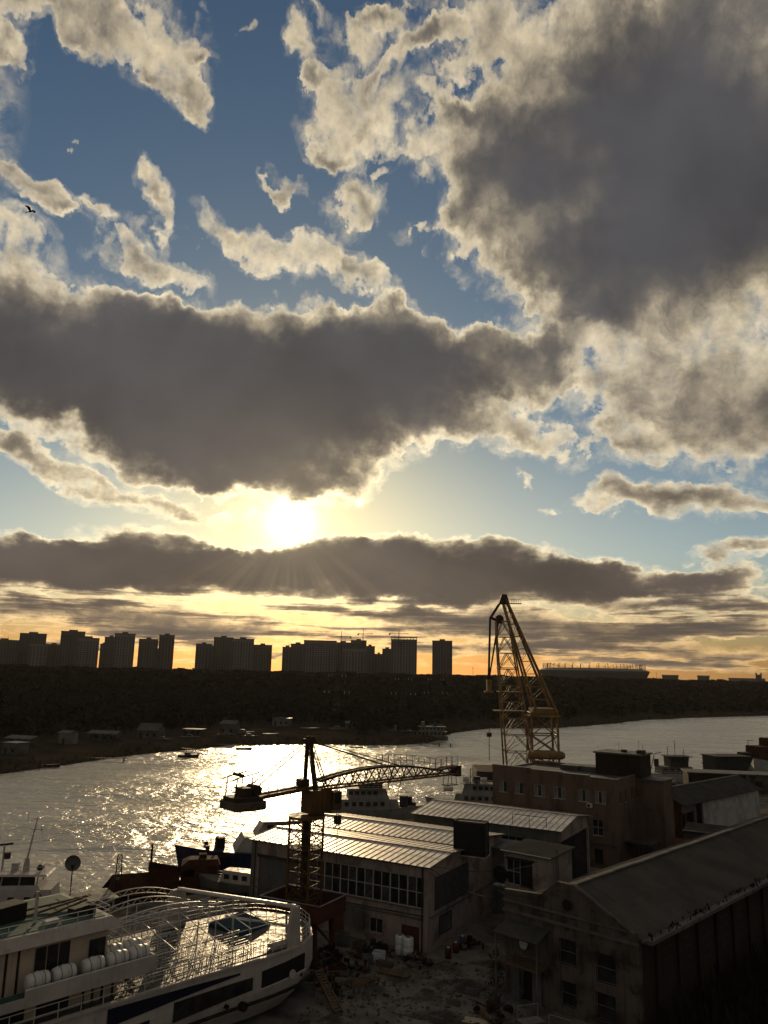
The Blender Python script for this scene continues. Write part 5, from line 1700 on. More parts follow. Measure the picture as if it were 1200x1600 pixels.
# stern gantry
gp = (-0.5, -0.9)
gf = (3.9, -12.6)
G().add([(-1.0, -1.15, 4.7), (0.6, -1.0, 4.7), (0.5, -1.6, 4.7), (-1.0, -1.75, 4.7), (-0.75, -1.1, 8.2), (0.15, -1.0, 8.2), (0.1, -1.4, 8.2), (-0.75, -1.5, 8.2)],
        [(3, 2, 1, 0), (4, 5, 6, 7), (0, 1, 5, 4), (1, 2, 6, 5), (2, 3, 7, 6), (3, 0, 4, 7)]).put('gantry_post', 'ship_white', ps)
G().add([(3.0, -12.9, 4.7), (5.2, -12.9, 4.7), (5.2, -12.4, 4.7), (3.0, -12.4, 4.7), (3.3, -12.8, 8.2), (4.7, -12.8, 8.2), (4.7, -12.4, 8.2), (3.3, -12.4, 8.2)],
        [(3, 2, 1, 0), (4, 5, 6, 7), (0, 1, 5, 4), (1, 2, 6, 5), (2, 3, 7, 6), (3, 0, 4, 7)]).put('gantry_post', 'ship_white', ps)
G().tube((-0.3, -1.2, 8.2), (4.0, -12.6, 8.2), 0.17, 8).put('gantry_beam', 'pipe_white', ps)
G().tube((-0.2, -1.5, 6.6), (2.2, -7.6, 6.6), 0.1, 6).put('gantry_rail', 'pipe_white', ps)
G().path([(-0.3, -1.3, 7.6), (0.6, -3.0, 6.9), (1.6, -5.0, 6.6), (2.4, -7.0, 6.7)], 0.05).put('stay', 'pipe_white', ps)
for (x, y) in ((0.9, -1.7), (5.2, -12.2)):
    g = G().tube((x - 0.9, y, 5.35), (x + 0.9, y, 5.35), 0.42, 10)
    g.put('mooring_drum', 'ship_white', ps)
# stern railing
pts = [(x, y, 5.15) for (x, y, z) in ring(0.25, 0.25, 5.2)][3:17]
g = G()
fine_pts = []
for a, b in zip(pts[:-1], pts[1:]):
    nn = max(1, int((Vector(b) - Vector(a)).length / 0.9))
    for k in range(nn):
        fine_pts.append(Vector(a).lerp(Vector(b), k / nn))
fine_pts.append(Vector(pts[-1]))
for p in fine_pts:
    g.tube(p, p + Vector((0, 0, 1.1)), 0.03, 4)
for h in (0.4, 0.75, 1.1):
    for a, b in zip(fine_pts[:-1], fine_pts[1:]):
        g.tube(a + Vector((0, 0, h)), b + Vector((0, 0, h)), 0.028, 4)
g.put('stern_railing', 'pipe_white', ps)
g = G()
for k in range(15):
    x = 4 + k * 1.6
    g.tube((x, -1.5, 5.1), (x, -1.5, 6.1), 0.03, 4)
for h in (0.5, 1.0):
    g.tube((4, -1.5, 5.1 + h), (26.5, -1.5, 5.1 + h), 0.03, 4)
g.put('side_railing', 'pipe_white', ps)
# awning frames over the aft deck: hoops, purlins, lattice arches
for k in range(7):
    x = 1.6 + k * 1.8
    g = G()
    y0, y1, ym = -2.4, -12.3, -7.4
    for (a, b) in (((y0, 5.1), (y0, 6.9)), ((y0, 6.9), (ym, 7.8)), ((ym, 7.8), (y1, 6.9)), ((y1, 6.9), (y1, 5.1)), ((ym, 5.1), (ym, 7.8)), ((-4.9, 5.1), (-4.9, 7.35))):
        g.tube((x, a[0], a[1]), (x, b[0], b[1]), 0.042, 5)
    g.put('awning_hoop', 'pipe_white', ps)
for (y, z) in ((-2.4, 6.9), (-4.9, 7.35), (-6.2, 7.58), (-7.4, 7.8), (-8.6, 7.6), (-9.9, 7.35), (-12.3, 6.9)):
    G().tube((0.6, y, z + 0.05), (14.4, y, z + 0.05), 0.04, 5).put('awning_purlin', 'pipe_white', ps)
for (y, hgt, xa, xb) in ((-12.6, 2.0, 3.4, 14.6), (-10.6, 1.7, 4.0, 14.6), (-8.6, 1.3, 2.0, 14.6)):
    g = G()
    n = 20
    lo, up = [], []
    for k in range(n + 1):
        f = k / n
        x = xa + (xb - xa) * f
        z = 7.0 + hgt * math.sin(math.pi * (0.12 + 0.76 * f)) - 0.4
        lo.append((x, y, z))
        up.append((x, y, z + 0.42))
    for k in range(n):
        g.tube(lo[k], lo[k + 1], 0.04, 4).tube(up[k], up[k + 1], 0.045, 4)
        g.tube(lo[k] if k % 2 else up[k], up[k + 1] if k % 2 else lo[k + 1], 0.03, 4)
    for k in (2, 10, 18):
        g.tube((lo[k][0], y, 5.1), lo[k], 0.04, 4)
    g.put('lattice_arch', 'pipe_white', ps)
# bare bench frames on the deck
bf = G()
for y in (0.0, 0.55):
    bf.tube((0, y, 0), (0, y, 0.45), 0.025, 4).tube((1.5, y, 0), (1.5, y, 0.45), 0.025, 4).tube((0, y, 0.45), (1.5, y, 0.45), 0.03, 4)
bf.tube((0, 0.55, 0.45), (0, 0.7, 0.95), 0.025, 4).tube((1.5, 0.55, 0.45), (1.5, 0.7, 0.95), 0.025, 4).tube((0, 0.7, 0.95), (1.5, 0.7, 0.95), 0.03, 4)
bm_ = bf.mesh('bench_frame', 'pipe_white')
rb = random.Random(9)
for i in range(7):
    for j in range(6):
        if i < 2 and j > 2:
            continue
        inst('bench_frame', bm_, ps, (2.4 + i * 1.75, -2.9 - j * 1.5 + rb.uniform(-.1, .1), 5.06), rb.uniform(-0.05, 0.05))
# blue tarpaulin tent on the deck
tp = G().add([(-2.2, -6.6, 5.06), (1.4, -6.2, 5.06), (2.0, -10.4, 5.06), (-1.8, -10.8, 5.06), (-0.2, -8.5, 6.35), (-2.1, -6.7, 5.4), (1.35, -6.3, 5.4), (1.95, -10.3, 5.4), (-1.75, -10.7, 5.4)],
             [(0, 1, 6, 5), (1, 2, 7, 6), (2, 3, 8, 7), (3, 0, 5, 8), (5, 6, 4), (6, 7, 4), (7, 8, 4), (8, 5, 4)])
tp.put('tarpaulin', 'tarp_blue', ps)
# lower deckhouse
wall = G().box(15.2, 42, -12.3, -2.6, 5.02, 6.5).put('deckhouse', 'ship_cream', ps)
for (x0, x1) in ((18.8, 21.0), (21.8, 24.6)):
    G().box(x0, x1, -2.62, -2.55, 5.2, 6.2).put('window', 'glass', wall)
for x in (15.5, 16.3, 17.0, 17.7):
    G().box(x, x + 0.16, -2.62, -2.54, 5.05, 6.45).put('door_strip', 'iron_black', wall)
G().box(15.14, 15.2, -6, -4.8, 5.05, 6.4).put('door', 'iron_black', wall)
sta = G()
for k in range(6):
    sta.box(14.7 - k * 0.22, 14.95 - k * 0.22, -3.6, -2.7, 6.25 - k * 0.22, 6.3 - k * 0.22)
sta.put('companionway', 'rust', ps)
# upper deck with its bulwark
G().box(13.0, 42, -13.4, -1.5, 6.5, 6.64).put('upper_deck', 'deck_green', ps)
G().box(12.9, 22.4, -1.5, -1.38, 6.35, 7.35).put('bulwark', 'ship_white', ps)
G().box(22.4, 42, -1.5, -1.38, 6.35, 6.95).put('bulwark', 'ship_white', ps)
G().box(12.86, 12.98, -3.8, -1.5, 6.35, 7.35).put('bulwark', 'ship_white', ps)
G().tube((12.9, -1.44, 7.38), (22.4, -1.44, 7.38), 0.06, 6).put('bulwark_rail', 'pipe_white', ps)
g = G()
for k in range(8):
    y = -4.0 - k * 1.2
    g.tube((12.95, y, 6.64), (12.95, y, 7.6), 0.03, 4)
for h in (7.1, 7.6):
    g.tube((12.95, -3.8, h), (12.95, -13.3, h), 0.03, 4)
g.put('deck_railing', 'pipe_white', ps)
uh = G().box(15.9, 42, -11.6, -3.2, 6.64, 9.45).put('upper_deckhouse', 'ship_cream', ps)
for (x0, x1) in ((18.7, 21.2),):
    for k in range(3):
        w = (x1 - x0) / 3
        G().box(x0 + k * w + 0.05, x0 + (k + 1) * w - 0.05, -3.22, -3.14, 7.6, 9.2).put('window', 'glass', uh)
for x in (22.2, 23.0, 23.9, 24.7):
    G().box(x, x + 0.14, -3.22, -3.14, 6.7, 9.3).put('door_strip', 'iron_black', uh)
G().box(16.1, 17.3, -3.22, -3.12, 7.4, 8.9).put('window', 'glass', uh)
G().add([(14.9, -2.8, 9.45), (42, -2.8, 9.45), (42, -12, 9.45), (14.9, -12, 9.45), (15.6, -3.3, 10.15), (42, -3.3, 10.15), (42, -11.4, 10.15), (15.6, -11.4, 10.15)],
        [(3, 2, 1, 0), (4, 5, 6, 7), (0, 1, 5, 4), (1, 2, 6, 5), (2, 3, 7, 6), (3, 0, 4, 7)]).put('roof', 'ship_white', ps)
G().box(16.0, 42, -11.0, -3.7, 10.15, 10.19).put('roof_deck', 'deck_green', ps)
g = G()
for k in range(12):
    x = 15.8 + k * 1.2
    g.tube((x, -3.5, 10.15), (x, -3.5, 10.85), 0.03, 4)
for h in (10.5, 10.85):
    g.tube((15.8, -3.5, h), (29.5, -3.5, h), 0.03, 4)
    g.tube((15.8, -3.5, h), (15.8, -11.2, h), 0.03, 4)
g.put('roof_railing', 'pipe_white', ps)
G().tube((20.5, -5.2, 10.19), (20.5, -5.2, 12.3), 0.12, 6).put('vent_post', 'ship_white', ps)
G().obox((21.8, -7.2, 10.75), (2.4, 1.5, 1.1), 0.2).put('winch_cover', 'tarp_black', ps)
G().obox((17.2, -5.3, 10.45), (1.6, 0.7, 0.5), 0.3).put('deck_locker', 'steel_dark', ps)
G().obox((19.6, -4.6, 10.3), (1.0, 0.6, 0.22), 0.1).put('hatch_cover', 'plastic_white', ps)
for (x, y, l, a) in ((18.2, -7.0, 4.5, 0.15), (18.0, -7.8, 5.5, -0.1), (17.6, -6.3, 3.5, 0.3)):
    G().obox((x, y, 10.5), (l, 0.18, 0.14), a, 0.06).put('stowed_spar', 'timber', ps)
G().tube((16.7, -4.4, 10.2), (16.7, -4.4, 10.9), 0.28, 10).put('vent_cowl', 'rubber', ps)


# ---- liferaft canisters on the upper deck
def raft(loc, rz, label):
    t = thing('liferaft_canister', label, 'liferaft', loc, rz, 'liferafts on the passenger ship')
    t.scale = (1.0, 1.15, 1.15)
    prof = [(-0.78, 0.24), (-0.72, 0.40), (-0.45, 0.46), (-0.04, 0.46), (-0.03, 0.49), (0.03, 0.49), (0.04, 0.46), (0.45, 0.46), (0.72, 0.40), (0.78, 0.24)]
    n = 14
    rings_ = [[(x, math.cos(2 * math.pi * k / n) * r, 0.75 + math.sin(2 * math.pi * k / n) * r) for k in range(n)] for x, r in prof]
    G().rings(rings_).put('canister', 'raft_white', t, None, None, True)
    for x in (-0.5, 0.5):
        g = G()
        g.bar((x, -0.4, 0.0), (x, -0.25, 0.42), 0.06).bar((x, 0.4, 0.0), (x, 0.25, 0.42), 0.06).bar((x, -0.4, 0.3), (x, 0.4, 0.3), 0.06)
        g.put('cradle', 'pipe_white', t)
        rg = []
        for k in range(n):
            a, b = 2 * math.pi * k / n, 2 * math.pi * (k + 1) / n
            rg.append((a, b))
        g = G()
        for a, b in rg:
            g.tube((x * 0.7, math.cos(a) * 0.475, 0.75 + math.sin(a) * 0.475), (x * 0.7, math.cos(b) * 0.475, 0.75 + math.sin(b) * 0.475), 0.02, 4)
        g.put('strap', 'plaster_grey', t)
    return t


def on_ship(x, y, z):
    a = math.radians(227)
    return (-6.2 + math.cos(a) * x - math.sin(a) * y, 70.4 + math.sin(a) * x + math.cos(a) * y, z)


RZ = math.radians(227)
raft(on_ship(21.3, -2.25, 6.66), RZ, 'liferaft canister nearest the notch in the white bulwark, under the dark windows')
raft(on_ship(19.5, -2.25, 6.66), RZ, 'liferaft canister just aft of the one nearest the bulwark notch')
raft(on_ship(17.4, -2.3, 6.66), RZ, 'single liferaft canister in the middle of the row along the bulwark')
raft(on_ship(15.6, -2.25, 6.66), RZ, 'outer liferaft canister of the aft four, next to the single one')
raft(on_ship(13.9, -2.25, 6.66), RZ, 'aftmost outer liferaft canister at the end of the bulwark')
raft(on_ship(15.2, -3.7, 6.66), RZ, 'inner liferaft canister of the aft four, beside the deckhouse corner')
raft(on_ship(13.6, -3.7, 6.66), RZ, 'aftmost inner liferaft canister under the awning frames')



# ================================================================ other vessels
def deckbox(t, x0, x1, w0, w1, z0, z1, m, name, rake=0.3):
    return G().add([(x0, -w0, z0), (x1, -w1, z0), (x1, w1, z0), (x0, w0, z0), (x0 + rake * 0.3, -w0 * 0.95, z1), (x1 - rake, -w1 * 0.95, z1), (x1 - rake, w1 * 0.95, z1), (x0 + rake * 0.3, w0 * 0.95, z1)],
                   [(3, 2, 1, 0), (4, 5, 6, 7), (0, 1, 5, 4), (1, 2, 6, 5), (2, 3, 7, 6), (3, 0, 4, 7)]).put(name, m, t)


def side_windows(t, parent, xs, w, z0, z1, half, both=True):
    for x in xs:
        for s in ((-1, 1) if both else (-1,)):
            G().box(x - w / 2, x + w / 2, s * half - 0.05, s * half + 0.05, z0, z1).put('window', 'glass', parent)


def rails(t, x0, x1, y, z, h=1.0, n=10, m='pipe_white', r=0.03):
    g = G()
    for k in range(n):
        x = x0 + (x1 - x0) * k / (n - 1)
        g.tube((x, y, z), (x, y, z + h), r, 4)
    for f in (0.5, 1.0):
        g.tube((x0, y, z + h * f), (x1, y, z + h * f), r, 4)
    return g.put('railing', m, t)


# ---- white survey tug at the left edge
tg = thing('river_tug', 'white river tug with raked mast at the left edge of the picture', 'tug', (-43.0, 98.5, -2.6), math.radians(8))
boat_hull(G(), 21, 6, 2.6, 0.3, 14).put('hull', 'ship_white', tg)
G().box(-9, 7, -2.6, 2.6, 2.5, 2.62).put('deck', 'deck_green', tg)
h1 = deckbox(tg, -6.5, 5.0, 2.2, 2.0, 2.62, 4.9, 'ship_white', 'deckhouse')
side_windows(tg, h1, (-5, -3.2, -1.4, 0.4, 2.2), 0.7, 3.5, 4.2, 2.16)
w1 = deckbox(tg, -3.2, 3.4, 1.9, 1.7, 4.9, 5.35, 'ship_white', 'wheelhouse_base')
for (x, y) in ((-2.9, -1.7), (-2.9, 1.7), (-1.0, -1.75), (-1.0, 1.75), (1.0, -1.7), (1.0, 1.7), (2.9, -1.4), (2.9, 1.4)):
    G().bar((x, y, 5.35), (x + 0.15, y, 6.5), 0.13).put('window_post', 'ship_white', tg)
G().box(-2.75, 2.75, -1.66, -1.6, 5.35, 6.5).put('window_glass', 'glass', tg)
G().box(-2.95, -2.9, -1.5, 1.5, 5.35, 6.5).put('window_glass', 'glass', tg)
G().add([(-3.8, -2.3, 6.5), (4.2, -2.1, 6.35), (4.2, 2.1, 6.35), (-3.8, 2.3, 6.5), (-3.6, -2.1, 6.68), (4.0, -1.9, 6.53), (4.0, 1.9, 6.53), (-3.6, 2.1, 6.68)],
        [(3, 2, 1, 0), (4, 5, 6, 7), (0, 1, 5, 4), (1, 2, 6, 5), (2, 3, 7, 6), (3, 0, 4, 7)]).put('wheelhouse_roof', 'ship_white', tg)
ms = G().tube((1.2, 0, 6.6), (1.2, 0, 8.0), 0.4, 8, 0.25).tube((1.2, 0, 8.0), (1.9, 0, 12.6), 0.13, 6, 0.06).put('mast', 'ship_white', tg)
g = G()
g.tube((1.2, 0, 11.2), (2.6, 0, 11.2), 0.05, 4).tube((1.2, -0.9, 12.3), (1.9, 0.9, 12.3), 0.05, 4).tube((1.05, -0.9, 12.3), (1.05, -0.9, 13.4), 0.035, 4)
g.tube((2.5, 0, 10.9), (2.5, 0, 11.6), 0.05, 4)
g.put('yards', 'ship_white', ms)
G().tube((-1.6, 0.2, 6.6), (-1.6, 0.2, 9.3), 0.12, 6).put('radar_post', 'ship_white', tg)
G().obox((-1.6, 0.2, 9.5), (1.9, 0.22, 0.22), 0.5).put('radar_scanner', 'steel_dark', tg)
G().tube((-1.15, 0.2, 7.9), (-1.15, 0.2, 8.6), 0.36, 8).put('searchlight', 'steel_dark', tg)
G().tube((2.9, -0.6, 7.0), (2.9, 0.1, 7.0), 0.35, 12).put('searchlight', 'steel_dark', tg)
G().box(-0.4, 0.3, -0.4, 0.4, 6.6, 7.5).put('instrument_box', 'ship_white', tg)
rails(tg, -3.4, 3.8, -2.0, 6.6, 0.8, 9)
rails(tg, -9, 8, -2.6, 2.62, 1.0, 14)
G().tube((5.6, -1.0, 2.62), (5.6, -1.0, 3.3), 0.45, 12).put('winch', 'steel_dark', tg)
g = G()
for k in range(14):
    a, b = 2 * math.pi * k / 14, 2 * math.pi * (k + 1) / 14
    g.tube((3.4 + math.cos(a) * 0.38, -2.32, 4.2 + math.sin(a) * 0.38), (3.4 + math.cos(b) * 0.38, -2.32, 4.2 + math.sin(b) * 0.38), 0.08, 5)
g.put('lifebuoy', 'orange', tg)

# ---- dish aerial on a pole, beside the tug
sd = thing('satellite_dish', 'round pale dish aerial on a thin pole above the landing stage', 'dish', (-34.0, 92.4, 0.0), math.radians(10))
G().tube((0, 0, 0), (0, 0, 5.9), 0.07, 6).put('pole', 'steel_dark', sd)
n = 24
rg = [[(math.cos(2 * math.pi * k / n) * r, -d, 6.4 + math.sin(2 * math.pi * k / n) * r) for k in range(n)] for r, d in ((0.08, -0.14), (0.4, -0.10), (0.7, -0.02), (0.85, 0.08), (0.85, 0.12), (0.7, 0.02), (0.4, -0.06))]
G().rings(rg, True).put('reflector', 'plaster_grey', sd)
G().tube((0, -0.1, 5.7), (0, -0.9, 6.4), 0.03, 4).put('feed_arm', 'steel_dark', sd)
G().box(-0.15, 0.15, 0.0, 0.35, 5.75, 6.2).put('mount', 'steel_dark', sd)

# ---- landing stage with small sheds
ls = thing('landing_stage', 'pale floating landing stage between the tug and the rusty barge', 'pontoon', (-34.5, 98.5, -2.0), math.radians(38))
G().box(-6, 6, -2.4, 2.4, -0.6, 0.7).put('float', 'hull_black', ls)
G().box(-6, 6, -2.4, 2.4, 0.7, 0.8).put('deck', 'timber', ls)
c1 = G().box(-3.5, 3.0, -1.8, 1.8, 0.8, 3.1).put('cabin', 'ship_white', ls)
G().box(-3.9, 3.4, -2.2, 2.2, 3.1, 3.25).put('cabin_roof', 'roof_flat', ls)
for x in (-2.4, -0.6, 1.4):
    G().box(x - 0.5, x + 0.5, -1.86, -1.78, 1.6, 2.5).put('window', 'glass', c1)
G().box(2.0, 2.7, -1.86, -1.78, 0.85, 2.7).put('door', 'red_oxide', c1)
rails(ls, -5.8, 5.8, -2.3, 0.8, 1.0, 11, 'steel_dark')

# ---- rusty barge with a peaked dark cover
rbg = thing('rusty_barge', 'dark rusty barge with a peaked cover and a lattice post', 'barge', (-30.2, 108.5, -2.6), math.radians(22))
G().prism([(-7, -2.8), (6, -2.8), (7.2, -1.5), (7.2, 1.5), (6, 2.8), (-7, 2.8)], 0, 1.9).put('hull', 'hull_black', rbg)
G().slab([(-5.2, -2.6, 2.2), (1.6, -2.6, 2.2), (1.6, 0, 4.3), (-4.2, 0, 4.3)], 0.1).put('cover', 'rust', rbg)
G().slab([(-5.2, 2.6, 2.2), (1.6, 2.6, 2.2), (1.6, 0, 4.3), (-4.2, 0, 4.3)], 0.1).put('cover', 'rust', rbg)
G().add([(1.55, -2.5, 1.9), (1.55, 2.5, 1.9), (1.55, 2.5, 2.2), (1.55, 0, 4.2), (1.55, -2.5, 2.2)], [(0, 1, 2, 3, 4)]).put('cover_end', 'rust', rbg)
G().tube((0.6, 0.8, 2.0), (0.6, 0.8, 7.6), 0.16, 6).put('post', 'steel_dark', rbg)
G().tube((0.6, 0.8, 4.2), (0.6, 0.8, 5.4), 0.3, 6).put('winch_head', 'steel_dark', rbg)
lattice(G(), (-3.6, -1.5, 2.2), (-3.6, -1.5, 7.0), 0.9, 0.5, 5, 0.06, 0.04).put('lattice_post', 'steel_dark', rbg)
rails(rbg, -6.8, -1, -2.5, 1.9, 1.2, 6, 'steel_dark')
for (x, y) in ((4.0, -1.0), (5.0, 1.2), (3.0, 1.4)):
    G().tube((x, y, 1.9), (x, y, 2.9), 0.35, 10).put('drum', 'rust', rbg)

# ---- rusty hulk with an open cabin shell
hk_ = thing('rusty_hulk', 'rust-red cut-up hulk with a broken cabin shell, left of the blue tug', 'wreck', (-25.0, 109.2, -2.4), math.radians(12))
G().prism([(-5, -2.6), (4.6, -2.6), (5.4, 0), (4.6, 2.6), (-5, 2.6)], 0, 2.4).put('hull', 'rust', hk_)
G().add([(-4.6, -2.2, 2.4), (-1.0, -2.2, 2.4), (-1.0, 2.2, 2.4), (-4.6, 2.2, 2.4), (-4.9, -2.2, 5.2), (-0.9, -2.2, 4.5), (-0.9, 2.2, 4.2), (-4.9, 2.2, 5.0)],
        [(0, 1, 5, 4), (1, 2, 6, 5), (2, 3, 7, 6), (3, 0, 4, 7)]).put('plate_box', 'rust', hk_)
sh_ = wall_with_openings(-0.8, 4.2, 2.4, 5.2, [(-0.5, 0.9, 3.9, 4.8)], 0.12, -2.0)
sh_.put('cabin_side', 'rust', hk_)
G().box(-0.8, 4.2, 1.9, 2.0, 2.4, 5.2).put('cabin_side', 'rust', hk_)
G().add([(-0.8, -2.0, 5.2), (4.2, -2.0, 5.2), (4.2, 2.0, 5.2), (-0.8, 2.0, 5.2), (0.2, -1.6, 5.9), (3.8, -1.6, 5.9), (3.8, 1.6, 5.7), (0.2, 1.6, 5.7)],
        [(4, 5, 6, 7), (0, 1, 5, 4), (1, 2, 6, 5), (2, 3, 7, 6), (3, 0, 4, 7)]).put('cabin_top', 'rust', hk_)
G().box(4.1, 4.2, -1.9, 1.9, 2.4, 5.2).put('cabin_end', 'rust', hk_)
G().box(1.4, 2.4, -0.5, 0.5, 5.7, 6.3).put('stub_funnel', 'rust', hk_)
for k in range(6):
    G().tube((-5 + k * 0.9, -2.7, 2.4), (-5.2 + k * 0.9, -2.7, 3.2 + 0.4 * (k % 3)), 0.06, 4).put('rib', 'rust', hk_)

# ---- blue tug behind the hall, bow to the left
bt = thing('blue_tug', 'blue-hulled tug with white deckhouse moored behind the workshop hall', 'tug', (-15.4, 119.6, -3.2), math.radians(196))
boat_hull(G(), 25, 7.2, 5.6, 0.22, 14).put('hull', 'ship_blue', bt)
G().box(-11.5, 9, -3.2, 3.2, 5.55, 5.68).put('deck', 'rust', bt)
d1 = deckbox(bt, -9, 5.6, 2.7, 2.4, 5.68, 7.9, 'ship_white', 'deckhouse', 1.4)
side_windows(bt, d1, (-7, -4.8, -2.6, -0.4, 1.8), 0.8, 6.5, 7.3, 2.62)
d2 = deckbox(bt, -6, 2.6, 2.2, 1.9, 7.9, 9.8, 'ship_white', 'upper_house', 1.2)
side_windows(bt, d2, (-4.6, -2.8, -1.0, 0.6), 0.8, 8.6, 9.4, 2.13)
G().box(-6.5, 1.9, -2.5, 2.5, 9.8, 9.92).put('upper_roof', 'ship_white', bt)
G().tube((-7.4, 0, 7.9), (-7.6, 0, 10.6), 0.9, 12, 0.75).put('funnel', 'ship_blue', bt)
for (x, y, h, r) in ((9.2, -1.4, 1.2, 0.3), (9.2, 1.4, 1.2, 0.3), (7.4, 0, 2.0, 0.75), (6.9, -2.0, 1.4, 0.3)):
    G().tube((x, y, 5.6), (x, y, 5.6 + h), r, 10).put('bollard' if r < 0.5 else 'windlass', 'iron_black', bt)
G().tube((8.0, 1.6, 5.6), (8.0, 1.6, 8.0), 0.14, 6).put('foremast', 'steel_dark', bt)
G().tube((4.6, -2.0, 7.9), (3.2, -2.0, 9.6), 0.06, 4).put('stay', 'steel_dark', bt)
rails(bt, -9, 4.8, -2.55, 7.9, 0.9, 12)
rails(bt, 6.0, 11.2, -2.0, 5.9, 1.0, 7, 'steel_dark')
G().tube((11.6, -0.9, 4.9), (12.0, -1.3, 4.6), 0.22, 8).put('anchor', 'iron_black', bt)

# ---- pale workboat on the quay edge in front of the blue tug
wb_ = thing('work_launch', 'pale launch with a low cabin lying between blue tug and passenger ship', 'boat', (-18.6, 106.0, 0.0), math.radians(160))
boat_hull(G(), 9, 3, 1.5, 0.3, 10).put('hull', 'plaster_grey', wb_)
dd = deckbox(wb_, -3.4, 1.2, 1.1, 0.9, 1.45, 2.9, 'ship_white', 'cabin', 0.5)
side_windows(wb_, dd, (-2.5, -1.2, 0.1), 0.7, 1.95, 2.5, 1.05)
rails(wb_, -4, 3, -1.2, 1.5, 0.7, 7)
for x in (-2.2, 2.0):
    G().box(x - 0.3, x + 0.3, -1.2, 1.2, 0.0, 0.25).put('cradle', 'timber', wb_)

# ---- white ships beyond the hall
def motor_ship(label, loc, rz, L_, dark_bow=False):
    t = thing('motor_ship', label, 'ship', loc, math.radians(rz), 'white motor ships moored along the quay')
    B = L_ * 0.24
    boat_hull(G(), L_, B, 2.9, 0.3, 14).put('hull', 'ship_grey', t)
    a = deckbox(t, -L_ * .40, L_ * .24, B * .42, B * .36, 2.85, 4.9, 'ship_grey', 'deckhouse', 0.8)
    side_windows(t, a, [-L_ * .36 + k * 1.5 for k in range(int(L_ * .36))], 0.85, 3.6, 4.4, B * .41)
    b = deckbox(t, -L_ * .22, L_ * .14, B * .36, B * .3, 4.9, 6.9, 'ship_grey', 'bridge', 0.7)
    side_windows(t, b, [-L_ * .2 + k * 1.3 for k in range(int(L_ * .22))], 0.9, 5.7, 6.5, B * .345)
    for k in range(4):
        y = -B * .24 + k * B * .16
        G().box(L_ * .14 - 0.62, L_ * .14 - 0.5, y - B * .06, y + B * .06, 5.8, 6.5).put('window', 'glass', b)
    G().box(-L_ * .25, L_ * .15, -B * .4, B * .4, 6.9, 7.05).put('bridge_roof', 'ship_grey', t)
    return t, B


s1, B1 = motor_ship('white motor ship with cluttered dark foredeck beyond the hall roof', (-1.2, 171.5, -2.9), 8, 24)
G().obox((-0.5, 0, 7.6), (5.0, 2.4, 1.0), 0).put('awning', 'tarp_black', s1)
G().tube((3.4, 0, 7.0), (3.4, 0, 10.6), 0.1, 5).put('mast', 'steel_dark', s1)
G().tube((5.4, 0.4, 4.9), (6.4, 0.4, 9.6), 0.09, 5).put('derrick', 'steel_dark', s1)
for (x, y, h, r) in ((6.6, -1.0, 2.6, 0.9), (7.9, 0.8, 2.2, 0.8), (8.8, -0.6, 1.2, 0.5)):
    G().tube((x, y, 2.9), (x, y, 2.9 + h), r, 10).put('deck_gear', 'steel_dark', s1)
rails(s1, -9, 5, -2.4, 4.9, 0.9, 12)
rails(s1, -5.6, 3.2, -2.1, 7.05, 0.8, 9)
s2, B2 = motor_ship('white motor ship with rounded bridge windows left of the brick building', (21.5, 181.5, -2.9), 176, 20)
for k in range(3):
    G().tube((-3 + k * 2.0, -1.4, 7.6), (-1.6 + k * 2.0, -1.4, 7.6), 0.5, 10).put('liferaft', 'raft_white', s2)
G().tube((0.8, 0.4, 7.05), (0.8, 0.4, 10.2), 0.1, 5).put('mast', 'steel_dark', s2)
G().tube((-0.6, 0.6, 7.05), (-0.6, 0.6, 8.5), 0.8, 10).put('funnel', 'steel_dark', s2)
G().tube((4.6, -1.8, 5.3), (6.8, -1.8, 5.3), 0.55, 10).put('tender', 'raft_white', s2)
rails(s2, -4.8, 3.0, 1.9, 7.05, 0.8, 9)

# ---- craft by the right edge
rt_ = thing('river_tug', 'small tug with dark wheelhouse and antennas right of the brick building', 'tug', (89.5, 238.0, -2.8), math.radians(5))
boat_hull(G(), 22, 6.4, 3.4, 0.3, 12).put('hull', 'ship_white', rt_)
c = deckbox(rt_, -7, 3, 2.3, 2.1, 3.35, 5.4, 'plaster_grey', 'deckhouse')
side_windows(rt_, c, (-5.6, -3.6, -1.6, 0.4), 0.9, 4.2, 4.9, 2.24)
d = deckbox(rt_, -4.0, 1.4, 2.2, 2.0, 5.4, 8.2, 'steel_dark', 'wheelhouse', -0.5)
side_windows(rt_, d, (-3.0, -1.6, -0.2), 1.0, 6.8, 7.7, 2.16)
G().box(-4.8, 2.6, -2.5, 2.5, 8.2, 8.4).put('wheelhouse_roof', 'steel_dark', rt_)
for (x, h) in ((-1.5, 4.4), (-3.8, 2.6), (1.2, 2.0)):
    G().tube((x, 0, 8.4), (x, 0, 8.4 + h), 0.09, 5).put('antenna', 'steel_dark', rt_)
g = G().tube((-10, -1.2, 3.4), (-8.4, -1.2, 9.0), 0.12, 5).tube((-8.4, -1.2, 9.0), (-6.2, -1.2, 9.4), 0.1, 5)
g.put('derrick', 'steel_dark', rt_)
G().tube((-7.4, 0, 5.4), (-7.4, 0, 7.4), 0.7, 10).put('funnel', 'steel_dark', rt_)
rails(rt_, -10, 8, -2.9, 3.4, 1.0, 14)
rt2 = thing('river_launch', 'pale glinting launch moored close to the brick stair tower', 'boat', (77.0, 214.5, -2.7), math.radians(10))
boat_hull(G(), 13, 4, 2.2, 0.3, 12).put('hull', 'ship_white', rt2)
e = deckbox(rt2, -4.5, 2, 1.5, 1.3, 2.15, 4.2, 'ship_white', 'cabin', 0.6)
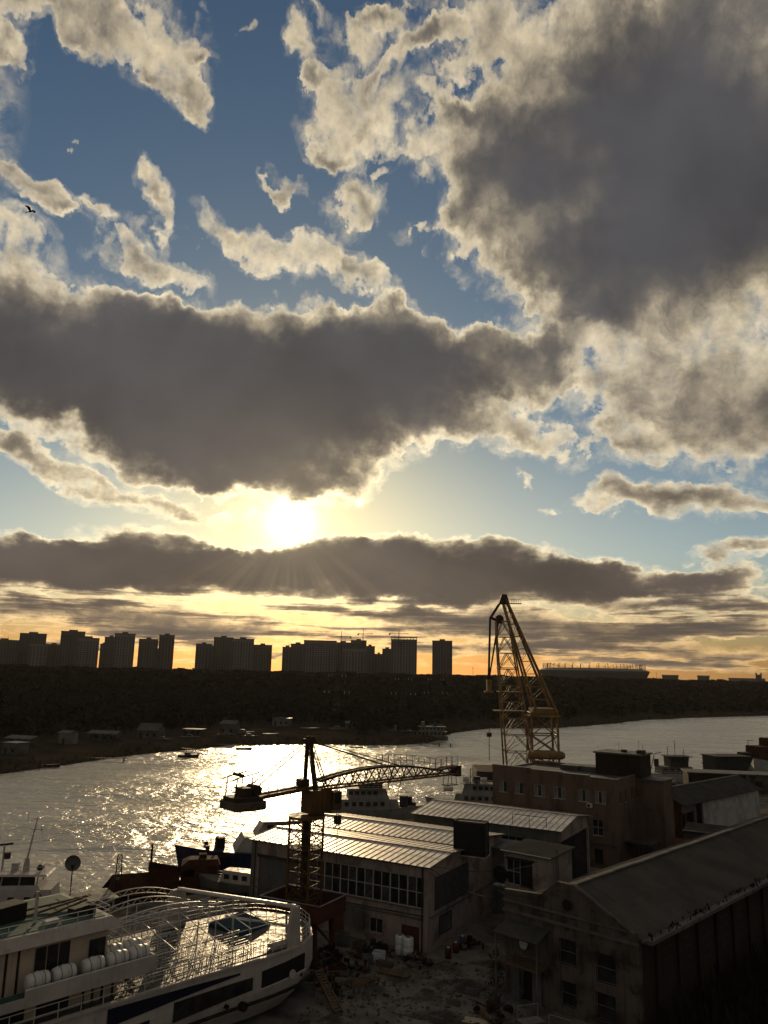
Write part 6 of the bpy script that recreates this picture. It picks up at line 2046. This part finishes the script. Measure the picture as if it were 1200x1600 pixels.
side_windows(rt2, e, (-3.4, -2.0, -0.6, 0.8), 0.8, 2.9, 3.6, 1.45)
rails(rt2, -4.4, 1.6, -1.2, 4.2, 0.7, 8)
hb = thing('floating_workshop', 'dark box-shaped floating workshop with a railed flat roof', 'houseboat', (104.0, 240.0, -2.6), math.radians(10))
G().box(-7, 7, -4, 4, 0, 2.4).put('float', 'hull_black', hb)
G().box(-5.6, 5.6, -3.4, 3.4, 2.4, 8.2).put('house', 'steel_dark', hb)
for k in range(9):
    G().box(-5.5 + k * 1.24, -4.4 + k * 1.24, -3.47, -3.4, 2.6, 8.0).put('cladding_panel', 'steel_dark', hb)
G().box(-5.9, 5.9, -3.8, 3.8, 8.2, 8.45).put('roof', 'steel_dark', hb)
rails(hb, -5.6, 5.4, -3.4, 8.45, 1.0, 12, 'red_oxide')
G().tube((-5.9, -2, 4.0), (-9.5, -2, 6.6), 0.1, 5).put('davit', 'steel_dark', hb)
bs = thing('brown_ship', 'dark brown ship superstructure cut by the right edge of the picture', 'ship', (141.0, 276.0, -3.0), math.radians(14))
boat_hull(G(), 34, 9, 5, 0.25, 12).put('hull', 'hull_black', bs)
f1_ = deckbox(bs, -14, 6, 3.6, 3.2, 5, 9.0, 'rust', 'deckhouse')
side_windows(bs, f1_, (-11, -8, -5, -2, 1), 1.2, 6.6, 7.8, 3.52)
deckbox(bs, -9, 3, 2.8, 2.4, 9.0, 11.6, 'rust', 'bridge')
G().tube((-10, 0, 9), (-10, 0, 12), 0.16, 5).put('mast', 'steel_dark', bs)
G().box(-19, -15.5, -1.5, 1.5, 4.6, 7.0).put('deck_gear', 'steel_dark', bs)
g = G().tube((-16.8, -1.5, 7), (-16.8, -1.5, 11), 0.12, 5).tube((-16.8, -1.5, 11), (-14.5, -1.5, 11), 0.1, 5)
g.put('davit', 'steel_dark', bs)

# ---- sheds on the quay at the right
qs = thing('quay_shed', 'long low brown quay shed with a pale half, under the right-hand river view', 'shed', (92.0, 208.0, 0), math.radians(-10))
G().box(-12, 2, -3.5, 3.5, 0, 4.4).put('wall', 'brick_dark', qs)
G().box(2, 26, -3.5, 3.5, 0, 4.4).put('wall', 'plaster_old', qs)
G().box(-12.4, 26.4, -3.9, 3.9, 4.4, 4.62).put('roof', 'roof_flat', qs)
for k in range(4):
    G().box(4 + k * 5.2, 5.6 + k * 5.2, -3.56, -3.48, 1.4, 3.0).put('window', 'glass', qs)
wt_ = thing('marquee_tent', 'pale blue-white tent roof beside the dark floating workshop', 'tent', (113.5, 226.0, 0), math.radians(-14))
G().add([(-8, -4, 2.8), (9, -4, 2.8), (9, 4, 2.8), (-8, 4, 2.8), (-7.2, 0, 6.2), (-5, 0, 6.0), (8.6, 0, 4.0)], [(0, 1, 6, 5, 4), (1, 2, 6), (2, 3, 4, 5, 6), (3, 0, 4)]).put('canopy', 'far_white', wt_)
for (x, y) in ((-7.9, -3.9), (8.9, -3.9), (8.9, 3.9), (-7.9, 3.9), (0.5, -3.9)):
    G().tube((x, y, 0), (x, y, 2.85), 0.12, 6).put('pole', 'galvanised', wt_)
G().slab([(-7.6, -2.6, 4.25), (-6.6, -2.6, 4.2), (-6.6, -0.8, 5.6), (-7.6, -0.8, 5.7)], 0.02)
ws = thing('white_shed', 'pale flat-roofed shed between the gabled house and the quay', 'shed', (66.0, 182.0, 0), math.radians(20))
G().box(-6, 6, -3, 3, 0, 3.6).put('wall', 'white_wall', ws)
G().box(-6.3, 6.3, -3.3, 3.3, 3.6, 3.8).put('roof', 'roof_flat', ws)
G().box(-1, 0.4, -3.06, -2.95, 0, 2.2).put('door', 'steel_door', ws)

# ================================================================ yard clutter
def drum(loc, r, h, m, label, group=None, name='plastic_tank', cat='tank'):
    t = thing(name, label, cat, loc, 0, group)
    n = 16
    pr = [(0.0, r * 0.96), (h * 0.04, r), (h * 0.33, r), (h * 0.35, r * 1.03), (h * 0.37, r), (h * 0.63, r), (h * 0.65, r * 1.03), (h * 0.67, r), (h * 0.96, r), (h, r * 0.94)]
    G().rings([[(math.cos(2 * math.pi * k / n) * q, math.sin(2 * math.pi * k / n) * q, z) for k in range(n)] for z, q in pr]).put('body', m, t, None, None, True)
    G().tube((0, 0, h), (0, 0, h + 0.08), r * 0.4, 12).put('cap', 'plastic_white' if m != 'plastic_white' else 'plaster_grey', t)
    return t


drum((2.55, 85.7, 0), 0.5, 1.75, 'plastic_white', 'white tank against the hall wall, farther from the red door')
drum((3.35, 84.9, 0), 0.55, 1.8, 'plastic_white', 'white tank nearest the red hall door')
drum((7.4, 84.8, 0), 0.32, 0.95, 'rust', 'rusty drum at the street corner of the hall', name='oil_drum', cat='drum')
drum((8.3, 86.4, 0), 0.32, 0.95, 'red_oxide', 'red drum along the street side of the hall', name='oil_drum', cat='drum')
drum((9.2, 88.4, 0), 0.32, 0.95, 'plastic_blue', 'blue drum farthest along the street side of the hall', name='oil_drum', cat='drum')
drum((17.2, 64.5, 0), 0.6, 1.2, 'plastic_white', 'broad white tub with a blue band beside the white-topped trolley', name='plastic_tub', cat='tub')


def crate(loc, s, rz, m, label, name='crate', cat='crate'):
    t = thing(name, label, cat, loc, math.radians(rz))
    w, d, h = s
    for (k, n_) in ((0, 4),):
        for j in range(4):
            z = 0.03 + j * h / 4
            G().box(-w / 2, w / 2, -d / 2, -d / 2 + 0.03, z, z + h / 4 - 0.04).put('slat', m, t)
            G().box(-w / 2, w / 2, d / 2 - 0.03, d / 2, z, z + h / 4 - 0.04).put('slat', m, t)
            G().box(-w / 2, -w / 2 + 0.03, -d / 2 + 0.03, d / 2 - 0.03, z, z + h / 4 - 0.04).put('slat', m, t)
            G().box(w / 2 - 0.03, w / 2, -d / 2 + 0.03, d / 2 - 0.03, z, z + h / 4 - 0.04).put('slat', m, t)
    for x in (-1, 1):
        for y in (-1, 1):
            G().bar((x * (w / 2 - 0.06), y * (d / 2 - 0.06), 0), (x * (w / 2 - 0.06), y * (d / 2 - 0.06), h), 0.06).put('corner_post', m, t)
    G().box(-w / 2 + 0.03, w / 2 - 0.03, -d / 2 + 0.03, d / 2 - 0.03, 0.02, 0.06).put('bottom', m, t)
    return t


crate((0.4, 83.6, 0), (1.1, 0.9, 0.9), -20, 'plastic_white', 'pale slatted crate standing out among the dark heap by the hall')
crate((-0.7, 83.2, 0), (1.0, 0.9, 0.7), 10, 'plaster_grey', 'grey slatted crate left of the pale one by the hall')
crate((-1.6, 85.9, 0), (1.2, 1.0, 1.0), -30, 'timber', 'wooden crate under the hall window band')
crate((1.0, 82.2, 0), (1.6, 0.7, 0.45), -25, 'timber', 'low wooden crate in front of the pale crate')
crate((-3.6, 88.0, 0), (1.4, 1.1, 1.2), -30, 'plaster_grey', 'tall grey crate by the orange hall door')
crate((-3.5, 80.0, 0), (1.5, 1.0, 0.8), 30, 'rust', 'rusty slatted bin between ship stern and crane')


def plank_pile(loc, rz, n, L_, m, label):
    t = thing('plank_pile', label, 'planks', loc, math.radians(rz))
    pm = G().box(-L_ / 2, L_ / 2, -0.12, 0.12, 0, 0.06).mesh('plank', m)
    r = random.Random(len(label))
    for k in range(n):
        inst('plank', pm, t, (r.uniform(-0.2, 0.2), (k % 5) * 0.27 - 0.5 + r.uniform(-.03, .03), (k // 5) * 0.065), r.uniform(-0.04, 0.04))
    return t


plank_pile((1.8, 80.3, 0.05), -25, 10, 3.0, 'timber', 'pile of planks on the yard in front of the white tanks')
plank_pile((-1.2, 78.2, 0.05), 40, 8, 3.4, 'timber', 'pile of weathered planks between the crane and the open yard')
plank_pile((8.4, 70.5, 0.06), -18, 4, 1.9, 'board_pale', 'pale boards lying at the edge of the yard')
plank_pile((7.2, 66.2, 0.06), 60, 9, 2.4, 'timber', 'dark plank heap near the bottom edge of the yard')

# gangway leaning down from the stern
gw = thing('gangway', 'long narrow timber gangway leaning from the ship stern to the yard', 'gangway', (-2.9, 71.4, 0.0), math.radians(118))
for s in (-0.35, 0.35):
    G().bar((0, s, 0.12), (4.6, s, 1.9), 0.13, 0.2).put('stringer', 'timber', gw)
for k in range(14):
    f = (k + 0.5) / 14
    G().obox((4.6 * f, 0, 0.16 + 1.78 * f), (0.22, 0.66, 0.05), 0, -0.37).put('tread', 'timber', gw)
# trestle under the raised end
G().bar((4.3, -0.45, 0), (4.3, -0.4, 1.75), 0.1).put('trestle_leg', 'timber', gw)
G().bar((4.3, 0.45, 0), (4.3, 0.4, 1.75), 0.1).put('trestle_leg', 'timber', gw)


def trestle(loc, rz, label):
    t = thing('sawhorse', label, 'sawhorse', loc, math.radians(rz), 'sawhorses by the ship stern')
    G().bar((-0.9, 0, 1.0), (0.9, 0, 1.0), 0.12).put('beam', 'timber', t)
    for x in (-0.7, 0.7):
        for s in (-1, 1):
            G().bar((x, s * 0.4, 0), (x, 0.03 * s, 0.97), 0.07).put('leg', 'timber', t)
    return t


trestle((-2.6, 75.6, 0), 25, 'sawhorse nearest the stern of the passenger ship')
trestle((-1.2, 74.6, 0), 40, 'sawhorse on the open yard beside the gangway')
trestle((-3.2, 77.8, 0), 5, 'sawhorse under the stern, nearest the crane')


# white-topped trolley and cart in the corner by the old workshop
def trolley(loc, rz, label, top):
    t = thing('trolley', label, 'trolley', loc, math.radians(rz))
    G().box(-1.0, 1.0, -0.55, 0.55, 0.95, 1.02).put('top', top, t)
    for x in (-0.95, 0.95):
        for y in (-0.5, 0.5):
            G().bar((x, y, 0.15), (x, y, 0.95 if y < 0 else 1.95), 0.05).put('post', 'galvanised', t)
            G().tube((x, y - 0.04, 0.09), (x, y + 0.04, 0.09), 0.09, 10).put('wheel', 'rubber', t)
    G().bar((-0.95, 0.5, 1.95), (0.95, 0.5, 1.95), 0.05).put('push_rail', 'galvanised', t)
    G().box(-0.95, 0.95, -0.5, 0.5, 0.35, 0.4).put('shelf', 'galvanised', t)
    return t


trolley((14.3, 66.2, 0), -35, 'white-topped tube trolley in the corner by the old workshop', 'plastic_white')
trolley((12.6, 68.4, 0), 20, 'bare grey tube trolley behind the white-topped one', 'galvanised')


def heap(loc, r, h, n, label, mats, seed, cat='scrap'):
    """a heap of odd bent sheets, bars and blocks"""
    t = thing('scrap_heap', label, cat, loc, 0, 'scrap heaps around the yard')
    rr_ = random.Random(seed)
    for k in range(n):
        a, q = rr_.uniform(0, 6.28), r * rr_.random() ** 0.6
        z = h * (1 - q / r) * rr_.uniform(0.2, 1.0)
        s = (rr_.uniform(0.25, 1.1), rr_.uniform(0.15, 0.6), rr_.uniform(0.05, 0.4))
        g_ = G()
        if k % 4 == 3:
            g_.tube((-s[0], 0, 0), (s[0], 0.1, 0.2), 0.06, 5)
        elif k % 4 == 2:
            g_.tube((0, -s[1] / 2, 0), (0, s[1] / 2, 0), 0.3, 10)
        else:
            g_.obox((0, 0, 0), s, 0, rr_.uniform(-0.5, 0.5))
        g_.put('scrap_piece', rr_.choice(mats), t, (math.cos(a) * q, math.sin(a) * q, z + 0.12), rr_.uniform(0, 3.1))
    return t


DARK = ['rust', 'steel_dark', 'iron_black', 'timber', 'rubber', 'rust', 'plaster_old']
heap((-0.2, 85.4, 0), 2.2, 1.2, 34, 'dark scrap heap below the hall window band', DARK, 1)
heap((-4.6, 83.8, 0), 2.0, 1.5, 30, 'rusty scrap heap under the yard crane', DARK, 2)
heap((4.2, 83.4, 0), 1.6, 0.9, 24, 'low scrap heap at the hall corner by the red door', DARK, 3)
heap((6.4, 66.5, 0), 2.4, 1.1, 36, 'dark scrap heap at the bottom edge of the yard', DARK + ['plastic_white'], 4)
heap((10.4, 71.8, 0), 1.8, 1.4, 28, 'scrap heap against the old workshop porch', DARK, 5)
heap((-2.0, 81.0, 0), 1.8, 1.0, 26, 'scrap heap between crane and planks', DARK + ['plaster_grey'], 6)
heap((10.2, 88.2, 0), 1.6, 1.0, 22, 'scrap heap along the street side of the hall', DARK, 7)
heap((-4.9, 78.3, 0), 1.3, 1.2, 20, 'scrap heap tight under the ship stern', DARK, 8)


# scrubby bushes along the lane
def bush(loc, r, h, label, seed):
    t = thing('bush', label, 'bush', loc, 0, 'bushes in the yard')
    rr_ = random.Random(seed)
    g_ = G()
    for k in range(7):
        a = rr_.uniform(0, 6.28)
        g_.tube((0, 0, 0), (math.cos(a) * r * 0.6, math.sin(a) * r * 0.6, h * rr_.uniform(0.6, 1.0)), 0.03, 4, 0.01)
    g_.put('stems', 'bark', t)
    g_ = G()
    for k in range(420):
        u = rr_.uniform(0.1, 1)
        a = rr_.uniform(0, 6.28)
        q = r * rr_.random() ** 0.5 * math.sin(math.pi * min(0.95, u * 0.8 + 0.15))
        c = Vector((math.cos(a) * q, math.sin(a) * q, h * u))
        s = rr_.uniform(0.05, 0.13)
        vs_ = [c + Vector((rr_.uniform(-s, s), rr_.uniform(-s, s), rr_.uniform(-s, s))) for _ in range(3)]
        g_.add(vs_, [(0, 1, 2)])
    g_.put('foliage', 'shrub', t)
    return t


bush((11.8, 82.0, 0), 1.0, 1.8, 'scraggy bush where the lane passes the hall', 1)
bush((11.2, 77.8, 0), 0.9, 1.5, 'scraggy bush in front of the old workshop corner', 2)
bush((26.0, 98.5, 0), 1.3, 2.6, 'dark bush under the open end of the storage hall', 3)
bush((28.4, 100.0, 0), 1.2, 2.2, 'dark bush beside the white column of the storage hall', 4)
bush((-3.4, 75.0, 0), 0.8, 1.0, 'low weedy bush beside the ship stern', 5)

# added dark ground and growth that blacken the bare yard beside the old workshop
ov_ = structure(G().prism([(20.5, 60.0), (70, 108), (95, 92), (40, 38)], -0.5, 0.006).put('added_dark_strip', 'earth'))
rr_ = random.Random(77)
gv = G()
for _ in range(11000):
    u, w_ = rr_.random(), rr_.random() ** 1.3
    x, y = 22.2 + 44 * u + 16.0 * w_, 66.4 + 44 * u - 14.0 * w_ 
    h_ = rr_.uniform(0.8, 2.6) * (1.6 if rr_.random() < 0.15 else 1)
    s_ = rr_.uniform(0.2, 0.7)
    gv.add([(x - s_, y + rr_.uniform(-s_, s_), 0), (x + s_, y + rr_.uniform(-s_, s_), 0), (x + rr_.uniform(-s_, s_) * 2, y + rr_.uniform(-s_, s_) * 2, h_)], [(0, 1, 2)])
me_ = bpy.data.meshes.new('darkening_growth')
me_.from_pydata(gv.v, [], gv.f)
me_.materials.append(MATS['shrub'])
uo = bpy.data.objects.new('darkening_growth', me_)
col.objects.link(uo)
uo['kind'] = 'stuff'
tag(uo, 'added tangle of undergrowth along the side of the old workshop', 'darkening_growth')

# parked covered car-sized boat trailer and concrete kerb blocks
for k, (x, y, a, lab) in enumerate([(8.8, 76.0, -30, 'concrete block farthest up the lane'), (6.9, 73.6, -34, 'concrete block in the middle of the yard edge'), (5.2, 70.0, -40, 'concrete block nearest the bottom of the yard')]):
    t = thing('concrete_block', lab, 'block', (x, y, 0.05), math.radians(a), 'concrete blocks on the yard')
    G().add([(-0.6, -0.25, 0), (0.6, -0.25, 0), (0.6, 0.25, 0), (-0.6, 0.25, 0), (-0.55, -0.18, 0.45), (0.55, -0.18, 0.45), (0.55, 0.18, 0.45), (-0.55, 0.18, 0.45)],
            [(3, 2, 1, 0), (4, 5, 6, 7), (0, 1, 5, 4), (1, 2, 6, 5), (2, 3, 7, 6), (3, 0, 4, 7)]).put('body', 'quay', t)
    for x_ in (-0.3, 0.3):
        G().path([(x_ - 0.1, 0, 0.45), (x_ - 0.06, 0, 0.56), (x_ + 0.06, 0, 0.56), (x_ + 0.1, 0, 0.45)], 0.02, 4).put('lifting_loop', 'rust', t)

# loose chips and rubble strewn over the yard
rr_ = random.Random(31)
gd = G()
for _ in range(1500):
    x, y = rr_.uniform(-6, 14), rr_.uniform(58, 88)
    if (x - 5.4) * 0.507 + (y - 86) * 0.862 > -0.8 or (x - 16.5) * 0.719 - (y - 71.9) * 0.695 > -6.6 and (x - 16.5) * 0.695 + (y - 71.9) * 0.719 > -0.5:
        continue
    s_ = rr_.uniform(0.03, 0.14) * (2 if rr_.random() < 0.06 else 1)
    gd.obox((x, y, s_ * 0.3 + 0.05), (s_ * 2, s_, s_ * 0.6), rr_.uniform(0, 3))
db = gd.put('rubble', 'plaster_old')
db['kind'] = 'stuff'
tag(db, 'loose rubble strewn over the concrete yard', 'rubble')
# overhead cables from the hall corner to the old workshop
cb = thing('overhead_cables', 'sagging black cables strung from hall corner to the old workshop', 'cables', (5.4, 86.0, 8.0), 0)
for (a, b, sag) in (((0.2, 0.2, 0.1), (8.0, -11.0, 0.2), 1.0), ((0.2, 0.4, -0.4), (11.4, -14.0, -0.6), 1.3), ((0.3, 0.6, 0.2), (12.0, 1.0, 0.6), 0.7)):
    a, b = Vector(a), Vector(b)
    G().path([a.lerp(b, k / 10) - Vector((0, 0, sag * math.sin(math.pi * k / 10))) for k in range(11)], 0.025, 4).put('cable', 'iron_black', cb)

# ================================================================ a bird in flight
bd = thing('bird', 'dark bird flapping across the sky near the left edge', 'bird', (-31.2, 60.0, 66.5), math.radians(-20))
bd.scale = (0.62, 0.62, 0.62)
rings_ = []
for (x, r, z) in ((-0.62, 0.015, 0.03), (-0.45, 0.05, 0.02), (-0.28, 0.10, 0.0), (-0.05, 0.135, 0.0), (0.18, 0.12, 0.01), (0.32, 0.085, 0.05), (0.42, 0.08, 0.09), (0.50, 0.045, 0.09), (0.60, 0.008, 0.075)):
    rings_.append([(x, math.cos(2 * math.pi * k / 10) * r, z + math.sin(2 * math.pi * k / 10) * r * 0.9) for k in range(10)])
G().rings(rings_).put('body', 'feather', bd, None, None, True)
for s in (-1, 1):
    q = [(0.22, s * 0.1, 0.08), (0.30, s * 0.35, 0.34), (0.20, s * 0.62, 0.44), (-0.02, s * 0.92, 0.40), (-0.20, s * 0.88, 0.36), (-0.14, s * 0.55, 0.34), (-0.22, s * 0.28, 0.22), (-0.16, s * 0.1, 0.06)]
    lo = [(x, y, z - 0.02) for x, y, z in q]
    G().add(q + lo, [tuple(range(8)), tuple(range(15, 7, -1))] + [(i, 8 + i, 8 + (i + 1) % 8, (i + 1) % 8) for i in range(8)]).put('wing', 'feather', bd)
q = [(-0.45, -0.04, 0.03), (-0.45, 0.04, 0.03), (-0.82, 0.13, 0.05), (-0.86, 0.0, 0.05), (-0.82, -0.13, 0.05)]
lo = [(x, y, z - 0.02) for x, y, z in q]
G().add(q + lo, [tuple(range(5)), tuple(range(9, 4, -1))] + [(i, 5 + i, 5 + (i + 1) % 5, (i + 1) % 5) for i in range(5)]).put('tail', 'feather', bd)


# ================================================================ evening haze over the river plain
hz = G().box(-4500, 4500, -120, 8200, -6.0, 110.0).put('haze', 'tower_wall')
hz['kind'] = 'stuff'
tag(hz, 'thin evening haze over the river plain', 'haze')
hm = bpy.data.materials.new('haze_air')
hm.use_nodes = True
hm.node_tree.nodes.clear()
pv = hm.node_tree.nodes.new('ShaderNodeVolumePrincipled')
pv.inputs['Color'].default_value = (0.95, 0.93, 0.90, 1)
pv.inputs['Density'].default_value = 0.000019
pv.inputs['Anisotropy'].default_value = 0.35
ov = hm.node_tree.nodes.new('ShaderNodeOutputMaterial')
hm.node_tree.links.new(pv.outputs[0], ov.inputs['Volume'])
hz.data.materials.clear()
hz.data.materials.append(hm)
